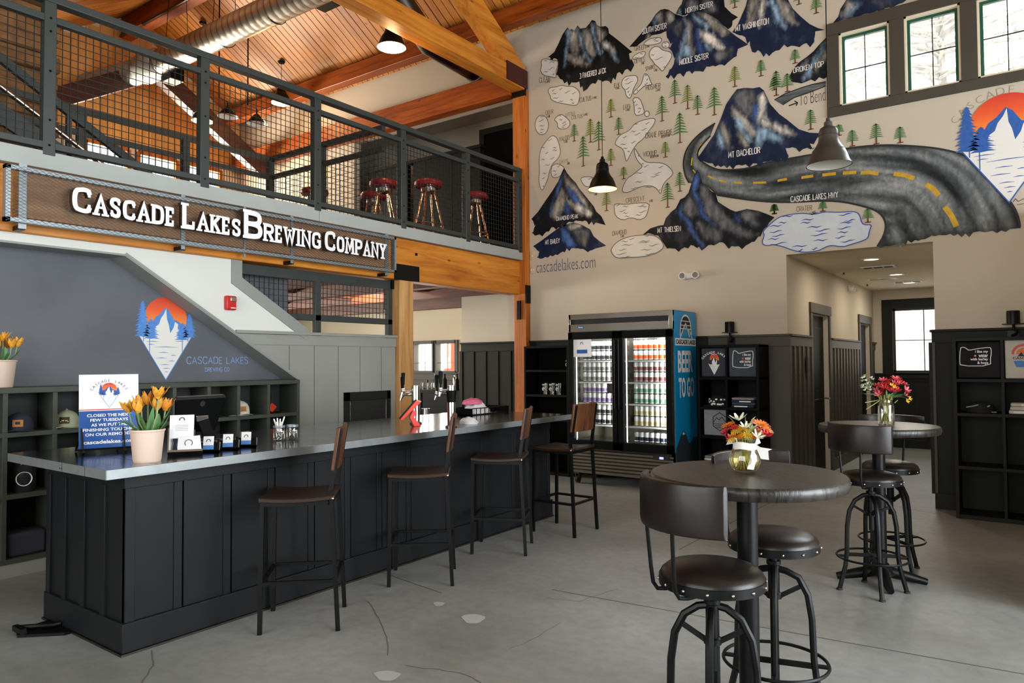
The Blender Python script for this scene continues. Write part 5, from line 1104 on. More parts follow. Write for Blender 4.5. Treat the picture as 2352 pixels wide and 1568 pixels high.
for (x0, x1, hs) in ((CX0+.01, -4.045, 1), (-4.03, CX1-.015, -1)):
    dr = mk('door', MB().box(x0, x0+.065, CFY-.04, CFY+.02, .452, 1.885).box(x1-.065, x1, CFY-.04, CFY+.02, .452, 1.885).box(x0, x1, CFY-.04, CFY+.02, 1.795, 1.885).box(x0, x1, CFY-.04, CFY+.02, .452, .55), 'black_paint', ck, bev=.004)
    mk('door_glass', MB().box(x0+.06, x1-.06, CFY-.012, CFY-.008, .545, 1.80), 'cooler_glass', dr)
    hx = x1-.02 if hs == 1 else x0+.02; mk('handle', MB().box(hx-.006, hx+.006, CFY-.062, CFY-.04, .95, 1.78), 'steel_dark', dr)
    lx = x0+.075; mk('led_strip', MB().box(lx, lx+.012, CFY+.025, CFY+.037, .56, 1.79), 'cooler_led', ck); mk('side_rack', MB().box(lx+.015, lx+.02, CFY+.03, CFY+.5, .56, 1.79), 'steel', ck)
for i in range(7): z = .15+i*.041; mk('grille_slat', MB().bar((CX0+.012, CFY-.004, z+.012), (CX1-.012, CFY-.004, z+.012), .008, .032, (0, -.45, 1)), 'steel', ck)
mk('control_panel', MB().box(CX1-.26, CX1-.06, CFY-.016, CFY-.004, .375, .425), 'rubber', ck); mk('display', MB().box(CX1-.18, CX1-.13, CFY-.018, CFY-.016, .387, .413), 'display_glow', ck)
for x in (CX0+.08, CX1-.09):
    for y in (CFY+.06, CBY-.08): mk('caster', MB().tube([(x-.014, y, .05), (x+.014, y, .05)], .05, 16).box(x-.03, x-.018, y-.025, y+.025, .05, .135).box(x+.018, x+.03, y-.025, y+.025, .05, .135).box(x-.04, x+.04, y-.04, y+.04, .12, .14), 'steel_dark', ck)
SHL = [.741, 1.008, 1.268, 1.530]
for z in SHL:
    for x0, x1 in ((CX0+.065, -4.05), (-4.025, CX1-.065)): mk('shelf', MB().box(x0+.03, x1, CFY+.06, CFY+.075, z-.018, z-.001).box(x0+.03, x1, CFY+.075, CBY-.07, z-.006, z-.001), 'white_plastic', ck)
nt = thing('paper_notice', 'white paper notice with a blue bar taped to the cooler\'s left glass door', 'notice', (-4.52, CFY-.02, 1.70)); mk('sheet', MB().box(-4.675, -4.405, CFY-.0155, CFY-.0135, 1.578, 1.80), 'white_paper', nt)
m = MB().flat([(-4.61, 1.62), (-4.46, 1.62), (-4.46, 1.668), (-4.61, 1.668)], XZ(CFY-.0165)); mk('blue_bar', m, 'print_blue', nt); m = MB().ribbon([(-4.54+.018*cos(a*pi/8), 1.74+.02*sin(a*pi/8)) for a in range(-1, 10)], .008, XZ(CFY-.0165)); mk('emblem_print', m, 'print_black', nt)
def can_proto(mat):
    m = MB(); pr = [(.024, 0), (.0325, .010), (.0325, .018), (.0325, .062), (.0325, .080), (.0325, .104), (.026, .117), (.026, .121), (.023, .119), (1e-4, .119)]
    m.lathe(pr, 14, (0, 0, 0), mis=[2, 0, 1, 0, 0, 0, 2, 2, 2])
    # a dark emblem patch on the white upper half
    return m
kinds = {}; ORD = ('first', 'second', 'third', 'fourth', 'fifth', 'sixth', 'seventh')
def cans(side, shelf, z, x0, n, mat, adj):
    for k, cnt in enumerate(n):
        for i in range(cnt):
            if mat not in kinds: o = kinds[mat] = mk('beer_can', can_proto(mat), ['can_white', mat, 'can_top'])
            else: o = kinds[mat].copy(); COL.objects.link(o)
            o.location = (x0+i*.067, CFY+.13, z+k*.1225); o.rotation_euler.z = random.uniform(0, 6)
            tag(o, '%s-banded can, %s from left%s, %s shelf, %s cooler door' % (adj, ORD[i], '' if len(n) == 1 else (', lower layer', ', upper layer')[k], shelf, side), 'can', 'cans on the %s shelf behind the %s cooler door' % (shelf, side))
FLZ = .553
for side, x0, rows in (('left', -4.575, (('top', 3, (7, 7), 'can_black', 'black'), ('second', 2, (7, 7), 'can_grey', 'grey'), ('third', 1, (7, 5), 'can_purple', 'purple'), ('fourth', 0, (7, 7), 'can_black', 'black'))),
                       ('right', -3.868, (('top', 3, (7, 7), 'can_orange', 'orange'), ('second', 2, (7, 7), 'can_maroon', 'maroon'), ('third', 1, (7, 7), 'can_green', 'green'), ('fourth', 0, (7, 7), 'can_cream', 'cream')))):
    for shelf, zi, n, mat, adj in rows: cans(side, shelf, SHL[zi], x0, n, mat, adj)
cans('right', 'bottom', FLZ, -3.868, (7,), 'can_navy', 'navy')
area('cooler_light', (-4.03, CFY+.07, 1.86), (-4.03, CFY+.13, .5), 1.2, .06, 10, (1, 1, 1))
for _x, _a in ((CX0+.085, -4.3), (-4.06, -4.4), (-3.95, -3.7), (CX1-.085, -3.6)): area('cooler_light', (_x, CFY+.035, 1.2), (_a, CFY+.14, 1.2), .02, 1.3, 7, (1, 1, 1))

# ------------------------------------------------------------------ merchandise shelves
def cube_shelf(name, label, x0, x1, y0, y1, zs, xsplit, mat='black_paint'):
    t = thing(name, label, 'shelf', ((x0+x1)/2, (y0+y1)/2, 0))
    mk('side', MB().box(x0, x0+.03, y0, y1, 0, zs[-1]), mat, t, bev=.002); mk('side', MB().box(x1-.03, x1, y0, y1, 0, zs[-1]), mat, t, bev=.002)
    for z in zs: mk('shelf_board', MB().box(x0, x1, y0+.002, y1, z-.03 if z else 0, z if z else .04), mat, t, bev=.002)
    for x in xsplit: mk('divider', MB().box(x-.012, x+.012, y0+.004, y1, .04, zs[-1]-.03), mat, t)
    mk('back_board', MB().box(x0+.03, x1-.03, y1-.008, y1, .04, zs[-1]-.02), mat, t); return t
MX0, MX1, MY0, MY1 = -3.19, -2.475, 8.06, 8.44; MZ = [0, .36, .65, .985, 1.33, 1.70]
cube_shelf('cube_shelf', 'black cube shelf of folded shirts between the cooler and the hall', MX0, MX1, MY0, MY1, MZ, [-2.845])
def shirt(label, x0, x1, z0, z1, mat, y=MY0+.05, group=None):
    t = thing('displayed_shirt', label, 'shirt', ((x0+x1)/2, y+.02, z0), 0, group); mk('cloth', MB().box(x0, x1, y, y+.03, z0, z1), mat, t, bev=.008); return t
FY = MY0+.049
s1 = shirt('dark shirt printed with the lake emblem in the shelf\'s top left cube', MX0+.035, -2.862, 1.335, 1.665, 'cloth_navy_grey'); fs_ = lambda u, v, k: (-3.0+u*.072, FY-.001-k*.0006, 1.485+v*.082)
emblem(s1, fs_, 'cloth_navy_grey', 'print_white', big=False, lines='cloth_navy_grey'); m = MB(); arc_text(m, 'CASCADE LAKES', lambda u, v: (u, FY-.002, v), -3.0, 1.44, .165, .026, 142, 38, bold=.03); text(m, 'BREWING CO', lambda u, v: (u, FY-.002, v), -3.0, 1.588, w=.07, h=.010, align='c', bold=.02); mk('lettering', m, 'print_white', s1)
OREG = [(.03, .95), (.0, .3), (.02, .04), (.97, .04), (.97, .45), (1.0, .6), (1.0, .9), (.95, .97), (.55, .9), (.3, .82), (.22, .93), (.12, 1.0)]
def slogan(parent, fn, w_, h_):
    m = MB(); o = chaikin([(p[0]*w_, p[1]*h_) for p in OREG], 1, True); m.ribbon(o, .035*h_, fn, closed=True)
    for s, y, ww in (('i like my', .66, .40), ('water', .47, .30), ('with barley', .28, .56), ('& hops', .10, .34)): text(m, s, fn, w_*.90, h_*y, w=w_*ww, h=h_*.165, align='r', bold=.03)
    mk('lettering', m, 'print_white', parent); mk('hop_mark', MB().flat([(w_*.50+h_*.05*cos(a*pi/5), h_*.55+h_*.05*sin(a*pi/5)) for a in range(10)], fn), 'can_orange', parent)
s2 = shirt('slate shirt with a white barley and hops slogan in the shelf\'s top right cube', -2.828, MX1-.045, 1.335, 1.672, 'cloth_slate'); slogan(s2, lambda u, v: (-2.785+u, FY-.002, 1.43+v), .235, .205)
s3 = shirt('grey shirt with a hexagon mountain print in the shelf\'s middle left cube', MX0+.055, -2.87, .655, .968, 'cloth_grey')
m = MB(); hx, hz, hr = -2.945, .815, .10; fh = lambda u, v: (u, FY-.002, v)
m.ribbon([(hx+hr*.9*sin(a*pi/3), hz+hr*1.05*cos(a*pi/3)) for a in range(6)], .010, fh, closed=True).ribbon([(hx-.085, hz-.02), (hx-.035, hz+.045), (hx-.01, hz+.02), (hx+.025, hz+.055), (hx+.085, hz-.02)], .008, fh)
for k in range(3): m.ribbon([(hx-.08+.02*k+i*(.16-.04*k)/8, hz-.03-.022*k+.006*(i % 2)) for i in range(9)], .006, fh)
mk('print', m, 'print_black', s3)
def pile(label, x0, x1, z, n, mats, th=.028, y0=MY0+.03, y1=MY0+.28, grp=None):
    for i in range(n):
        a = random.uniform(0, .02); t = thing('folded_shirt', '%s %s' % (('bottom', 'second', 'third', 'fourth', 'fifth')[i] if i < n-1 else 'top', label), 'shirt', ((x0+x1)/2, (y0+y1)/2, z+i*th), 0, grp)
        mk('cloth', MB().box(x0+a, x1-random.uniform(0, .02), y0+a*.5, y1, z+i*th+.001, z+(i+1)*th-.001), mats[i % len(mats)], t, bev=.009)
        if i % 2 == 0: mk('print', MB().box(x0+.04+.03*i, x1-.09+.02*i, y0+a*.5-.001, y0+.01, z+i*th+.006, z+(i+1)*th-.009), 'print_white', t)
pile('blue and white folded shirt in the second row\'s right cube', -2.81, -2.53, .986, 4, ['denim', 'cloth_slate', 'denim', 'cloth_grey'])
pc = thing('printed_cap', 'black and white patterned cap in the left cube of the second row', 'hat', (-2.99, 8.2, .986)); mk('crown', MB().lathe([(.115, .0), (.117, .035), (.10, .085), (.06, .12), (1e-4, .132)], 18, (-2.99, 8.2, .99)), 'cloth_black', pc); mk('brim', MB().prism([(-3.14, 8.12), (-2.84, 8.12), (-2.88, 8.07), (-3.1, 8.07)], .99, 1.0, lambda u, v, z: (u, v, z)), 'cloth_black', pc)
m = MB(); random.seed(5)
for i in range(16): a = -2.6+i*.13+random.uniform(-.05, .05); z = .995+random.uniform(.0, .075); r = .119-.2*max(0, z-1.025)*.9; w_ = .025; m.add([(-2.99+r*cos(a+q/r), 8.2+r*sin(a+q/r), z+h) for q, h in ((-w_/2, 0), (w_/2, 0), (w_/2, .018), (-w_/2, .018))], [(0,1,2,3)])
mk('pattern', m, 'print_white', pc)
pile('white folded shirt in the lowest visible left cube', MX0+.05, -2.87, .361, 2, ['cloth_white', 'cloth_grey'])
# dark cube shelf left of the cooler with three glasses
cube_shelf('cube_shelf', 'black cube shelf in the corner left of the cooler', -5.70, -4.98, 8.1, 8.44, [0, .42, .75, 1.075, 1.41, 1.735], [])
for i, px in enumerate((1252, 1268, 1283)):
    p = onp(px, 925, 1, 8.2); t = thing('pint_glass', '%s of three white-printed glasses on the dark shelf left of the cooler' % ('leftmost', 'middle', 'rightmost')[i], 'glass', (p.x, 8.2, 1.076)); c0 = (p.x, 8.2, 1.076)
    mk('glass', MB().lathe([(1e-4, .0), (.028, 0), (.04, .15), (.037, .15), (.026, .006)], 16, c0), 'beer_glass', t); m = MB(); F = lambda u, v: (c0[0]+u, c0[1]-.041, c0[2]+v); m.ribbon([(.018*cos(a*pi/6), .075+.018*sin(a*pi/6)) for a in range(11)], .007, F).ribbon([(-.008, .078), (.006, .074)], .008, F).ribbon([(-.02, .13), (.02, .132)], .009, F); mk('print', m, 'print_white', t)
t = thing('pint_glass', 'single printed glass on the upper dark shelf beside the cooler\'s edge', 'glass', (-5.02, 8.2, 1.411)); mk('glass', MB().lathe([(1e-4, 0), (.028, 0), (.038, .14), (.035, .14), (.026, .006)], 16, (-5.04, 8.2, 1.411)), 'beer_glass', t); mk('print', MB().ribbon([(-5.04+.018*cos(a*pi/6), 1.48+.018*sin(a*pi/6)) for a in range(11)], .005, XZ(8.155)).ribbon([(-5.06, 1.53), (-5.02, 1.53)], .005, XZ(8.155)), 'print_white', t)
# shelf at the right edge
QX0, QX1, QY0 = -.63, .12, 8.06; cube_shelf('cube_shelf', 'dark cube shelf of shirts against the wall right of the hall', QX0, QX1, QY0, 8.44, [0, .50, 1.005, 1.33, 1.72], [-.235], 'wainscot_dark')
s4 = shirt('black shirt with a white barley and hops slogan on the right-hand shelf', QX0+.04, -.25, 1.34, 1.68, 'cloth_black', QY0+.05); slogan(s4, lambda u, v: (-.575+u, QY0+.048, 1.445+v), .255, .19)
s5 = shirt('white shirt with a red arc and blue print at the right edge of the picture', -.215, .08, 1.335, 1.70, 'cloth_white', QY0+.05); F = lambda u, v: (-.07+u, QY0+.048, 1.53+v)
mk('print', MB().ribbon([(.085*cos(a*pi/10), .03+.085*sin(a*pi/10)) for a in range(0, 11)], .022, F), 'sign_red', s5); mk('print', MB().flat([(.06*cos(a*pi/10), .03+.06*sin(a*pi/10)) for a in range(0, 11)], F), 'petal_orange', s5); mk('print', MB().flat([(-.08, -.03), (.08, -.03), (.06, -.09), (-.06, -.09)], F), 'logo_blue_pale', s5); m = MB().flat([(-.05, .01), (-.02, .05), (0, .02), (.03, .06), (.06, .01)], lambda u, v: (-.07+u, QY0+.0475, 1.53+v)); text(m, 'CASCADE', F, 0, -.018, w=.17, h=.024, align='c', bold=.03); mk('print', m, 'print_black', s5)
pile('white folded shirt with red print on the right-hand shelf', -.20, .09, 1.006, 3, ['cloth_white', 'cloth_white', 'cloth_white'], .034, QY0+.04, QY0+.3)
t = thing('baseball_cap', 'dark cap with pale edge stripes on the right-hand shelf', 'hat', (-.42, 8.2, 1.006)); mk('crown', MB().lathe([(.11, .0), (.115, .05), (.09, .09), (1e-4, .11)], 18, (-.42, 8.2, 1.008)), 'cloth_black', t); mk('edge_stripe', MB().ribbon([(-.53, 1.06), (-.48, 1.07), (-.43, 1.085)], .010, XZ(8.08)).ribbon([(-.36, 1.07), (-.34, 1.08)], .012, XZ(8.08)).ribbon([(-.33, 1.02), (-.29, 1.02)], .008, XZ(8.08)), 'cloth_grey', t)
# black wall lamps standing on the dado cap
for px, lb in ((1677, 'black wall lamp with a disc collar above the cube shelf by the hall'), (2328, 'black wall lamp with a disc collar above the right-hand shelf')):
    x = onp(px, 760, 1, 8.40).x; t = thing('wall_lamp', lb, 'lamp', (x, 8.40, 1.75)); c0 = (x, 8.385, 0)
    mk('shade', MB().lathe([(1e-4, 1.98), (.052, 1.98), (.055, 1.97), (.055, 1.85), (.03, 1.85)], 20, c0), 'black_metal', t); mk('collar', MB().lathe([(.03, 1.85), (.092, 1.848), (.092, 1.855), (.03, 1.858)], 20, c0), 'black_metal', t)
    mk('arm', MB().tube([(x, 8.385, 1.85), (x+.005, 8.385, 1.80), (x+.03, 8.38, 1.775), (x+.01, 8.38, 1.75), (x-.01, 8.42, 1.745), (x-.01, 8.46, 1.75)], .013, 8), 'black_metal', t); mk('backplate', MB().box(x-.05, x+.04, 8.445, 8.462, 1.70, 1.79), 'black_metal', t)
# emergency lights
def elight(label, p, out, up=(0, 0, 1)):
    t = thing('emergency_light', label, 'light', p); o = V(out); s = o.cross(V((0, 0, 1))).normalized()
    mk('body', MB().bar(V(p)-s*.075+o*.02, V(p)+s*.075+o*.02, .04, .075, (0, 0, 1)), 'white_plastic', t, bev=.012)
    for k in (-1, 1): b = V(p)+s*.085*k+o*.03; hd = mk('lamp_head', MB().tube([b, b+o*.055], [.035, .046], 16), 'white_plastic', t); mk('lens', MB().tube([b+o*.054, b+o*.057], .036, 16), 'chrome', hd)
elight('white twin-head emergency light on the mural wall above the cooler', (-3.415, 8.478, 2.575), (0, -1, 0)); pe = onp(1950, 664, 0, HX0); elight('twin-head emergency light high on the hall\'s left wall', (HX0+.002, pe.y, pe.z), (1, 0, 0))
for z, lb in ((3.046, 'upper of two almond switch plates at the mural\'s left edge'), (2.844, 'lower of two almond switch plates at the mural\'s left edge')):
    t = thing('switch_plate', lb, 'switch', (-5.80, 8.478, z)); mk('plate', MB().box(-5.835, -5.765, 8.472, 8.48, z-.06, z+.06), 'almond_plastic', t, bev=.003)
    for k in (-1, 1) if z < 3 else (0,): mk('toggle', MB().box(-5.80+k*.017-.005, -5.80+k*.017+.005, 8.464, 8.473, z-.012, z+.012), 'white_plastic', t)
# hall ceiling
for i, y in enumerate((9.48, 11.4, 12.75)):
    t = thing('recessed_downlight', '%s recessed downlight in the hall ceiling' % ('nearest', 'middle', 'farthest')[i], 'light', (-1.55, y, HZ)); mk('trim_ring', MB().lathe([(.085, -.002), (.11, -.002), (.108, -.012), (.085, -.012)], 24, (-1.55, y, HZ)), 'white_plastic', t); mk('lens', MB().lathe([(1e-4, -.005), (.086, -.005)], 24, (-1.55, y, HZ)), 'down_glow', t)
    area('hall_light', (-1.55, y, HZ-.02), (-1.55, y, 0), .16, .16, 9, HALLC)
for i, (px, py, n) in enumerate(((2017, 612, 3), (2027, 639, 1), (2085, 646, 3))):
    p = onp(px, py, 2, HZ); t = thing('ceiling_vent', '%s vent grille in the hall ceiling' % ('nearest', 'middle shiny', 'farthest')[i], 'vent', (p.x, p.y, HZ)); mk('frame', MB().box(p.x-.2, p.x+.2, p.y-.09, p.y+.09, HZ-.012, HZ-.001), 'white_plastic', t)
    for k in range(n): a = p.x-.18+.36*k/n; mk('louvre', MB().box(a+.01, a+.36/n-.01, p.y-.06, p.y+.06, HZ-.015, HZ-.0121), 'rubber' if n > 1 else 'steel', t)
for i, (px, py) in enumerate(((1938, 625), (1992, 652))):
    p = onp(px, py, 2, HZ); t = thing('sprinkler_head', '%s small sprinkler head under the hall ceiling' % ('nearer', 'farther')[i], 'sprinkler', (p.x, p.y, HZ)); mk('escutcheon', MB().lathe([(1e-4, -.004), (.035, -.004), (.04, 0)], 14, (p.x, p.y, HZ)), 'white_plastic', t); mk('head', MB().lathe([(.012, -.004), (.012, -.03), (.025, -.034), (1e-4, -.036)], 12, (p.x, p.y, HZ)), 'steel_dark', t)
t = thing('thermostat', 'small grey control panel on the hall dado near the first door', 'switch', (HX0+.03, 9.2, 1.45)); mk('plate', MB().box(HX0+.027, HX0+.045, 9.17, 9.25, 1.36, 1.56), 'trim_dark', t, bev=.003)
# outside: bare trees past the high windows, a pale neighbouring house past the hall window, a closed red umbrella past the annex windows
random.seed(11)
for i, (x, y, lean) in enumerate(((-3.9, 17.5, .2), (-1.5, 19.5, -.1), (.9, 17.6, .1))):
    t = thing('bare_tree', '%s bare tree outside the high mural windows' % ('leftmost', 'middle', 'rightmost')[i], 'tree', (x, y, 0)); m = MB(); m.tube([(x, y, 0), (x+lean*.3, y, 3.5), (x+lean*.8, y+.2, 7), (x+lean*1.4, y, 11.6)], [.2, .17, .13, .05], 8)
    tw = MB()
    for k in range(110):
        z = random.uniform(5.0, 11); a = random.uniform(0, 2*pi); l = random.uniform(1.0, 2.6); b = V((x+lean*(z/6), y, z)); e = b+V((cos(a)*l, sin(a)*l*.6, random.uniform(-.2, 1.0))); mid = b.lerp(e, .5)+V((random.uniform(-.15, .15), 0, random.uniform(-.1, .2)))
        tw.tube([b, mid, e], [.05, .03, .012], 5)
        for s in range(4): c_ = mid.lerp(e, random.random()); tw.tube([c_, c_+V((random.uniform(-.5, .5), random.uniform(-.3, .3), random.uniform(-.4, .4)))], [.014, .005], 4)
    mk('trunk', m, 'bark', t); mk('branches', tw, 'bark', t)
t = thing('neighbour_house', 'pale house with a wide eave outside the hall window', 'building', (-1.5, 22, 0)); mk('house_wall', MB().box(-6, 3, 22, 22.3, 0, 2.75), 'neighbour_wall', t); mk('eave', MB().box(-2.3, 3, 21.2, 22.4, 2.75, 2.9), 'neighbour_trim', t); mk('gutter', MB().box(-2.3, 3, 21.1, 21.22, 2.68, 2.82), 'neighbour_wall', t); mk('roof', MB().prism([(21.2, 2.9), (22.6, 2.9), (24.5, 3.9), (24.5, 4.0)], -2.2, 3.2, lambda u, v, x: (x, u, v)), 'neighbour_wall', t)
t = thing('patio_umbrella', 'closed red patio umbrella outside the annex window', 'umbrella', (-9.35, 10.9, 0)); m = MB(); n = 16; pr = [(.03, 2.5), (.09, 2.2), (.15, 1.8), (.20, 1.4), (.24, 1.05), (.23, 1.0)]
for r, z in pr:
    for j in range(n): k = 1+.25*(j % 2); m.v.append((-9.35+r*k*cos(2*pi*j/n), 10.9+r*k*sin(2*pi*j/n), z))
for i in range(len(pr)-1):
    for j in range(n): m.f.append((i*n+j, i*n+(j+1) % n, (i+1)*n+(j+1) % n, (i+1)*n+j)); m.m.append(0)
mk('canopy', m, 'umbrella_red', t); mk('pole', MB().tube([(-9.35, 10.9, 0), (-9.35, 10.9, 2.6)], .025, 8), 'steel_dark', t)
struct('floor_outside', MB().box(-16, 8, 14.2, 40, -.12, -.02).box(-16, -2.6, 9.96, 14.2, -.12, -.02), 'neighbour_wall')

# ------------------------------------------------------------------ pub tables and swivel stools
def pub_table(label, x, y):
    t = thing('pub_table', label, 'table', (x, y, 0))
    mk('tabletop', MB().lathe([(1e-4, 1.018), (.345, 1.018), (.372, 1.022), (.378, 1.032), (.380, 1.05), (.377, 1.064), (.371, 1.070), (1e-4, 1.070)], 72, (x, y, 0)), 'table_wood', t)
    mk('pole', MB().lathe([(.042, .09), (.040, .12), (.040, 1.0), (.07, 1.004), (.07, 1.018)], 24, (x, y, 0)), 'iron', t)
    mk('collar', MB().lathe([(.09, .06), (.075, .085), (.05, .13), (.042, .135)], 24, (x, y, 0)), 'iron', t)
    for k in range(2):
        a = .35+k*pi/2; c_, s_ = cos(a), sin(a); m = MB()
        m.tube([(x-c_*.28, y-s_*.28, .022), (x-c_*.18, y-s_*.18, .045), (x-c_*.05, y-s_*.05, .075), (x+c_*.05, y+s_*.05, .075), (x+c_*.18, y+s_*.18, .045), (x+c_*.28, y+s_*.28, .022)], [.022, .032, .04, .04, .032, .022], 10); mk('foot', m, 'iron', t)
    return t
T1, T2 = (-.94, 2.88), (-.875, 5.47)
pub_table('round dark wood pub table in the foreground with the ribboned vase', *T1); pub_table('round dark wood pub table further back with the jar of flowers', *T2)
def pub_stool():
    """swivel stool, backrest towards local -y"""
    t = thing('pub_stool', 'stool', 'stool'); SZ = .742
    cu2 = mk('seat', MB().lathe([(1e-4, SZ-.03), (.170, SZ-.03), (.183, SZ-.022), (.186, SZ-.002), (.180, SZ+.014), (.160, SZ+.030), (.11, SZ+.042), (.05, SZ+.047), (1e-4, SZ+.048)], 40), 'leather', t)
    bd = mk('seat_band', MB().lathe([(.176, SZ-.034), (.189, SZ-.034), (.189, SZ-.002), (.184, SZ-.001)], 40), 'iron', t)
    rv = mk('rivet', MB().ball((0, 0, 0), .0062, 6), 'steel', bd)
    def put(k, o): o.location = (.190*cos(.45*k+.1), .190*sin(.45*k+.1), SZ-.018)
    pieces('rivet', rv, 14, bd, put)
    mk('screw', MB().lathe([(.045, SZ-.034), (.045, SZ-.045), (.017, SZ-.05), (.017, .40), (1e-4, .40)], 16), 'iron', t)
    mk('hub', MB().lathe([(.020, .655), (.030, .655), (.030, .64), (.024, .635), (.024, .52), (.032, .515), (.032, .495), (.020, .49)], 18), 'iron', t)
    for k in range(2):
        a = pi/4+k*pi/2; c_, s_ = cos(a), sin(a)
        pr = [(-.205, .0), (-.165, .16), (-.155, .25), (-.150, .42), (-.135, .52), (-.10, .59), (-.05, .625), (0, .635), (.05, .625), (.10, .59), (.135, .52), (.150, .42), (.155, .25), (.165, .16), (.205, .0)]
        m = MB(); P = [V((u*c_, u*s_, z-(.012 if k else 0) if z > .6 else z)) for u, z in pr]
        m.tube(P, .0145, 8); mk('arched_leg', m, 'iron', t)
        for u in (-.205, .205): mk('foot_pad', MB().lathe([(1e-4, 0), (.020, 0), (.018, .012), (1e-4, .014)], 10, (u*c_, u*s_, 0)), 'rubber', t)
        m = MB()
        for s in (-1, 1): m.bar((s*.118*c_, s*.118*s_, .56), (s*.025*c_, s*.025*s_, .505), .016, .016); 
        mk('brace', m, 'iron', t)
        mk('cross_bar', MB().bar((-.156*c_, -.156*s_, .235-.012*k), (.156*c_, .156*s_, .235-.012*k), .008, .024), 'iron', t)
    mk('foot_ring', MB().tube([(.215*cos(a*pi/20), .215*sin(a*pi/20), .225) for a in range(40)], .0075, 6, closed=True), 'iron', t)
    for k in range(4): a = pi/4+k*pi/2; mk('ring_lug', MB().tube([(.155*cos(a), .155*sin(a), .225), (.216*cos(a), .216*sin(a), .225)], .009, 6), 'iron', t)
    for s in (-1, 1):
        x = s*.062; mk('back_rod', MB().tube([(x, -.10, SZ-.043), (x, -.16, SZ-.046), (x, -.195, SZ-.040), (x*1.02, -.213, SZ-.015), (x*1.05, -.220, SZ+.04), (x*1.2, -.232, .96), (x*1.2, -.236, 1.02)], .0075, 8), 'iron', t)
    pad = MB(); n = 16; hw_, z0, z1 = .218, .925, 1.098; prof = [(0, 0), (.012, -.004), (.030, .0), (.036, .02), (.036, .153), (.030, .172), (.012, .176), (0, .172), (-.006, .15), (-.006, .02)]
    vs = []
    for i in range(n+1):
        tt = i/n*2-1; a = tt*.95; R0 = .235; e = 1-max(0, abs(tt)-.9)*1.5
        for (d, z) in prof:
            rr = R0-d*e+.006; vs.append((sin(a)*hw_/sin(.95), -cos(a)*rr-.01+.05*(1-cos(a)), z0+z*(z1-z0)/.172+.004*cos(a)))
    k = len(prof); fs = []
    for i in range(n):
        for j in range(k): fs.append((i*k+j, i*k+(j+1) % k, (i+1)*k+(j+1) % k, (i+1)*k+j))
    fs += [tuple(range(k))[::-1], tuple(n*k+j for j in range(k))]
    mk('backrest', pad.add(vs, fs), 'leather', t, bev=.004)
    return t
ps = pub_stool()
for i, (x, y, deg, lb) in enumerate(((-.965, 2.55, 241, 'nearest leather pub stool, its curved back towards the camera'), (-.93, 3.19, 150, 'leather pub stool on the far side of the foreground table'), (-.885, 5.22, 249, 'leather pub stool on the near side of the back table'), (-.86, 5.83, 92, 'leather pub stool on the far side of the back table'))):
    o = ps if i == 0 else copy_tree(ps); o.location = (x, y, 0); o.rotation_euler.z = radians(deg+90); o['label'] = lb; o['group'] = 'swivel stools at the pub tables'

# ------------------------------------------------------------------ flowers
def bloom(t, c, nrm, r, kind, mat, seed=0):
    """a flower head: rows of petals around an axis"""
    c = V(c); ax = V(nrm).normalized(); e1 = ax.cross(V((.2, .3, 1))).normalized(); e2 = ax.cross(e1); m = MB()
    rows = {'mum': ((14, 1.0, .25), (12, .78, .55), (9, .52, .9), (6, .28, 1.3)), 'daisy': ((12, 1.0, .1), (8, .7, .5)), 'lily': ((6, 1.0, .75),), 'rose': ((6, 1.0, .9), (5, .7, 1.3), (4, .4, 1.8))}[kind]
    for row, (n, rr, tilt) in enumerate(rows):
        for k in range(n):
            a = 2*pi*(k+.5*row)/n+seed; d = e1*cos(a)+e2*sin(a); s = ax.cross(d); L = r*rr; w_ = (2.6*r*rr/n)*(1.0 if kind != 'lily' else .85)
            out = (d*cos(tilt*.8)+ax*sin(tilt*.8)); p1 = c+out*L*.55; p2 = c+out*L+ (ax*(-.06*r) if kind == 'mum' else ax*.05*r)
            m.add([c+ax*r*.05*row, p1+s*w_*.5, p1-s*w_*.5, p2+s*w_*.22, p2-s*w_*.22, p1+ax*r*.06], [(0, 1, 5), (0, 5, 2), (1, 3, 5), (5, 4, 2), (5, 3, 4)])
    o = mk('flower_head', m, mat, t)
    if kind == 'daisy': mk('flower_centre', MB().ball(c+ax*r*.22, r*.2, 6), 'stem', o)
    return o
random.seed(21)
VX, VY = T1[0]-.012, T1[1]+.02; VZ = 1.0705
vs_ = thing('flower_vase', 'rounded glass vase of orange, yellow and red flowers tied with a white ribbon', 'vase', (VX, VY, VZ))
mk('glass', MB().lathe([(1e-4, .002), (.036, .002), (.050, .012), (.0615, .038), (.0615, .058), (.052, .085), (.043, .102), (.042, .115), (.050, .134), (.0485, .134), (.0405, .115), (.0415, .101), (.0505, .084)], 36, (VX, VY, VZ)), 'vase_glass', vs_)
mk('water', MB().lathe([(1e-4, .006), (.046, .012), (.0575, .038), (.0575, .058), (.050, .080), (1e-4, .080)], 28, (VX, VY, VZ)), 'vase_water', vs_)
m = MB()
for i in range(16): a = 2*pi*i/16; m.tube([(VX+.036*cos(a+2.2), VY+.036*sin(a+2.2), VZ+.012), (VX+.012*cos(a), VY+.012*sin(a), VZ+.085), (VX+.035*cos(a), VY+.035*sin(a), VZ+.15)], .0024, 5)
mk('stems', m, 'stem', vs_)
rb = MB(); n = 32
for i in range(n):
    a = 2*pi*i/n; k = .0035*sin(3*a); rb.v += [(VX+.0465*cos(a), VY+.0465*sin(a), VZ+.092+k), (VX+.0455*cos(a), VY+.0455*sin(a), VZ+.121+k)]
rb.f = [(2*i, 2*((i+1) % n), 2*((i+1) % n)+1, 2*i+1) for i in range(n)]; rb.m = [0]*n
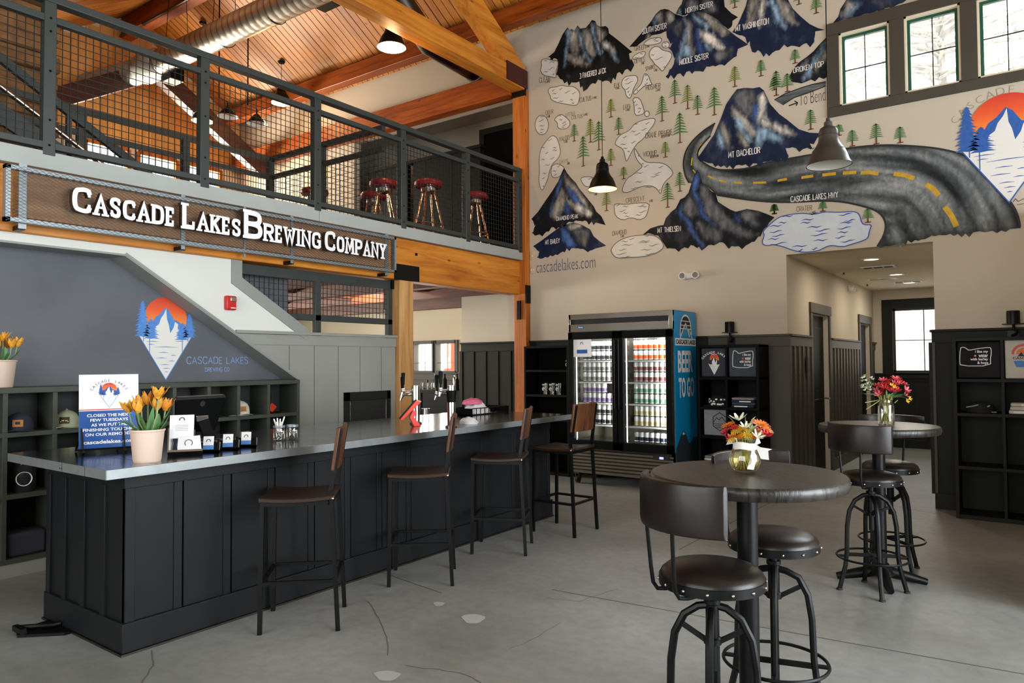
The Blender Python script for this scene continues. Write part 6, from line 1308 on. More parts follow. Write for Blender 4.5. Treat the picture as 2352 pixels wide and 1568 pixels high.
VR = V((cos(YAW-.35), sin(YAW-.35), 0)); VF = V((-VR.y, VR.x, 0)); vo = V((VX, VY, VZ))
def vp_(u, z, d=0): return tuple(vo+VR*u-VF*d+V((0, 0, z)))
rb.add([vp_(.04, .118, .03), vp_(.055, .075, .03), vp_(.105, .098, .03), vp_(.060, .105, .035)], [(0, 1, 3), (1, 2, 3)]).add([vp_(.04, .112, .03), vp_(.062, .058, .03), vp_(.092, .055, .03), vp_(.09, .09, .034)], [(0, 1, 2), (0, 2, 3)]).add([vp_(.03, .10, .04), vp_(.01, .02, .062), vp_(.035, .018, .062), vp_(.048, .07, .05)], [(0, 1, 2), (0, 2, 3)]).add([vp_(.04, .11, .03), vp_(.05, .155, .02), vp_(.062, .12, .02)], [(0, 1, 2)]).add([vp_(-.045, .112, .0), vp_(-.072, .106, .0), vp_(-.062, .128, .01), vp_(-.055, .14, .01)], [(0, 1, 2), (0, 2, 3)])
mk('ribbon', rb, 'ribbon', vs_)
for u, z, d, r, kind, mat in ((-.062, .185, .01, .026, 'mum', 'petal_orange'), (-.06, .165, -.02, .022, 'mum', 'petal_orange'), (.062, .192, .02, .033, 'mum', 'petal_orange'), (.078, .172, .0, .030, 'mum', 'petal_orange'), (.05, .185, -.03, .028, 'mum', 'petal_orange'),
    (-.028, .165, .035, .020, 'daisy', 'petal_yellow'), (.012, .152, .045, .020, 'daisy', 'petal_yellow'), (-.01, .178, .03, .017, 'daisy', 'petal_yellow'), (.015, .172, .03, .018, 'daisy', 'petal_yellow'), (-.005, .15, .03, .016, 'daisy', 'petal_yellow'),
    (.078, .148, .03, .024, 'rose', 'petal_red'), (.055, .162, .03, .02, 'rose', 'petal_red'), (-.07, .15, .02, .022, 'rose', 'petal_red'), (-.04, .14, .04, .02, 'rose', 'tulip_dark'), (-.055, .135, .03, .018, 'rose', 'petal_red'),
    (-.02, .205, .0, .034, 'lily', 'petal_white'), (.005, .18, .04, .024, 'lily', 'petal_white'), (.05, .145, .05, .026, 'lily', 'petal_white'), (.03, .175, .03, .022, 'lily', 'petal_white')):
    p = vp_(u, z, d); bloom(vs_, p, (V(p)-vo-V((0, 0, .06)))+V((0, 0, .03))-VF*.03, r*1.25, kind, mat, random.random()*3)
for i in range(16):
    a = random.uniform(-.06, .065); p = vp_(a, .15+random.uniform(-.012, .04)-abs(a)*.15, random.uniform(-.03, .05)); bloom(vs_, p, (V(p)-vo-V((0, 0, .05)))-VF*.03, random.uniform(.018, .026), ('daisy', 'rose', 'mum')[i % 3], ('petal_yellow', 'tulip_dark', 'petal_orange', 'petal_red', 'leaf_pale')[i % 5], i)
for u, z, d, b in ((-.065, .222, 0, .02), (.045, .224, 0, .02), (.004, .232, .0, .01), (.03, .205, .03, .012), (.045, .19, .05, .012), (.02, .20, .04, .01), (-.04, .20, .03, .01), (.03, .15, .05, .01), (-.015, .14, .045, .01)):
    leaf(vs_, vp_(u*.3, .13, d*.5), vp_(u, z, d), .010, (0, 0, b), 'leaf_pale', 'leaf')
JX, JY = T2[0]+.055, T2[1]-.02
js = thing('flower_jar', 'clear glass jar of red and white flowers on the back pub table', 'vase', (JX, JY, VZ)); vo = V((JX, JY, VZ))
mk('glass', MB().lathe([(1e-4, .002), (.048, .002), (.052, .010), (.052, .135), (.048, .15), (.040, .158), (.040, .172), (.0435, .175), (.0385, .176), (.038, .158), (.046, .148), (.0495, .133)], 28, (JX, JY, VZ)), 'vase_glass', js)
mk('water', MB().lathe([(1e-4, .006), (.046, .008), (.048, .085), (1e-4, .085)], 24, (JX, JY, VZ)), 'vase_glass', js)
m = MB()
for i in range(12): a = 2*pi*i/12; m.tube([(JX+.036*cos(a+2), JY+.036*sin(a+2), VZ+.015), (JX+.014*cos(a), JY+.014*sin(a), VZ+.12), (JX+.05*cos(a), JY+.05*sin(a), VZ+.21)], .003, 5)
m.tube([vp_(-.04, .17, .02), vp_(-.125, .11, .03)], .003, 5).tube([vp_(-.03, .175, .0), vp_(-.13, .155, .02)], .003, 5).tube([vp_(.05, .155, .02), vp_(.07, .175, .02)], .003, 5); mk('stems', m, 'stem', js)
for i in range(40):
    u = random.uniform(-.06, .12); z = .275+random.uniform(-.05, .06)-abs(u-.03)*.35; p = vp_(u, z, random.uniform(-.04, .06)); bloom(js, p, (V(p)-vo-V((0, 0, .12)))-VF*.04, random.uniform(.024, .036), 'lily' if i % 3 else 'rose', ('petal_red', 'petal_pink', 'petal_red', 'petal_pink')[i % 4], i)
for u, z in ((.03, .272), (.045, .258), (.13, .185), (.115, .17)): p = vp_(u, z, .06); bloom(js, p, (V(p)-vo-V((0, 0, .12)))-VF*.05, .022, 'lily', 'petal_yellow', u*9)
for i in range(22):
    u = -.115+random.uniform(-.03, .045); z = .29+random.uniform(-.055, .05); p = vp_(u, z, random.uniform(-.02, .04)); bloom(js, p, V(p)-vo, .019, 'rose', 'petal_white' if i % 3 else 'leaf_pale', i)
leaf(js, vp_(-.05, .215, .03), vp_(-.165, .225, .05), .022, (0, 0, -.012), 'leaf_pale')
for i in range(16): u = random.uniform(.0, .16); leaf(js, vp_(u*.3, .19, .03), vp_(u, .235-u*.35+random.uniform(-.015, .03), random.uniform(0, .08)), .006, (0, 0, .012), 'leaf_pale' if i % 2 else 'leaf')

# ------------------------------------------------------------------ the hand-painted mural on wall_back
mu = thing('wall_mural', 'hand-painted mural map of mountains, lakes, pines and a winding highway covering the tall beige wall', 'mural', (-3, WALL_Y, 4.2))
SCL = 600/2352
CROP = {'A': (1180, 0), 'B': (1752, 0), 'C': (1180, 300), 'D': (1752, 300), 'P': None}
def wpts(c, pts):
    o = CROP[c]; return [wall(*(p if o is None else (o[0]+p[0]*SCL, o[1]+p[1]*SCL))) for p in pts]
WY = lambda k: (lambda u, v: (u, WALL_Y-.0012-.0007*k, v))
def patch(name, c, pts, mat, k, label=None, parent=None, smooth=0, jag=0):
    p = wpts(c, pts)
    if smooth: p = chaikin(p, smooth, True)
    return mk(name, MB().flat(p, WY(k)), mat, parent or mu, label=label, smooth=False)
def jagged(c, top, bot, amp=.06, n=8):
    """silhouette with a ragged, brushed lower edge"""
    t = wpts(c, top); b = wpts(c, bot); out = []
    for i in range(len(b)-1):
        p, q_ = V(b[i]), V(b[i+1]); m_ = max(2, int((q_-p).length/.035))
        for j in range(m_): f = p.lerp(q_, j/m_); out.append((f.x+random.uniform(-.006, .006), f.y+random.uniform(-amp, amp*.35)*(1 if j % 2 else -.2)))
    return t+out+[b[-1]]
random.seed(4)
import numpy as np
from mathutils.geometry import delaunay_2d_cdt
PAINTS = dict(ridge_grey='a19c92', ridge_slate='6c6d70', ridge_ice='92b0c8', ridge_blue='4b6cab', snow_paint='d2cec4', mountain_black='0f1314', mountain_navy='182440', mountain_dark='11161d')
def inside(P, poly):
    x, y = P[:, 0], P[:, 1]; r = np.zeros(len(P), bool); n = len(poly)
    for i in range(n):
        (x0, y0), (x1, y1) = poly[i-1], poly[i]
        if y0 == y1: continue
        r ^= ((y0 > y) != (y1 > y)) & (x < (x1-x0)*(y-y0)/(y1-y0)+x0)
    return r
def edge_dist(P, poly):
    d = np.full(len(P), 9.0); n = len(poly)
    for i in range(n):
        a, b = np.array(poly[i-1]), np.array(poly[i]); ab = b-a; t = np.clip(((P-a)@ab)/max(1e-9, ab@ab), 0, 1); d = np.minimum(d, np.hypot(*(P-a-t[:, None]*ab).T))
    return d
def painted(name, out, step, colour, k, label):
    """flat painted shape: outline filled with a fine triangulation that carries the paint colours"""
    o = np.array(out); lo, hi = o.min(0), o.max(0)
    gx, gy = np.meshgrid(np.arange(lo[0], hi[0], step), np.arange(lo[1], hi[1], step)); G = np.stack([gx.ravel(), gy.ravel()], 1); G = G+np.array([[random.uniform(-.3, .3)*step, random.uniform(-.3, .3)*step] for _ in G])
    G = G[inside(G, out)]; G = G[edge_dist(G, out) > step*.5]; n = len(out)
    vs, _, fs, *_r = delaunay_2d_cdt([V(p) for p in out]+[V(p) for p in G], [(i, (i+1) % n) for i in range(n)], [], 1, 1e-6)
    me = bpy.data.meshes.new(name); oy = WALL_Y-.0012-.0007*k; base = wpos(mu)
    me.from_pydata([(v.x-base.x, oy-base.y, v.y-base.z) for v in vs], [], [tuple(f) for f in fs]); C_ = colour(np.array([tuple(v) for v in vs]))
    at = me.color_attributes.new('paint', 'FLOAT_COLOR', 'POINT'); at.data.foreach_set('color', np.concatenate([C_, np.ones((len(C_), 1))], 1).ravel().astype(np.float32)); me.materials.append(MATS['mural_paint'])
    ob = bpy.data.objects.new(name, me); COL.objects.link(ob); ob.parent = mu; ob['label'] = label; return ob
def nz2(P, sx, sy, o=0.0): return np.array([noise.fractal(V((p[0]*sx+o, p[1]*sy, o)), .9, 2.0, 4) for p in P])
def mountain(label, c, top, bot, mat, k, hi, amp=.05):
    base = np.array(rgb(PAINTS[mat])[:3]); polys = [(np.array(rgb(PAINTS[m_])[:3]), chaikin(wpts(c, pts), 1, True)) for m_, pts in hi]; out = jagged(c, top, bot, amp)
    def colour(P):
        C_ = np.repeat(base[None], len(P), 0); n1 = nz2(P, 7, 5, k+.3); n2 = nz2(P, 22, 9, k+5.1)
        C_ = C_*(1+.5*n1[:, None]); g = np.clip((n1+.25*n2-.25)*1.2, 0, .35)[:, None]; C_ = C_*(1-g)+np.array(rgb('4a4b4c')[:3])*g
        for q_, (col, pl) in enumerate(polys):
            d = edge_dist(P, pl); d = np.where(inside(P, pl), d, -d); w = np.clip((d+.032+.030*n2)/.060, 0, 1)[:, None]; w = w*w*(3-2*w)
            sh = np.clip(.85+.80*nz2(P, 13, 4.5, q_*3.7+k), .25, 1.35)[:, None]; C_ = C_*(1-w)+col*sh*w
            cr = np.exp(-(d/.014)**2)[:, None]*.45*(n2[:, None] > -.1); C_ = C_*(1-cr)
        return np.clip(C_, .002, 1)
    return painted('mountain', out, .021, colour, k, label)
mountain('three-pronged black mountain', 'A', [(310,515),(365,470),(400,400),(440,310),(485,245),(505,270),(520,262),(548,272),(575,230),(600,258),(650,250),(680,215),(705,180),(735,190),(750,225),(780,240),(830,235),(852,255),(858,300),(900,330),(950,370),(1010,420),(1070,470)],
    [(1040,490),(1085,595),(1000,630),(930,660),(860,740),(760,720),(690,770),(640,820),(590,740),(520,750),(440,720),(380,680),(400,600),(395,545),(310,515)], 'mountain_black', 2,
    [('ridge_ice', [(487,252),(505,275),(503,390),(482,440),(470,600),(450,600),(470,470),(480,400),(472,320)]), ('ridge_ice', [(577,240),(590,300),(612,320),(618,400),(650,480),(690,545),(672,545),(630,480),(600,390)]), ('ridge_ice', [(706,188),(722,260),(730,330),(760,400),(790,470),(780,500),(745,420),(715,330),(700,240)]), ('ridge_ice', [(840,410),(880,440),(910,500),(955,570),(900,520),(860,460)]),
     ('ridge_grey', [(510,300),(555,275),(575,330),(590,430),(560,520),(520,470),(505,400)]), ('ridge_grey', [(610,275),(680,255),(700,330),(720,420),(740,500),(700,520),(650,440),(625,360)]), ('ridge_grey', [(735,205),(770,255),(830,300),(800,360),(770,400),(745,330)]), ('snow_paint', [(790,375),(850,395),(900,430),(920,490),(870,450),(800,420)]), ('ridge_grey', [(480,480),(540,500),(640,540),(700,600),(600,590),(490,560)])], .07)
mountain('dark peak behind the pair of sister mountains', 'A', [(1460,125),(1485,70),(1510,40),(1530,-30),(1890,-30),(1900,60),(1960,120),(2020,155)], [(1970,190),(1960,240),(1900,240),(1800,170),(1700,110),(1620,105),(1540,140),(1460,125)], 'mountain_dark', 1,
    [('ridge_slate', [(1540,20),(1600,-10),(1660,20),(1640,90),(1560,110)]), ('ridge_slate', [(1700,-10),(1780,10),(1840,80),(1800,120),(1720,80)]), ('ridge_ice', [(1480,90),(1500,80),(1505,120),(1485,120)])], .04)
mountain('small dark peak at the left of the sister mountains', 'A', [(1040,425),(1150,300),(1240,190),(1280,125),(1320,90),(1360,80),(1400,90),(1450,125),(1530,150)], [(1480,180),(1400,260),(1330,300),(1250,320),(1170,370),(1110,420),(1040,425)], 'mountain_dark', 2,
    [('ridge_grey', [(1280,145),(1330,100),(1345,160),(1320,240),(1290,240),(1300,180)]), ('ridge_ice', [(1262,200),(1285,160),(1285,230),(1268,250)]), ('ridge_grey', [(1380,95),(1440,130),(1450,180),(1400,220),(1375,170)]), ('snow_paint', [(1190,330),(1220,310),(1215,345)])], .04)
mountain('large navy and grey mountain in the middle of the upper mural', 'A', [(1375,270),(1400,230),(1450,180),(1520,152),(1560,140),(1600,110),(1660,103),(1720,110),(1790,148),(1840,180),(1880,222),(1930,268),(2000,325),(2070,372),(2112,402)], [(2020,450),(2010,510),(1930,560),(1820,600),(1740,600),(1680,640),(1560,650),(1470,675),(1370,688),(1440,580),(1460,510),(1390,430),(1430,390),(1380,340),(1375,270)], 'mountain_navy', 4,
    [('ridge_grey', [(1545,150),(1575,190),(1600,260),(1590,330),(1610,420),(1620,500),(1570,470),(1540,400),(1560,300)]), ('ridge_ice', [(1540,160),(1552,230),(1530,330),(1500,440),(1470,560),(1490,570),(1530,450),(1560,350),(1566,240)]), ('ridge_slate', [(1440,250),(1500,190),(1530,180),(1510,280),(1470,340)]), ('ridge_ice', [(1610,130),(1660,160),(1720,190),(1760,240),(1740,260),(1680,210),(1620,180)]), ('ridge_grey', [(1640,110),(1720,118),(1800,160),(1870,225),(1930,290),(1900,330),(1820,280),(1740,200)]),
     ('snow_paint', [(1650,280),(1740,290),(1830,340),(1880,410),(1900,450),(1820,440),(1740,380),(1670,340)]), ('ridge_blue', [(1640,250),(1670,290),(1665,350),(1700,420),(1690,500),(1660,420)]), ('ridge_ice', [(1720,390),(1760,410),(1780,460),(1740,450)]), ('ridge_ice', [(1520,430),(1560,405),(1590,440),(1580,520),(1540,500)]), ('ridge_slate', [(1800,480),(1920,450),(1990,420),(1930,520),(1830,560)])], .06)
mountain('tall navy peak left of the high windows', 'P', [(1682,74),(1695,56),(1705,33),(1713,15),(1720,-14),(1806,-14),(1811,1),(1821,20),(1839,38),(1859,55),(1877,64),(1895,69)], [(1872,73),(1870,97),(1845,103),(1818,106),(1800,104),(1775,122),(1760,123),(1741,117),(1727,120),(1723,94),(1682,74)], 'mountain_navy', 3,
    [('ridge_grey', [(1722,-5),(1745,-12),(1738,30),(1725,62),(1715,50)]), ('ridge_grey', [(1780,-10),(1805,5),(1818,32),(1835,60),(1812,55),(1792,30)]), ('ridge_ice', [(1768,-5),(1785,10),(1792,40),(1812,68),(1790,62),(1776,30)]), ('snow_paint', [(1748,-10),(1758,-10),(1752,40),(1742,70)])], .06)
mountain('dark half peak cut off by the window casing', 'B', [(235,700),(280,610),(330,560),(400,510),(460,460),(510,400),(550,360),(592,315)], [(592,690),(510,700),(430,720),(350,750),(290,745),(235,700)], 'mountain_dark', 2, [('ridge_ice', [(575,380),(545,430),(500,490),(450,560),(400,640),(350,710),(380,720),(440,640),(500,540),(560,450)]), ('ridge_grey', [(585,430),(585,520),(520,580),(480,650),(440,680),(480,590),(530,510)]), ('ridge_slate', [(330,590),(420,520),(400,600),(340,660)])], .03)
mountain('navy peak above the high windows', 'B', [(635,205),(680,150),(700,80),(740,20),(780,-40),(1340,-40)], [(1300,0),(1200,50),(1100,80),(900,135),(700,190),(635,205)], 'mountain_navy', 2, [('ridge_grey', [(760,10),(820,30),(830,80),(760,140),(710,170),(740,80)]), ('ridge_ice', [(840,10),(870,60),(820,100),(730,180),(760,130),(820,60)]), ('ridge_slate', [(930,-20),(1060,40),(1150,60),(1060,30)])], .02)
mountain('big navy and grey mountain standing over the bend of the painted road', 'P', [(1603,362),(1612,350),(1640,310),(1655,275),(1668,240),(1680,222),(1693,205),(1710,202),(1730,203),(1745,200),(1755,208),(1770,240),(1790,262),(1808,275),(1835,297),(1860,305),(1886,306)], [(1878,316),(1860,330),(1872,338),(1845,343),(1805,340),(1812,360),(1770,371),(1730,377),(1690,380),(1650,379),(1615,372),(1603,362)], 'mountain_navy', 6,
    [('ridge_slate', [(1684,222),(1700,207),(1728,206),(1738,230),(1728,262),(1714,268),(1696,246)]), ('ridge_grey', [(1680,240),(1692,252),(1712,270),(1732,290),(1742,315),(1720,310),(1698,290),(1682,264)]), ('ridge_ice', [(1688,262),(1706,285),(1718,310),(1730,330),(1708,318),(1692,290)]), ('snow_paint', [(1740,222),(1756,214),(1762,238),(1755,262),(1745,280),(1742,300),(1736,280),(1744,250)]), ('ridge_blue', [(1736,232),(1742,250),(1734,282),(1750,300),(1738,305),(1728,280)]), ('snow_paint', [(1745,270),(1770,280),(1800,292),(1826,306),(1810,312),(1780,300),(1752,292)]),
     ('ridge_ice', [(1742,290),(1770,300),(1800,318),(1790,330),(1764,318),(1748,330),(1740,345),(1734,322)]), ('ridge_grey', [(1656,276),(1668,292),(1676,318),(1680,345),(1666,325),(1654,300)]), ('ridge_ice', [(1650,292),(1660,320),(1664,345),(1654,334),(1646,310)]), ('ridge_grey', [(1692,300),(1712,318),(1722,340),(1706,336)])], .05)
mountain('pointed dark mountain below the road, left of the big lake', 'C', [(1160,940),(1230,880),(1310,855),(1350,850),(1370,790),(1420,730),(1460,700),(1500,620),(1540,600),(1575,560),(1600,480),(1630,390),(1655,350),(1680,400),(1700,470),(1740,500),(1780,545),(1820,565),(1840,640),(1900,680),(1950,710),(2000,730),(2100,705),(2200,720),(2280,750),(2350,780)],
    [(2300,830),(2240,910),(2200,960),(2090,1040),(1960,1040),(1880,1010),(1750,1040),(1720,1060),(1600,1030),(1510,1065),(1380,1060),(1340,1000),(1300,950),(1240,930),(1160,940)], 'mountain_dark', 6,
    [('ridge_blue', [(1640,400),(1660,370),(1668,440),(1650,500),(1640,560),(1600,560),(1610,480)]), ('ridge_blue', [(1610,565),(1650,560),(1680,610),(1715,640),(1700,700),(1720,750),(1790,820),(1840,870),(1780,840),(1700,780),(1665,740),(1670,670)]), ('ridge_blue', [(1530,620),(1520,720),(1540,760),(1590,800),(1600,870),(1660,960),(1720,1050),(1690,1040),(1620,950),(1570,850),(1500,770),(1480,720)]), ('ridge_slate', [(1580,590),(1600,600),(1660,700),(1650,760),(1600,780),(1545,750),(1530,690),(1550,630)]), ('ridge_slate', [(1690,470),(1740,520),(1780,600),(1830,670),(1900,740),(1970,830),(2060,880),(2150,930),(2200,940),(2080,970),(1900,900),(1780,800),(1730,730),(1720,640),(1680,580)]),
     ('ridge_slate', [(1640,810),(1740,840),(1850,900),(1880,980),(1800,1000),(1720,980),(1680,900)]), ('ridge_slate', [(2040,740),(2120,715),(2220,740),(2180,800),(2220,860),(2140,850),(2070,800)]), ('ridge_blue', [(1990,740),(2030,780),(2045,830),(1980,800)])], .05)
mountain('pointed dark peak at the mural\'s lower left', 'C', [(160,795),(220,730),(280,640),(350,540),(400,460),(440,360),(455,335),(480,380),(520,430),(560,470),(590,520),(640,580),(680,630),(720,680),(745,730),(790,770),(828,850)], [(740,830),(640,815),(560,810),(480,835),(400,870),(340,870),(280,925),(210,940),(160,920),(200,850),(160,795)], 'mountain_dark', 3,
    [('ridge_grey', [(440,500),(460,560),(470,620),(440,720),(400,800),(345,790),(350,700),(390,600)]), ('ridge_grey', [(455,350),(490,440),(560,490),(600,560),(660,640),(720,720),(650,690),(560,600),(490,520),(450,450)]), ('ridge_blue', [(485,490),(540,540),(590,620),(650,690),(600,690),(530,630),(490,570)]), ('ridge_blue', [(440,390),(445,430),(400,560),(350,660),(330,760),(330,690),(370,580)]), ('snow_paint', [(480,620),(560,660),(640,690),(720,740),(690,780),(600,750),(520,690)]), ('ridge_blue', [(470,630),(500,700),(530,760),(480,770),(455,720)])], .05)
mountain('low dark peak at the mural\'s lower left corner', 'C', [(175,1040),(250,990),(330,930),(400,880),(450,850),(540,825),(620,850),(690,890),(720,950),(780,1000),(835,1035)], [(760,1060),(690,1080),(560,1065),(480,1060),(420,1100),(330,1125),(260,1150),(210,1140),(230,1090),(175,1040)], 'mountain_navy', 3,
    [('ridge_blue', [(430,870),(470,890),(520,960),(570,1050),(480,1045),(440,980)]), ('snow_paint', [(480,860),(560,835),(620,850),(580,880),(520,900)]), ('ridge_slate', [(530,900),(620,880),(690,920),(660,1000),(650,1060),(590,1000)])], .04)
# lakes
random.seed(6)
def lake(c, pts, label, mat='lake_paint', line='lake_line', k=1, waves=5, extra=None, sm=2):
    p = chaikin(wpts(c, pts), sm, True); o = mk('lake', MB().flat(p, WY(k)), mat, mu, label=label, smooth=False)
    m = MB().ribbon(p, .011, WY(k+1), closed=True); xs = [q_[0] for q_ in p]; zs = [q_[1] for q_ in p]; zlo, zhi = min(zs), max(zs)
    def span(z):
        cr = sorted(p[i][0]+(z-p[i][1])/(p[(i+1) % len(p)][1]-p[i][1])*(p[(i+1) % len(p)][0]-p[i][0]) for i in range(len(p)) if (p[i][1]-z)*(p[(i+1) % len(p)][1]-z) < 0); return (cr[0], cr[1]) if len(cr) >= 2 else None
    for i in range(waves):
        z = zlo+(zhi-zlo)*(i+.7)/(waves+.4); s = span(z); zb_ = z
        if not s or s[1]-s[0] < .06: continue
        n = 1 if s[1]-s[0] < .3 else (2 if s[1]-s[0] < .9 else 3)
        for j in range(n):
            L = (s[1]-s[0])/n; x0 = s[0]+L*j+L*random.uniform(.06, .55); x1 = min(s[1]-.02, x0+L*random.uniform(.3, .5)); a = random.choice((-1, 1))*.010; z = zb_+random.uniform(-.4, .4)*(zhi-zlo)/(waves+1)
            m.ribbon([(x0, z), (x0*.66+x1*.34, z+a), (x0*.33+x1*.67, z-a*.5), (x1, z+.006)], [.003, .009, .009, .003] if line == 'lake_line' else [.003, .011, .013, .003], WY(k+1))
    if m.f: mk('waves', m, line, o, smooth=False, kind='stuff')
    return o
def ell(x, y, rx, ry): return [(x+rx*cos(t*pi/6), y+ry*sin(t*pi/6)) for t in range(12)]
lake('A', [(245,545),(290,525),(340,545),(400,545),(400,590),(380,640),(385,705),(330,690),(270,680),(240,640),(255,590)], 'white lake touching the three-pronged mountain', k=4)
lake('A', [(305,820),(330,785),(380,785),(430,765),(480,780),(540,775),(600,830),(590,900),(570,955),(480,940),(400,925),(335,900),(330,860)], 'wide white lake under the three-pronged mountain')
lake('A', ell(253,1125,62,90), 'oval white lake near the wooden post'); lake('A', [(360,1075),(420,1025),(460,1045),(515,1100),(490,1155),(430,1165),(395,1150),(395,1105)], 'small two-lobed white lake')
lake('C', [(340,40),(385,55),(410,120),(425,200),(400,255),(345,300),(320,370),(310,430),(285,490),(260,540),(240,520),(225,440),(235,360),(228,270),(240,170),(280,110)], 'long tall white lake at the mural\'s left', waves=8)
lake('C', [(345,310),(400,295),(445,320),(460,345),(430,400),(390,425),(345,420),(335,370)], 'small white lake behind the pointed peak', k=1, waves=3)
lake('A', [(1170,390),(1230,345),(1335,335),(1330,385),(1260,405),(1180,410)], 'thin white lake under the small dark peak', waves=2, k=4); lake('A', ell(1370,405,34,30), 'tiny round white lake', waves=2, k=5); lake('A', [(1060,535),(1090,490),(1190,455),(1180,510),(1120,530)], 'leaf-shaped white lake', waves=2)
lake('A', [(1220,470),(1260,420),(1310,420),(1340,455),(1410,465),(1430,500),(1400,560),(1370,600),(1340,650),(1310,610),(1270,580),(1255,550),(1225,520)], 'heart-shaped white lake left of the large navy mountain', waves=3, k=5)
lake('A', [(970,740),(1000,690),(1060,680),(1110,680),(1120,730),(1080,790),(1065,850),(1045,892),(1010,860),(1005,810),(975,785)], 'teardrop white lake'); lake('A', [(1175,655),(1215,680),(1230,730),(1250,765),(1180,770),(1145,800),(1090,857),(1075,830),(1120,790),(1155,750)], 'bent white lake', waves=4); lake('A', [(1070,880),(1135,880),(1165,960),(1180,1010),(1150,1035),(1090,1042),(1085,950)], 'blocky white lake', waves=4, sm=1); lake('A', ell(1200,1025,22,26), 'dot of a white lake', waves=0)
lake('A', [(1280,1060),(1265,1120),(1215,1180),(1170,1250),(1110,1290),(1060,1370),(1018,1460),(1005,1430),(990,1340),(920,1310),(910,1280),(960,1210),(1040,1180),(1090,1110),(1180,1075)], 'slanting white reservoir', waves=7)
lake('C', [(1085,150),(1110,190),(1150,250),(1200,290),(1290,285),(1370,300),(1440,370),(1420,410),(1360,460),(1335,510),(1325,580),(1290,520),(1240,495),(1150,500),(1080,535),(1020,560),(975,550),(985,500),(1020,430),(1070,400),(1130,350),(1165,320),(1120,280),(1090,220)], 'branching white reservoir', waves=8)
lake('C', [(905,655),(1010,665),(1110,650),(1225,650),(1210,720),(1190,780),(1130,805),(1060,780),(980,808),(915,770),(905,700)], 'squarish white lake in the lower mural', waves=6, sm=1); lake('C', [(875,1070),(920,1010),(990,970),(1080,945),(1240,935),(1310,965),(1358,1030),(1330,1080),(1240,1120),(1130,1140),(1040,1140),(930,1150),(890,1110)], 'oval white lake below the pointed mountain', waves=6, k=8); lake('C', [(600,440),(620,415),(720,415),(750,470),(700,505),(640,505)], 'white lake behind the glowing pendant lamp', waves=2)
lake('D', [(-10,1010),(20,940),(0,910),(60,850),(130,790),(190,765),(350,740),(460,757),(560,730),(640,735),(720,735),(810,725),(870,745),(890,830),(920,850),(985,845),(960,900),(950,970),(880,1000),(800,1022),(720,1050),(620,1030),(560,1050),(500,1085),(330,1100),(120,1020),(30,1040)], 'biggest pale blue-white lake over the hall opening', 'lake_pale_blue', 'lake_line_blue', k=8, waves=9)
# road
RO = [(1643,283),(1614,301),(1588,326),(1574,349),(1569,375),(1573,402),(1583,420),(1624,428),(1647,448),(1690,455),(1752,463),(1816,465),(1880,461),(1931,462),(1982,473),(2015,484),(2030,499),(2036,519),(2030,542),(2015,566),(2040,565),(2060,561),(2075,558),(2085,552),(2110,553),(2125,549),(2140,541),(2165,540),(2200,537),(2235,534),(2260,533),(2280,530),(2300,529),(2320,526),(2341,524),(2343,517),(2336,489),(2323,466),(2308,450),(2262,402),(2232,362),(2186,347),(2135,338),(2058,333),(2007,334),(1956,339),(1864,355),(1803,366),(1752,375),(1716,388),(1660,391),(1639,387),(1619,376),(1603,364),(1602,348),(1614,331),(1632,312)]
rp = wpts('P', RO)
RC = chaikin(wpts('P', [(1636,300),(1602,326),(1588,352),(1585,385),(1602,400),(1640,412),(1700,420),(1760,419),(1810,411),(1868,404),(1930,398),(1990,398),(2050,401),(2100,411),(2140,434),(2165,465),(2185,500),(2200,530),(2215,575)]), 2); RCn = np.array(RC)
def road_colour(P):
    D = np.hypot(P[:, None, 0]-RCn[None, :, 0], P[:, None, 1]-RCn[None, :, 1]); ix = D.argmin(1); cum = np.concatenate([[0], np.cumsum(np.hypot(*np.diff(RCn, axis=0).T))]); T_ = RCn[np.minimum(ix+1, len(RCn)-1)]-RCn[np.maximum(ix-1, 0)]; T_ = T_/np.hypot(*T_.T)[:, None]
    off = (P[:, 0]-RCn[ix, 0])*-T_[:, 1]+(P[:, 1]-RCn[ix, 1])*T_[:, 0]; s_ = cum[ix]+((P-RCn[ix])*T_).sum(1); Q = np.stack([s_, off], 1)
    f = np.clip(.52+.60*nz2(Q, 1.0, 9, 2.2)+.25*nz2(Q, 2.2, 24, 7.7), 0, 1)[:, None]; st = [np.array(rgb(h)[:3]) for h in ('14181a', '3d4243', '666c6d', '9a9d9b')]
    C_ = np.where(f < .33, st[0]+(st[1]-st[0])*f/.33, np.where(f < .66, st[1]+(st[2]-st[1])*(f-.33)/.33, st[2]+(st[3]-st[2])*(f-.66)/.34)); ed = np.clip(1-edge_dist(P, rp)/.05, 0, 1)[:, None]*.6; return np.clip(C_*(1-ed), .002, 1)
random.seed(12); RJ = []
for i in range(len(rp)):
    a, b = V(rp[i]), V(rp[(i+1) % len(rp)]); RJ.append(tuple(a))
    if 19 <= i <= 32:
        m_ = max(2, int((b-a).length/.03))
        for j in range(1, m_): f = a.lerp(b, j/m_); RJ.append((f.x, f.y+random.uniform(-.05, .02)*(1 if j % 2 else -.2)))
ro = painted('highway', RJ, .026, road_colour, 3, 'wide grey winding highway')
for pp in (rp[0:7], rp[8:20], rp[34:]): mk('road_edge', MB().ribbon(chaikin(pp, 2), .02, WY(4)), 'road_edge', ro, smooth=False)
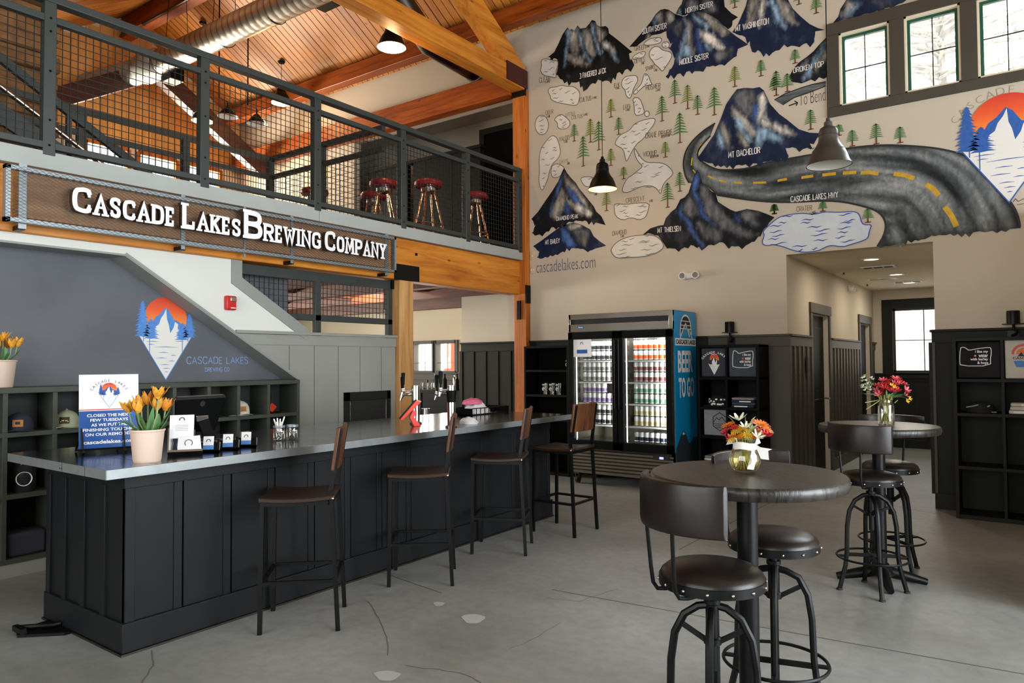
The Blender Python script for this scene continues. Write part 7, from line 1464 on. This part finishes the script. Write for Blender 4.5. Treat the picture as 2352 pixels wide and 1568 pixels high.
for a, b in (((1612,330),(1600,352)), ((1590,362),(1588,380)), ((1592,390),(1600,400)), ((1626,404),(1640,410)), ((1652,414),(1668,418)), ((1686,419),(1704,420)), ((1730,420),(1760,419)), ((1786,415),(1808,411)), ((1841,408),(1868,404)), ((1889,402),(1920,398.5)), ((1936,397.5),(1967,395.5)), ((1977,397),(2018,399)), ((2053,399),(2100,410)), ((2127,423),(2156,449)), ((2170,475),(2197,520))):
    u = (a[0]-1590)/600; mk('lane_dash', MB().ribbon(wpts('P', [a, ((a[0]+b[0])/2+(2 if a[0] > 2050 else 0), (a[1]+b[1])/2-(2 if a[0] > 1960 else 0)), b]), .016+.036*max(0, u), WY(4)), 'road_yellow', ro, smooth=False)
ro2 = patch('side_road', 'B', [(105,900),(200,845),(350,790),(450,760),(568,735),(568,775),(400,840),(280,880),(180,945)], 'road_paint', 2, 'short grey road leading off behind the big mountain')
mk('road_edge', MB().ribbon(wpts('B', [(105,900),(200,845),(350,790),(450,760),(568,735)]), .012, WY(3)).ribbon(wpts('B', [(180,945),(280,880),(400,840),(568,775)]), .012, WY(3)), 'road_edge', ro2, smooth=False)
mk('arrow', MB().ribbon(wpts('P', [(1812,243),(1832,236)]), .014, WY(2)).ribbon(wpts('P', [(1825,232),(1832,236),(1829,243)]), .012, WY(2)), 'road_edge', mu, smooth=False)
# pines
def pine(px, p0, p1, mat='tree_green'):
    x0, z1 = wall(px, p0); x0b, z0 = wall(px, p1); h = z1-z0; t = mk('pine_tree', MB().ribbon([(x0, z0), (x0, z1-.1*h)], .016, WY(5)).ribbon([(x0-.03, z0), (x0+.03, z0)], .012, WY(5)), 'tree_trunk', mu, smooth=False); m = MB(); n = 7
    for i in range(n):
        f = i/(n-1); z = z1-.06*h-f*.58*h; w_ = .03+.17*h*(.12+f)*random.uniform(.85, 1.15)
        for s in (-1, 1): m.ribbon([(x0, z), (x0+s*w_*.55, z-.035*h), (x0+s*w_, z-.075*h)], [.045*h+.006, .028*h+.004, .005], WY(6))
    m.ribbon([(x0, z1), (x0, z1-.12*h)], [.005, .02], WY(6)); mk('branches', m, mat, t, smooth=False)
random.seed(9)
for i, (c, x, a, b) in enumerate((('A',875,890,1055),('A',945,1055,1210),('A',545,1115,1270),('A',690,1065,1280),('A',765,1085,1350),('A',625,1220,1495),('A',875,1335,1490),('A',1335,860,1090),('A',1450,715,930),('A',1565,760,980),('A',1655,855,1030),('A',1805,780,1035),('A',1990,595,780),('A',2225,540,685),('A',1495,1010,1285),('A',1365,1275,1415),('A',2345,690,810),('A',1990,-80,70),('C',990,325,435),('C',1495,370,545),('C',1385,465,690),('C',835,540,720),('C',2345,660,750),
    ('B',325,-90,40),('B',480,-30,120),('B',290,445,570),('B',120,635,860),('B',220,660,825),('B',430,985,1165),('B',685,1120,1220),('B',805,1170,1315),('B',1020,1110,1295),('B',1235,1140,1285),('D',105,660,745),('D',540,640,725),('D',945,700,825))):
    o = CROP[c]; pine(o[0]+x*SCL, o[1]+a*SCL, o[1]+b*SCL, 'tree_olive' if i % 3 == 0 and i < 23 else 'tree_green')
# lettering: start pixel, end pixel (baseline) and height in pixels
random.seed(2)
def letters(s, a, b, hp, mat, wr=.13, k=7):
    xa, za = wall(*a); xb, zb = wall(*b); h = wall(a[0], a[1]-hp)[1]-za; m = MB()
    sk = (zb-za)/max(.01, xb-xa); hand(m, s, lambda u, v: (u, WALL_Y-.0012-.0007*k, v+(u-xa)*sk), xa, za, xb-xa, h, wr); mk('lettering', m, mat, mu, smooth=False)
for s, a, b, hp in (('3 FINGERED JACK', (1332,181), (1392,167), 11), ('SOUTH SISTER', (1476,79), (1531,65), 12), ('NORTH SISTER', (1575,31), (1637,15), 11), ('MIDDLE SISTER', (1561,150), (1627,134), 12), ('MT WASHINGTON', (1690,73), (1766,55), 13), ('BROKEN TOP', (1823,168), (1892,152), 11), ('MT BACHELOR', (1674,363), (1746,351), 13), ('MT THIELSEN', (1511,535), (1564,530), 11), ('DIAMOND PEAK', (1279,507), (1328,501), 9), ('MT BAILEY', (1253,562), (1286,557), 10), ('CASCADE LAKES HWY', (1817,464), (1925,453), 12)):
    letters(s, a, b, hp, 'lettering_white', .14, 9)
for s, a, b, hp in (('CLEAR', (1239,190), (1264,185), 11), ('CULTUS', (1332,235), (1358,230), 10), ('DEER', (1254,264), (1271,260), 9), ('LITTLE', (1300,268), (1321,264), 8), ('CULTUS', (1313,274), (1338,270), 8), ('WALDO', (1285,325), (1307,320), 10), ('DAVIS', (1286,375), (1305,372), 7), ('GREEN', (1458,117), (1483,112), 10), ('DEVILS', (1458,146), (1481,141), 9), ('SPARKS', (1483,163), (1504,157), 9), ('ELK', (1411,202), (1423,199), 10), ('HOSMER', (1484,207), (1517,202), 11), ('LAVA', (1432,252), (1448,249), 11), ('CRANE PRAIRIE', (1483,318), (1544,309), 12), ('WICKIUP', (1478,360), (1508,356), 11), ('CRESCENT', (1438,466), (1481,460), 10), ('DIAMOND', (1407,541), (1439,537), 10), ('CRATER', (1830,486), (1865,482), 11), ('ODELL', (1353,444), (1376,442), 7)):
    letters(s, a, b, hp, 'lettering_brown', .09, 2)
for a, b, s in (((1253,191),(1264,189),'LAKE'), ((1361,227),(1371,226),'LAKE'), ((1257,270),(1264,269),'LAKE'), ((1341,266),(1350,265),'LAKE'), ((1296,328),(1304,327),'LAKE'), ((1303,378),(1309,377),'LAKE'), ((1485,109),(1492,108),'LAKE'), ((1474,148),(1480,147),'LAKE'), ((1503,164),(1510,163),'LAKE'), ((1415,205),(1423,204),'LAKE'), ((1507,210),(1517,208),'LAKE'), ((1438,255),(1447,254),'LAKE'), ((1519,317),(1539,313),'RESERVOIR'), ((1494,363),(1513,360),'RESERVOIR'), ((1492,464),(1500,463),'LAKE'), ((1426,545),(1434,544),'LAKE'), ((1861,491),(1874,489),'LAKE'), ((1365,449),(1372,448),'LAKE')):
    letters(s, a, b, 5, 'lettering_brown', .16, 2)
m = MB(); xa, za = wall(1232, 627); xb, zb = wall(1368, 612); text(m, 'cascadelakes.com', lambda u, v: (u, WALL_Y-.002, v), xa, za-.0, w=xb-xa, h=.165, bold=-.012); mk('lettering', m, 'url_blue', mu, smooth=False)
m = MB(); xa, za = wall(1836, 241); xb, zb = wall(1896, 218); text(m, 'To Bend', lambda u, v: (u, WALL_Y-.002, v), xa, za-.01, w=xb-xa, h=.145, bold=-.02); mk('lettering', m, 'road_edge', mu, smooth=False)
# big emblem at the mural's right edge
em_ = thing('mural_emblem', 'large lake emblem with an orange sun painted at the mural\'s right edge', 'wall painting', (0, WALL_Y, 3.6))
lx = wall(2315, 352)[0]; lw_ = .385; tipz = wall(2312, 466)[1]; kv = .355; lz = tipz+1.62*kv
emblem(em_, lambda u, v, k: (lx+u*lw_, WALL_Y-.006-.0007*k, lz+v*kv), 'logo_blue', 'logo_white')
m = MB(); arc_text(m, 'CASCADE LAKES', lambda u, v: (u, WALL_Y-.003, v), lx, 3.60, .516, .072, 141, 30, bold=-.025); arc_text(m, 'BREWING CO', lambda u, v: (u, WALL_Y-.003, v), lx, 3.60, .45, .03, 106, 66, bold=-.02); mk('lettering', m, 'lettering_grey', em_, smooth=False)
xs_, zs_ = wall(2327, 464); m = MB(); m.ribbon([(xs_, zs_), (xs_+.02, zs_+.03), (xs_+.04, zs_), (xs_+.08, zs_+.02), (xs_+.12, zs_), (xs_+.18, zs_+.03)], .006, lambda u, v: (u, WALL_Y-.002, v)).ribbon([(xs_+.03, zs_-.03), (xs_+.18, zs_-.02)], .006, lambda u, v: (u, WALL_Y-.002, v)); mk('signature', m, 'lettering_brown', em_, smooth=False)
for _o in list(bpy.data.objects):
    if _o.type == 'EMPTY' and not _o.children: bpy.data.objects.remove(_o)
